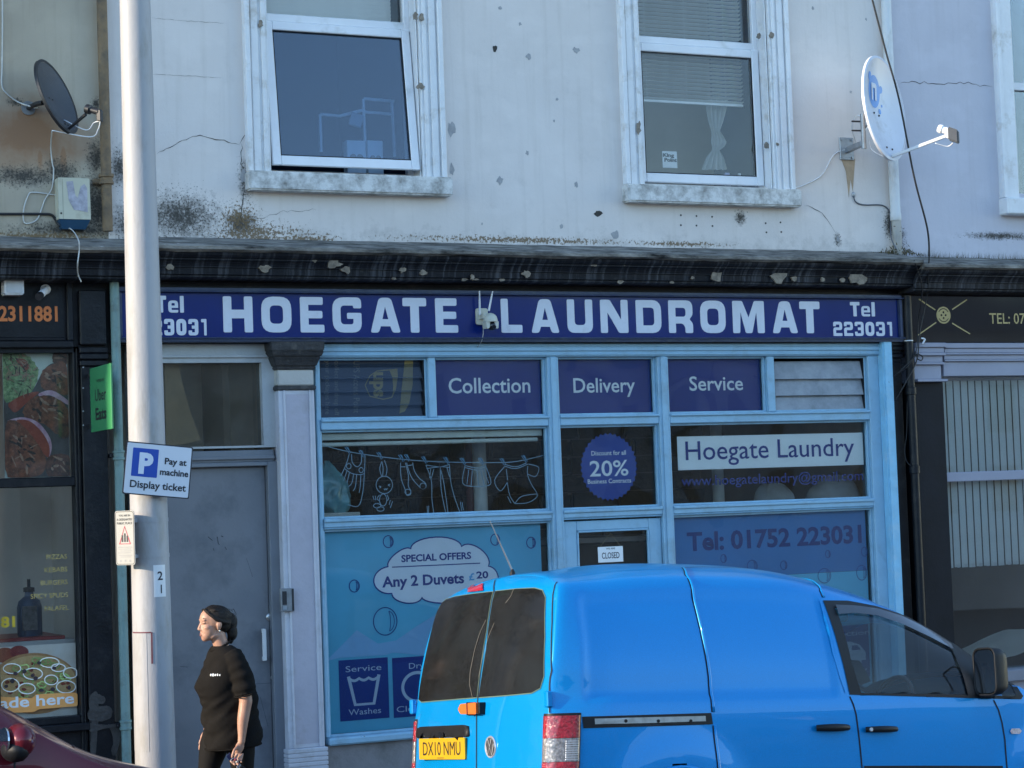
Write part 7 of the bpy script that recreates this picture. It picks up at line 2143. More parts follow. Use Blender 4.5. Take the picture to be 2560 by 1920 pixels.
# sliding-door rail
def C6(cx, cy): return side_pt(cx, cy, 1020, 1380, 2.836)
rl_ = [C6(1232, 1168), C6(1500, 1160), C6(1850, 1150), C6(2148, 1141), C6(2160, 1222), C6(1800, 1234), C6(1500, 1242), C6(1242, 1250)]
rail = skin(rl_, 's', .004, RUB, 'door_rail')
skin([C6(1320, 1182), C6(1700, 1172), C6(2105, 1163), C6(2108, 1200), C6(1700, 1213), C6(1322, 1222)], 's', .007, pm('rail_aluminium', (.30, .30, .29), .35, .2, 20, metal=.7), 'rail_strip', rail)
for x in (1540, 1770, 2000):
    q = C6(x, 1198); M().lathe((q.x, q.y-.007, q.z), (0, -1, 0), [(.009, 0), (.009, .004)], 10).build('rail_bolt', RUB, rail, local=True)
LIP = VBLUE
def shut(pts, nm='door_gap', axis='s', lip=True):
    ribbon(pts, axis, .010, .0025, GAP, nm)
    if lip:
        m = M(); P_ = []
        for a, b2 in zip(pts[:-1], pts[1:]):
            n = max(1, int((b2-a).length/.04)); P_ += [a.lerp(b2, i/n) for i in range(n)]
        P_.append(pts[-1]); S_ = [surf(p+Vector((.011, 0, 0)), axis) for p in P_]
        m.tube([s[0]+s[1]*.0005 for s in S_], .0085, 8); m.build('door_glint_lip', LIP, van, smooth=True, local=True)  # bead added beside the gap to catch a sun highlight
C7 = side_pt
shut([C6(1945, 112), C6(1965, 165), C6(2020, 350), C6(2080, 600), C6(2128, 880), C6(2155, 1135)])
shut([C6(2162, 1230), C6(2178, 1380), C6(2196, 1531), C6(2205, 1650)])
ribbon([C6(1945, 112), C6(2100, 106), C7(0, 108), C7(300, 112), C7(560, 125), C7(660, 135), C7(700, 158)], 's', .008, .002, GAP, 'roof_gap')
shut([C7(700, 158), C7(735, 220), C7(765, 280), C7(783, 322)])
shut([C7(975, 1025), C7(1000, 1080), C7(1020, 1150), C7(1045, 1350), C7(1062, 1530), C7(1070, 1650)], lip=False)
ribbon([C7(765, 345), C7(800, 480), C7(860, 720), C7(905, 870), C7(950, 1000)], 's', .014, .004, VBLUE, 'door_edge')
shut([C7(1995, 1050), C7(2030, 1120), C7(2055, 1210), C7(2075, 1330), C7(2090, 1530), C7(2098, 1650)], lip=False)
ribbon([C7(2150, 945), C7(2152, 915)], 's', .006, .003, GAP, 'bonnet_gap')
ribbon([C7(1075, 1524), C7(1500, 1522), C7(2060, 1524)], 's', .012, .004, RUB, 'cladding_edge')
skin([C7(1078, 1532), C7(1500, 1530), C7(2060, 1532), C7(2064, 1720), C7(1085, 1720)], 's', .005, RUB, 'door_cladding')
# cab side windows
frm = skin(F_side, 's', .004, RUB, 'window_surround', holes=[G_side[::-1], Q_side[::-1]], dens=.04)
VG = glass('van_side_glass', (.90, .94, .93), 0, 1, .02, (.5, .5, .48), .6, 5)
skin(G_side, 's', .0015, VG, 'side_window', frm); skin(Q_side, 's', .0015, VG, 'quarter_light', frm)
frm2 = skin(F_side, 's', .004, RUB, 'window_surround', holes=[G_side[::-1], Q_side[::-1]], dens=.04, mirror=True)
skin(G_side, 's', .0015, VG, 'side_window', frm2, mirror=True); skin(Q_side, 's', .0015, VG, 'quarter_light', frm2, mirror=True)
skin([C7(866, 382), C7(1000, 388), C7(1170, 412), C7(1340, 465), C7(1540, 565), C7(1690, 665), C7(1700, 700), C7(1540, 615), C7(1340, 520), C7(1160, 458), C7(1000, 440), C7(888, 448)], 's', .016, pm('smoked_deflector', (.02, .022, .028), .15, .1, 9, coat=.6), 'wind_deflector', frm)
ribbon([C7(1700, 690), C7(1745, 800), C7(1815, 1012)], 's', .02, .012, RUB, 'quarter_bar')
# mirrors
MIRR = pm('mirror_silver', (.85, .87, .88), .03, .01, 3, metal=1)
def mirror_arm(sg):
    q = C7(1900, 860); bx_, bz_ = q.x, q.z; yo = sg*(abs(q.y)+.02)
    out = rrect(-.085, .085, -.145, .135, .055, 6)
    m = M(); rings = []
    cy_ = yo+sg*.115
    for (dx, s) in ((-.065, .97), (-.05, 1.0), (.0, .98), (.04, .86), (.065, .6)):
        rings.append([(bx_-.02+dx, cy_+a*s*1.15, bz_+.01+b2*s) for (a, b2) in out])
    n = len(out); vv = [p for r_ in rings for p in r_]; ff = []
    for i in range(len(rings)-1):
        for k in range(n):
            k2 = (k+1) % n; ff.append((i*n+k, i*n+k2, (i+1)*n+k2, (i+1)*n+k))
    ff.append(tuple((len(rings)-1)*n+k for k in range(n)))
    m.add(vv, ff)
    mo = m.build('door_mirror', RUB, van, smooth=40, local=True, fixn=True)
    mg = M().prism([(cy_+a*.88*1.15, bz_+.01+b2*.9) for (a, b2) in out], bx_-.079, bx_-.076, plane='yz')
    g = mg.build('mirror_glass', MIRR, mo, local=True, fixn=True)
    mr = M(); mr.tube([(bx_-.078, cy_+a*.97*1.15, bz_+.01+b2*.97) for (a, b2) in out+out[:1]], .006, 8, caps=False); mr.build('mirror_rim', RUB, mo, smooth=True, local=True)
    M().box(bx_-.06, bx_+.05, min(yo-sg*.05, yo+sg*.06), max(yo-sg*.05, yo+sg*.06), bz_-.15, bz_-.08).build('mirror_foot', RUB, mo, bevel=.012, local=True)
mirror_arm(-1); mirror_arm(1)
# door handles
def handle(x0, y0, x1, y1, key):
    a, b2 = C7(x0, y0), C7(x1, y1)
    c = (a+b2)/2; s, nn = surf(c, 's')
    m = M(); L = b2.x-a.x; hz_ = abs(a.z-b2.z)/2
    k = []
    for i in range(13):
        t_ = i/12; x = a.x+L*t_; lift = .012+.024*math.sin(math.pi*t_)**.5
        p, q_ = surf(Vector((x, 0, c.z-(x-c.x)*.01)), 's'); k.append(p+q_*lift)
    m.tube(k, [max(.008, hz_*(1.0+.25*math.sin(math.pi*i/12))) for i in range(13)], 12)
    ho = m.build('door_handle', RUB, van, smooth=40, local=True)
    cup = [Vector((c.x+.052*math.cos(t_), 0, c.z+.058*math.sin(t_))) for t_ in [2*math.pi*i/24 for i in range(24)]]
    ribbon(cup, 's', .008, .001, car_paint('van_recess_paint', (.0, .225, .56)) if 'van_recess_paint' not in MATS else MATS['van_recess_paint'], 'handle_cup', ho, closed=True)
    if key:
        q_ = k[1]; M().lathe(q_+Vector((0, -.01, 0)), (0, -1, 0), [(.011, 0), (.011, .010)], 14).build('key_barrel', CHR, ho, local=True)
handle(733, 1272, 952, 1222, False); handle(1082, 1280, 1294, 1236, True)
skin([C7(2108, 1270), C7(2120, 1252), C7(2175, 1252), C7(2190, 1270), C7(2175, 1290), C7(2120, 1290)], 's', .008, pm('indicator_lens', (.55, .42, .40), .2, .4, 60, coat=1), 'side_indicator', dens=.02)
# aerial
b0 = Vector((.42, .16, 1.80)); s, nn = surf(b0, 't')
M().lathe(s, (0, 0, 1), [(.02, -.01), (.016, .02), (.007, .04)], 12).build('aerial_base', RUB, van, smooth=40, local=True)
M().tube([s+Vector((0, 0, .03)), s+Vector((-.14, 0, .32))], [.006, .0022], 8).build('aerial', pm('aerial_steel', (.25, .25, .25), .4, metal=.7), van, smooth=40, local=True)
# windscreen, cab and undercarriage
ws = M()
def wsp(a, b2):
    x = 2.38+a*1.02; ye = (crv(ye_t, x)-.03)*(2*b2-1)
    k = abs(2*b2-1); ze, zc = crv(ze_t, x), crv(zc_t, x)
    return (x, ye, ze+(zc-ze)*(1-k**2.2)-.004)
ws.grid(wsp, 16, 14, flip=False); ws.build('windscreen', VG, van, smooth=True, local=True)
CAB = pm('cab_dark_plastic', (.022, .022, .024), .7, .2, 9)
M().box(1.75, 1.79, -.66, .66, .45, 1.60).build('bulkhead', CAB, van, local=True)
M().box(1.8, 3.5, -.78, .78, .40, .44).build('cab_floor', CAB, van, local=True)
m = M(); pr_ = [(3.05, .6), (2.85, .72), (2.82, .9), (2.92, .985), (3.2, 1.01), (3.5, 1.03), (3.5, .6)]
m.add([(x, y, z) for y in (-.77, .77) for (x, z) in pr_], [(i, (i+1) % 7, 7+(i+1) % 7, 7+i) for i in range(7)]+[tuple(range(7)), tuple(range(13, 6, -1))])
m.build('dashboard', CAB, van, local=True, fixn=True, bevel=.02)
for y in (-.40, .40):
    st_ = M().box(2.05, 2.55, y-.24, y+.24, .50, .68).build('seat', CAB, van, bevel=.05, seg=3, local=True, smooth=40)
    M().obox((1.98, y, .95), (.06, 0, 0), (0, .23, 0), (-.05, 0, .30)).build('seat_back', CAB, st_, bevel=.04, seg=3, local=True, smooth=40)
sw = [Vector((2.72+.06*math.sin(t_)-.02, -.40+.185*math.cos(t_), .98+.17*math.sin(t_))) for t_ in [2*math.pi*i/32 for i in range(33)]]
swo = M().tube(sw, .014, 8, caps=False).build('steering_wheel', CAB, van, smooth=True, local=True)
M().tube([(2.70, -.58, .98), (2.73, -.40, .97), (2.70, -.22, .98)], .02, 8).build('wheel_spoke', CAB, swo, smooth=True, local=True)
M().tube([(2.73, -.40, .97), (2.95, -.40, .90)], .03, 10).build('steering_column', CAB, swo, smooth=True, local=True)
M().box(2.46, 2.49, -.11, .11, 1.47, 1.53).build('rear_view_mirror', CAB, van, bevel=.01, local=True)
TYRE = pm('tyre_rubber', (.02, .02, .02), .85, .2, 20); RIM = pm('wheel_silver', (.32, .32, .33), .35, .1, 9, metal=.8)
def wheel(x, y, parent, r=.315):
    s = -1 if y < 0 else 1
    w0 = M().lathe((x, y, r), (0, s, 0), [(.20, -.2), (.29, -.19), (r, -.16), (r, -.03), (.30, -.005), (.215, .0), (.20, -.02)], 40).build('wheel', TYRE, parent, smooth=40, local=True)
    M().lathe((x, y, r), (0, s, 0), [(.21, -.03), (.20, -.01), (.10, -.035), (.05, -.02), (.0, -.02)], 36).build('rim', RIM, w0, smooth=40, local=True)
for (wx_, wz_) in WHEELS:
    for y in (-.86, .86): wheel(wx_, y, van)
    for s in (-1, 1):
        m = M(); m.grid(lambda a, b2, wx_=wx_, s=s: Vector((wx_+(.345+.0)*math.cos(math.pi*(-.12+1.24*a)), s*(.56+.30*b2), wz_+.352*math.sin(math.pi*(-.12+1.24*a)))), 28, 3)
        m.build('wheel_arch', RUB, van, smooth=True, local=True)
        lip = [surf(Vector((wx_+.356*math.cos(t_), 0, wz_+.356*math.sin(t_))), 's')[0] for t_ in [math.pi*(.02+.96*i/30) for i in range(31)]]
        M().tube([Vector((p.x, s*abs(p.y), p.z)) for p in lip], .012, 8).build('arch_lip', VBLUE, van, smooth=True, local=True)
M().box(.1, 4.2, -.7, .7, .24, .40).build('floor_pan', RUB, van, local=True)
m = M().box(-.03, .15, -.84, .84, .30, .56); m.build('rear_bumper', VBLUE, van, bevel=.05, seg=4, local=True, smooth=40)
m = M().box(4.30, 4.45, -.78, .78, .24, .56); m.build('front_bumper', VBLUE, van, bevel=.05, seg=4, local=True, smooth=40)
for s in (-1, 1):
    M().obox((4.22, s*.62, .82), (.09, s*.02, -.04), (0, .14, 0), (.03, 0, .09)).build('headlight', CLR, van, bevel=.03, seg=2, local=True, smooth=40)

# ------------------------------------------------------------------ dark red car behind the van
CARL = Vector((-.62, -3.50, road_z(-.62)+camber(-3.5))); CARR = Matrix.Rotation(RD(.5), 3, 'Z') @ Matrix.Rotation(math.atan(.055), 3, 'Y') @ Matrix.Rotation(RD(-5.0), 3, 'X')
car = thing('red_car', 'dark red hatchback parked at the kerb before the takeaway', 'car', CARL)
car.rotation_euler = CARR.to_euler()
kc = [(0, .92), (.15, 1.0), (.5, 1.29), (.9, 1.38), (1.6, 1.40), (2.1, 1.385), (2.5, 1.31), (2.9, 1.125), (3.1, 1.01), (3.31, .885), (3.5, .815), (3.75, .755), (3.95, .715), (4.05, .65), (4.12, .54)]
ke = [(0, .86), (.15, .93), (.5, 1.20), (.9, 1.30), (1.6, 1.32), (2.1, 1.305), (2.5, 1.23), (2.9, 1.05), (3.1, .94), (3.31, .83), (3.5, .765), (3.75, .71), (3.95, .665), (4.05, .60), (4.12, .48)]
kye = [(0, .60), (.9, .58), (1.6, .585), (2.2, .60), (2.9, .70), (3.2, .74), (3.6, .72), (3.9, .66), (4.12, .55)]
kys = [(0, .92), (.3, .98), (1.0, 1.0), (3.3, 1.0), (3.7, .97), (3.95, .90), (4.12, .76)]
def csec(x):
    zc, ze, ye, ys = crv(kc, x), crv(ke, x), crv(kye, x), crv(kys, x)
    zb = min(.93, ze-.04); k = zb/.93
    low = [(.74*ys, .20), (.82*ys, .26), (.85*ys, .42*k), (.862*ys, .62*k), (.86*ys, .80*k), (.835*ys, zb)]
    yb = .835*ys
    return low+[(yb+(ye-yb)*t_+.03*math.sin(math.pi*t_)*(1 if ze > 1.1 else .2), zb+(ze-zb)*t_) for t_ in (.33, .66)]+[(ye, ze), (ye*.88, ze+(zc-ze)*.45), (ye*.66, ze+(zc-ze)*.76), (ye*.35, ze+(zc-ze)*.95), (0, zc)]
cv, cf = loft([0, .01, .03, .06]+[.1+.04*i for i in range(97)]+[3.99, 4.02, 4.05, 4.075, 4.095, 4.11, 4.12], csec, lambda z: .22*sst(.9, 1.45, z), lambda z: -.06*sst(.5, .8, z), 4.12, nose=.12)
CW = ((.72, .30), (3.28, .30))
cf2 = []
for q in cf:
    c = sum((cv[i] for i in q), Vector())/len(q)
    if abs(c.y) > .6 and any(math.hypot(c.x-a, c.z-b2) < .335 for (a, b2) in CW): continue
    cf2.append(q)
RED = car_paint('dark_red_car_paint', (.10, .008, .016))
M().add(cv, cf2).build('body', RED, car, smooth=50, local=True)
vbvh = BVHTree.FromPolygons([tuple(p) for p in cv], cf)
CGL = pm('dark_car_glass', (.012, .014, .016), .05, .2, 2, coat=.6)
def cp(x, z): return Vector((x, -.8, z))
for mir in (False, True):
    skin([cp(.62, .98), cp(1.7, .99), cp(1.7, 1.27), cp(1.0, 1.26), cp(.75, 1.17)], 's', .003, CGL, 'side_window', car, mirror=mir)
    skin([cp(1.78, .92), cp(2.95, .90), cp(2.75, 1.05), cp(2.4, 1.22), cp(2.05, 1.26), cp(1.78, 1.27)], 's', .003, CGL, 'side_window', car, mirror=mir)
m = M(); m.grid(lambda a, b2: (lambda x: (x, (crv(kye, x)-.05)*(2*b2-1), crv(ke, x)+(crv(kc, x)-crv(ke, x))*(1-abs(2*b2-1)**2.2)+.004))(2.12+a*1.12), 14, 12); m.build('windscreen', CGL, car, smooth=True, local=True)
ribbon([Vector((3.27, y, 1.1)) for y in (-.70, -.4, 0, .4, .70)], 't', .012, .004, GAP, 'bonnet_gap', car)
ribbon([Vector((3.02, -.70, 1)), Vector((3.3, -.70, 1)), Vector((3.6, -.67, 1)), Vector((3.85, -.60, 1))], 't', .009, .003, GAP, 'bonnet_gap', car)
ribbon([cp(2.88, .94), cp(2.93, .80), cp(2.92, .5)], 's', .009, .003, GAP, 'door_gap', car)
ribbon([cp(1.74, 1.28), cp(1.74, .5)], 's', .009, .003, GAP, 'door_gap', car)
HL = pm('headlamp_lens', (.42, .44, .46), .08, .4, 30, coat=1)
for s in (-1, 1):
    m = M()
    def hl(a, b2, s=s):
        x = 3.62+.38*a; y = .76-.16*a-.05*b2; 
        return Vector((x, s*(crv(kys, x)*.86-.20*b2*(.4+a)), .56+.17*b2-.05*a+.008))
    m.grid(hl, 10, 6); m.build('headlight', HL, car, smooth=True, local=True)
for s in (-1, 1):
    q = Vector((2.93, s*.96, .905))
    mo = M().ball(q, .075, .12, .085, 20, 12).build('door_mirror', RED, car, smooth=True, local=True)
    M().ball(q+Vector((-.02, 0, -.045)), .068, .112, .06, 18, 10).build('mirror_base', RUB, mo, smooth=True, local=True)
    M().prism(ellipse(q.y, q.z, .095, .065, 24), q.x-.078, q.x-.07, plane='yz').build('mirror_glass', MIRR, mo, local=True, fixn=True)
    M().box(q.x-.02, q.x+.05, min(s*.76, s*.88), max(s*.76, s*.88), q.z-.10, q.z-.06).build('mirror_arm', RUB, mo, bevel=.01, local=True)
for (x, z) in CW:
    for y in (-.83, .83): wheel(x, y, car, .30)
    for s in (-1, 1):
        m = M(); m.grid(lambda a, b2, x=x, s=s: Vector((x+.335*math.cos(math.pi*(-.1+1.2*a)), s*(.5+.31*b2), .30+.338*math.sin(math.pi*(-.1+1.2*a)))), 24, 2); m.build('wheel_arch', RUB, car, smooth=True, local=True)
M().box(.1, 4.0, -.66, .66, .2, .36).build('floor_pan', RUB, car, local=True)
M().prism(rrect(-.35, .35, .42, .60, .05), 4.10, 4.20, plane='yz').build('grille', RUB, car, local=True, fixn=True)
for s in (-1, 1): M().obox((.10, s*.62, .88), (.05, 0, 0), (0, .12, 0), (.03, 0, .09)).build('tail_light', RL, car, bevel=.02, local=True)

# ================================================================== WOMAN
wz = pave_z(4.42)
wom = thing('person', 'person in black t-shirt and leggings walking with keys in hand', 'person', (4.42, -1.25, wz))
def W3(f, s, z): return Vector((4.42-f, -1.25-s, z))
SKIN = None
def skin_mat():
    m, n, ns, l, b = _new('warm_skin')  # own skin tone with random ruddier patches
    tc = ns.new('ShaderNodeTexCoord').outputs['Object']
    f = noi(ns, l, tc, 22, 5); o_ = ramp(ns, l, f, .3, .75, (.39, .215, .145), (.46, .265, .19))
    g = noi(ns, l, tc, 9, 3); o_ = mixc(ns, l, ramp(ns, l, g, .5, .75, (0, 0, 0), (.5, .5, .5)), o_, (.40, .175, .125))
    l.new(o_, b.inputs['Base Color']); b.inputs['Roughness'].default_value = .5
    b.inputs['Subsurface Weight'].default_value = .12; b.inputs['Subsurface Radius'].default_value = (.012, .005, .003); b.inputs['Subsurface Scale'].default_value = 1
    return m
SKIN = skin_mat()
def limb(m, pts, rs, seg=18):
    """tapered limb through W3 points, rounded ends"""
    q = cr_pts([W3(*p) for p in pts], 5); n = len(q); k = len(rs)
    rr_ = [crv([(i/(k-1), r_) for i, r_ in enumerate(rs)], i/(n-1)) for i in range(n)]
    m.tube(q, rr_, seg)
    m.ball(q[0], rr_[0], rr_[0], rr_[0], 14, 8); m.ball(q[-1], rr_[-1], rr_[-1], rr_[-1], 14, 8)
def remesh(o, vox, it=3, fac=.5):
    md = o.modifiers.new('remesh', 'REMESH'); md.mode = 'VOXEL'; md.voxel_size = vox; md.use_smooth_shade = True
    ms = o.modifiers.new('smooth', 'SMOOTH'); ms.factor = fac; ms.iterations = it
    return o
HF, HZ = .062, 1.415
def hd(f, s, z): return W3(HF+f, s, HZ+z)
b = M()
def bb(f, s, z, rf, rs, rz, rot=None): b.ball(hd(f, s, z), rf, rs, rz, 24, 16, rot)
RY = lambda a: Matrix.Rotation(RD(a), 3, 'Y')
bb(-.005, 0, .03, .100, .074, .084)                 # skull
bb(.042, 0, .03, .060, .060, .070)                  # forehead
bb(.045, 0, -.035, .055, .058, .075)                # mid face
bb(.058, 0, -.07, .040, .046, .040)                 # muzzle
bb(.068, 0, -.094, .026, .026, .020)                # chin
bb(.015, 0, -.075, .055, .055, .030, RY(-18))       # jaw
for s in (-1, 1):
    bb(.060, s*.034, -.022, .030, .024, .022)       # cheek
    bb(.083, s*.030, .028, .016, .024, .008)        # brow
    bb(-.005, s*.074, -.012, .018, .007, .031, RY(12))   # ear
    bb(-.012, s*.078, -.006, .010, .006, .020)
# nose
b.tube([hd(.090, 0, .018), hd(.101, 0, -.006), hd(.109, 0, -.026)], [.0075, .0095, .0115], 12)
b.ball(hd(.109, 0, -.031), .0115, .013, .0095, 12, 8)
for s in (-1, 1): b.ball(hd(.099, s*.012, -.034), .010, .008, .008, 10, 8)
b.ball(hd(.095, 0, -.062), .010, .020, .0062, 12, 8); b.ball(hd(.093, 0, -.073), .010, .018, .0068, 12, 8)
# neck, trunk, arms, legs
limb(b, [(.045, 0, 1.34), (.030, 0, 1.29), (.01, 0, 1.22)], [.052, .050, .050])
b.ball(W3(-.01, 0, 1.15), .075, .12, .06, 20, 12)
limb(b, [(-.01, 0, 1.15), (.0, 0, 1.0), (-.02, 0, .85), (-.02, 0, .74)], [.10, .105, .12, .13])
# near arm (hanging, slightly bent), far arm swung forward
limb(b, [(-.015, .150, 1.19), (-.045, .195, 1.06), (-.062, .215, .93), (-.058, .215, .885), (-.040, .215, .79), (-.030, .215, .69), (-.026, .215, .655)], [.038, .043, .043, .041, .037, .026, .024])
limb(b, [(-.005, -.150, 1.19), (.0, -.195, 1.05), (.01, -.205, .91), (.045, -.20, .80), (.075, -.195, .70)], [.038, .043, .040, .034, .025])
# near hand: palm, thumb from its side, four unequal fingers curled round the keys
b.ball(W3(-.012, .215, .618), .030, .016, .045, 16, 10, Matrix.Rotation(RD(22), 3, 'Y'))
def finger(pts, r):
    q = cr_pts([W3(*p) for p in pts], 4); b.tube(q, [r*(1-.18*i/(len(q)-1)) for i in range(len(q))], 10); b.ball(q[-1], r*.82, r*.82, r*.82, 10, 8)
finger([(.006, .222, .625), (.030, .236, .607), (.042, .240, .583), (.047, .236, .563)], .0098)           # thumb
finger([(.018, .205, .590), (.040, .207, .562), (.052, .215, .540), (.046, .228, .528)], .0088)
finger([(.004, .215, .580), (.022, .219, .548), (.036, .228, .523), (.032, .241, .513)], .0088)
finger([(-.012, .224, .576), (.002, .230, .545), (.014, .240, .520), (.012, .252, .512)], .0084)
finger([(-.028, .230, .580), (-.018, .238, .553), (-.008, .248, .534), (-.008, .257, .528)], .0074)
# far hand
b.ball(W3(.095, -.195, .665), .026, .014, .042, 14, 10, Matrix.Rotation(RD(30), 3, 'Y'))
for i, (ds, dl) in enumerate(((.012, .05), (.004, .056), (-.004, .054), (-.012, .044))):
    finger([(.105, -.195+ds*1.6, .635), (.122, -.195+ds*1.8, .605), (.128, -.19+ds*1.8, .605-dl*.6)], .0078)
finger([(.105, -.182, .665), (.128, -.172, .645), (.138, -.17, .622)], .009)
# legs in stride
kz = lambda z: wz+z
limb(b, [(-.02, .075, .74), (-.05, .082, .60), (-.075, .085, kz(.44)), (-.13, .085, kz(.25)), (-.19, .085, kz(.09))], [.085, .08, .058, .050, .036])
limb(b, [(.0, -.075, .74), (.06, -.082, .60), (.11, -.085, kz(.45)), (.13, -.085, kz(.26)), (.14, -.085, kz(.09))], [.085, .08, .058, .050, .036])
body = b.build('body', SKIN, wom); remesh(body, .0042, 4, .5)
# hair: swept back from the forehead to a low tail
h = M()
HAIR = None
def hair_mat():
    m, n, ns, l, b_ = _new('dark_brown_hair')
    tc = ns.new('ShaderNodeTexCoord').outputs['Object']
    f = noi(ns, l, scl(ns, l, tc, (8, 40, 60)), 5, 5, .6)
    l.new(ramp(ns, l, f, .4, .7, (.0025, .002, .0018), (.022, .014, .010)), b_.inputs['Base Color']); b_.inputs['Roughness'].default_value = .5; b_.inputs['Specular IOR Level'].default_value = .3
    bump(ns, l, b_, f, .6, .01)
    return m
HAIR = hair_mat()
h.ball(hd(-.020, 0, .044), .100, .078, .076, 28, 18, RY(12))
h.ball(hd(-.050, 0, .008), .066, .070, .076, 24, 16)
h.ball(hd(-.100, 0, .005), .052, .052, .066, 24, 16, RY(-8))
h.ball(hd(-.112, .01, -.055), .036, .036, .062, 20, 14, RY(-6))
h.ball(hd(-.105, .0, -.10), .022, .024, .04, 16, 12)
for s in (-1, 1):
    h.tube(cr_pts([hd(.072, s*.022, .094), hd(.052, s*.052, .066), hd(.014, s*.070, .036), hd(-.035, s*.072, .012), hd(-.08, s*.055, .0)], 5), .011, 10)
    h.tube(cr_pts([hd(.062, s*.045, .078), hd(.035, s*.066, .048), hd(.006, s*.0735, .022), hd(-.05, s*.066, .0)], 5), .009, 10)
for i in range(64):
    a = (i/63-.5)*2.3
    p0 = hd(.066*math.cos(a)+.006, .058*math.sin(a), .094-.012*abs(a)+.003*math.sin(i*2.1)); p1 = hd(.0, .070*math.sin(a)*1.05, .118-.03*abs(a)); p2 = hd(-.10, .045*math.sin(a), .055-.03*abs(a)); p3 = hd(-.125, .03*math.sin(a), -.03)
    h.tube(cr_pts([p0, p1+Vector((0, 0, .003*math.sin(i*2.7))), p2+Vector((.006*math.sin(i*1.9), 0, .004*math.cos(i*3.1))), p3+Vector((.012*math.sin(i*2.3), 0, .01*math.cos(i*1.3)))], 4), .0040, 6)
hr = h.build('hair', HAIR, wom); remesh(hr, .0032, 1, .4)
# loose wisps
m = M(); rnd = random.Random(5)
for i in range(30):
    s = rnd.uniform(-.06, .07); q0 = hd(-.10+rnd.uniform(-.02, .05), s, rnd.uniform(-.08, .09)); m.tube(cr_pts([q0, q0+Vector((rnd.uniform(.005, .02), 0, rnd.uniform(-.015, .01))), q0+Vector((rnd.uniform(.015, .03), 0, rnd.uniform(-.04, .0)))], 3), .0011, 4)
m.build('hair_wisps', HAIR, wom)
# face details
LIPM = pm('lip_pink', (.26, .085, .075), .45, .1, 30); BROWM = pm('brow_brown', (.05, .03, .022), .8)
for (zz_, rz_) in ((-.0615, .0042), (-.0725, .0048)):
    M().ball(hd(.0985, 0, zz_), .0075, .017, rz_, 16, 10).build('lip', LIPM, wom, smooth=True)
for s in (-1, 1):
    M().tube([hd(.091, s*.018, .0365), hd(.089, s*.034, .041), hd(.076, s*.050, .036)], [.0028, .0034, .0016], 8).build('eyebrow', BROWM, wom, smooth=True)
    e = M().ball(hd(.0795, s*.033, .012), .0125, .0135, .0115, 16, 12).build('eye', SKIN, wom, smooth=True)
    M().tube([hd(.0915, s*.022, .006), hd(.0925, s*.034, .0035), hd(.084, s*.046, .006)], [.0012, .0022, .0014], 6).build('eyelashes', BROWM, e, smooth=True)
    M().ball(hd(.107, s*.006, -.0405), .003, .003, .0015, 8, 6).build('nostril', BROWM, wom)
M().ball(hd(-.004, .083, -.048), .005, .004, .009, 10, 8).build('earring', pm('silver_earring', (.7, .68, .62), .2, metal=1), wom, smooth=True)
# t-shirt
TEE = pm('black_cotton', (.0125, .0115, .0108), .95, .2, 12, .3, 240, spec=.08)
t_ = M()
ringsT = [(1.268, .022, .068, .082), (1.258, .018, .080, .110), (1.235, .010, .100, .155), (1.205, .004, .118, .186), (1.16, .0, .140, .200), (1.10, .0, .172, .203), (1.04, .006, .202, .203), (1.005, .007, .212, .203), (.96, .002, .208, .202), (.91, -.012, .203, .200), (.85, -.018, .198, .200), (.78, -.022, .198, .202), (.70, -.030, .202, .205), (.64, -.034, .204, .208), (.606, -.036, .203, .208)]
NS = 48; tv = []
def rT(z):
    zs = [r_[0] for r_ in ringsT][::-1]
    g = lambda i: crv([(r_[0], r_[i]) for r_ in ringsT[::-1]], z)
    return g(1)-.004, g(2)*.91, g(3)*.99
NZ = 70
for j in range(NZ+1):
    z = 1.268+(0.606-1.268)*j/NZ
    fc, a_, b_ = rT(z)
    for k in range(NS):
        th = 2*math.pi*k/NS; cf_, sf_ = math.cos(th), math.sin(th)
        e = 1.0
        f = fc+a_*(abs(cf_)**.9)*(1 if cf_ > 0 else -1); s = b_*(abs(sf_)**.85)*(1 if sf_ > 0 else -1)
        amt = sst(1.15, .95, z) if False else min(1, max(.15, (1.15-z)*4))
        w_ = noise.noise(Vector((f*4+s*2, s*3, z*9+f*6)))*.022 + noise.noise(Vector((f*9-s*6+z*10, s*7, z*20+f*12)))*.015
        w_ += .009*math.sin((z*52+f*30+s*9))*sst(1.02, .9, z) if False else .013*math.sin(z*46+f*26+s*8)*min(1, max(0, (1.0-z)*6))*(.5+.5*noise.noise(Vector((f*5, s*5, z*5))))
        zz_ = z-.026*(0-f)/.2*0 + (.010*(-f/.2) if z < .66 else 0)
        tv.append(W3(f+cf_*w_*amt, s+sf_*w_*amt, zz_))
tf = []
for j in range(NZ):
    for k in range(NS):
        k2 = (k+1) % NS; tf.append((j*NS+k, (j+1)*NS+k, (j+1)*NS+k2, j*NS+k2))
tf.append(tuple(range(NS))); tf.append(tuple(NZ*NS+k for k in range(NS))[::-1])
t_.add(tv, tf)
for s in (1, -1):
    pts = [(-.005, s*.135, 1.215), (-.02, s*.175, 1.16), (-.045, s*.205, 1.07), (-.062, s*.22, .955)] if s > 0 else [(-.005, s*.135, 1.215), (.01, s*.175, 1.16), (.035, s*.20, 1.07), (.055, s*.21, .97)]
    q = cr_pts([W3(*p) for p in pts], 8); n = len(q)
    t_.tube(q, [.066+.008*math.sin(i*1.3)*(i/n)+.006*(i/n) for i in range(n)], 22)
tee = t_.build('t_shirt', TEE, wom, fixn=False); remesh(tee, .006, 2, .4)
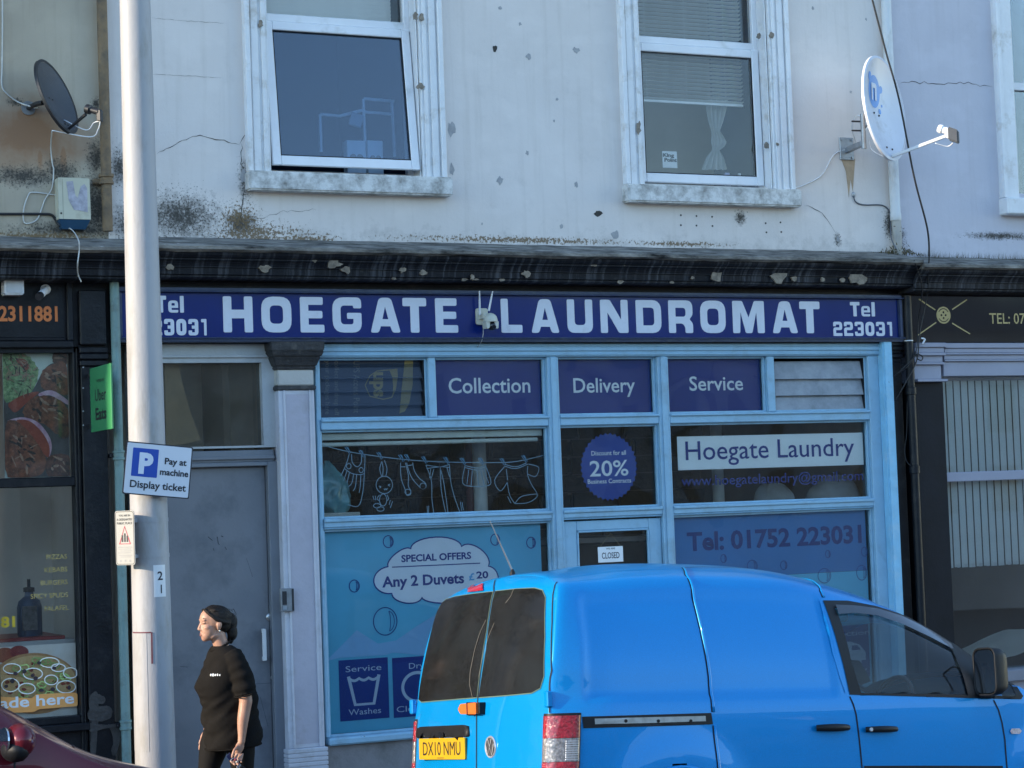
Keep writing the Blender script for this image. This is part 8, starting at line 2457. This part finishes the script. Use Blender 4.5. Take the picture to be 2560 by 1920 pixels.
# collar band, sleeve and bottom hems
m = M(); m.tube([W3(.030+.066*math.cos(a), .072*math.sin(a), 1.270-.030*math.cos(a)) for a in [2*math.pi*i/40 for i in range(41)]], .008, 8, caps=False); m.build('collar', TEE, wom, smooth=True)
m = M(); m.tube([W3(-.038+.185*math.cos(a), .195*math.sin(a), .607+.010*-math.cos(a)) for a in [2*math.pi*i/48 for i in range(49)]], .005, 8, caps=False); m.build('hem', TEE, wom, smooth=True)
m = M(); m.tube([W3(-.062+.071*math.cos(a), .22+.069*math.sin(a), .955-.012*math.cos(a)) for a in [2*math.pi*i/36 for i in range(37)]], .0045, 8, caps=False); m.build('sleeve_hem', TEE, wom, smooth=True)
# small white chest mark
c = W3(.128, .115, 1.075)
m = M()
for i in range(5): m.ball(W3(.139-.012*i, .128+.0095*i, 1.090-.0006*i), .007, .008, .009+.003*(i % 2), 8, 6)
m.build('chest_print', VWHITE, wom)
# leggings and shoes
LEG = pm('black_leggings', (.009, .0085, .0085), .8, .2, 12, .1, 200, spec=.15)
l_ = M()
bk_ = b; b = l_
limb(l_, [(-.02, 0, .80), (-.02, 0, .72)], [.125, .13])
limb(l_, [(-.03, .082, .75), (-.06, .088, .60), (-.08, .086, kz(.44)), (-.13, .085, kz(.25)), (-.185, .085, kz(.10))], [.100, .096, .066, .057, .043])
limb(l_, [(.01, -.082, .75), (.065, -.088, .60), (.112, -.086, kz(.45)), (.13, -.085, kz(.26)), (.14, -.085, kz(.10))], [.100, .096, .066, .057, .043])
lo = l_.build('leggings', LEG, wom); remesh(lo, .010, 3, .5)
SHO = pm('black_trainer', (.02, .02, .022), .6, .2, 12)
for (f, s, lift) in ((-.19, .085, .0), (.14, -.085, 0)):
    m = M(); m.ball(W3(f+.045, s, wz+.045), .13, .045, .045, 20, 12); m.ball(W3(f-.02, s, wz+.07), .055, .042, .06, 16, 10)
    sh_ = m.build('shoe', SHO, wom); remesh(sh_, .008, 3)
    M().prism([(4.42-(f+.045)+.128*math.cos(a)*1.0, -1.25-s+.046*math.sin(a)) for a in [2*math.pi*i/28 for i in range(28)]], wz+.002, wz+.022, plane='xy').build('sole', pm('white_sole', (.5, .5, .48), .7), sh_, fixn=True)
# bunch of keys and beads held in the hand
t = thing('key_bunch', 'bunch of keys with beads and cards held in the hand', 'keys', tuple(W3(.03, .23, .46)))
M().tube([W3(.035+.018*math.cos(a), .225, .535+.018*math.sin(a)) for a in [2*math.pi*i/20 for i in range(21)]], .0025, 6, caps=False).build('ring', CHR, t, smooth=True)
rnd = random.Random(2)
cols = [pm('wine_bead', (.22, .02, .05), .3), pm('navy_tag', (.02, .03, .09), .4), pm('pale_bead', (.5, .48, .44), .3), pm('black_tag', (.012, .012, .014), .4)]
for i in range(14):
    M().ball(W3(.02-.055*i/14+rnd.uniform(-.008, .008), .235+rnd.uniform(-.012, .012), .545-.10*i/14), .009, .009, .009, 10, 8).build('bead', cols[i % 4], t, smooth=True)
M().obox(W3(.055, .222, .560), (.012, 0, .012), (-.016, 0, .02), (0, .002, 0)).build('tag', cols[1], t, bevel=.002)
M().obox(W3(.01, .24, .49), (.010, 0, .0), (0.004, 0, .028), (0, .002, 0)).build('key', CHR, t, bevel=.001)
M().obox(W3(-.015, .24, .475), (.016, 0, -.01), (0.01, 0, .022), (0, .003, 0)).build('tag', cols[3], t, bevel=.002)

# ================================================================== ACROSS THE STREET (only seen mirrored in glass and paint)
ot = thing('opposite_terrace', 'row of pale rendered houses across the street', 'building', (20, -44, -1))
OW = pm('opposite_render', (.36, .35, .36), .9, .2, .6)
OR_ = pm('opposite_slate', (.07, .07, .08), .8, .2, 2)
OG = pm('opposite_window_glass', (.03, .035, .045), .1, .2, 1)
hts = [6.2, 7.0, 6.6, 7.4, 6.4, 7.2, 6.8, 6.1, 7.3, 6.7, 7.1]
for i, h in enumerate(hts):
    x = -34+i*9.2
    z0 = road_z(x+4.6)-1.5
    wl = M().box(x, x+9.18, -53, -44, z0, h).build('house_wall', OW, ot)
    M().add([(x-.1, -43.6, h), (x+9.2, -43.6, h), (x+9.2, -48.5, h+2.6), (x-.1, -48.5, h+2.6), (x-.1, -53.4, h), (x+9.2, -53.4, h)], [(0, 1, 2, 3), (3, 2, 5, 4), (0, 3, 4), (1, 5, 2), (0, 4, 5, 1)]).build('house_roof', OR_, ot)
    for k in range(3):
        for zz in (1.2, 3.9):
            xx = x+1.1+k*2.7
            M().box(xx, xx+1.2, -43.99, -43.95, zz, zz+1.6).build('window', OG, wl)
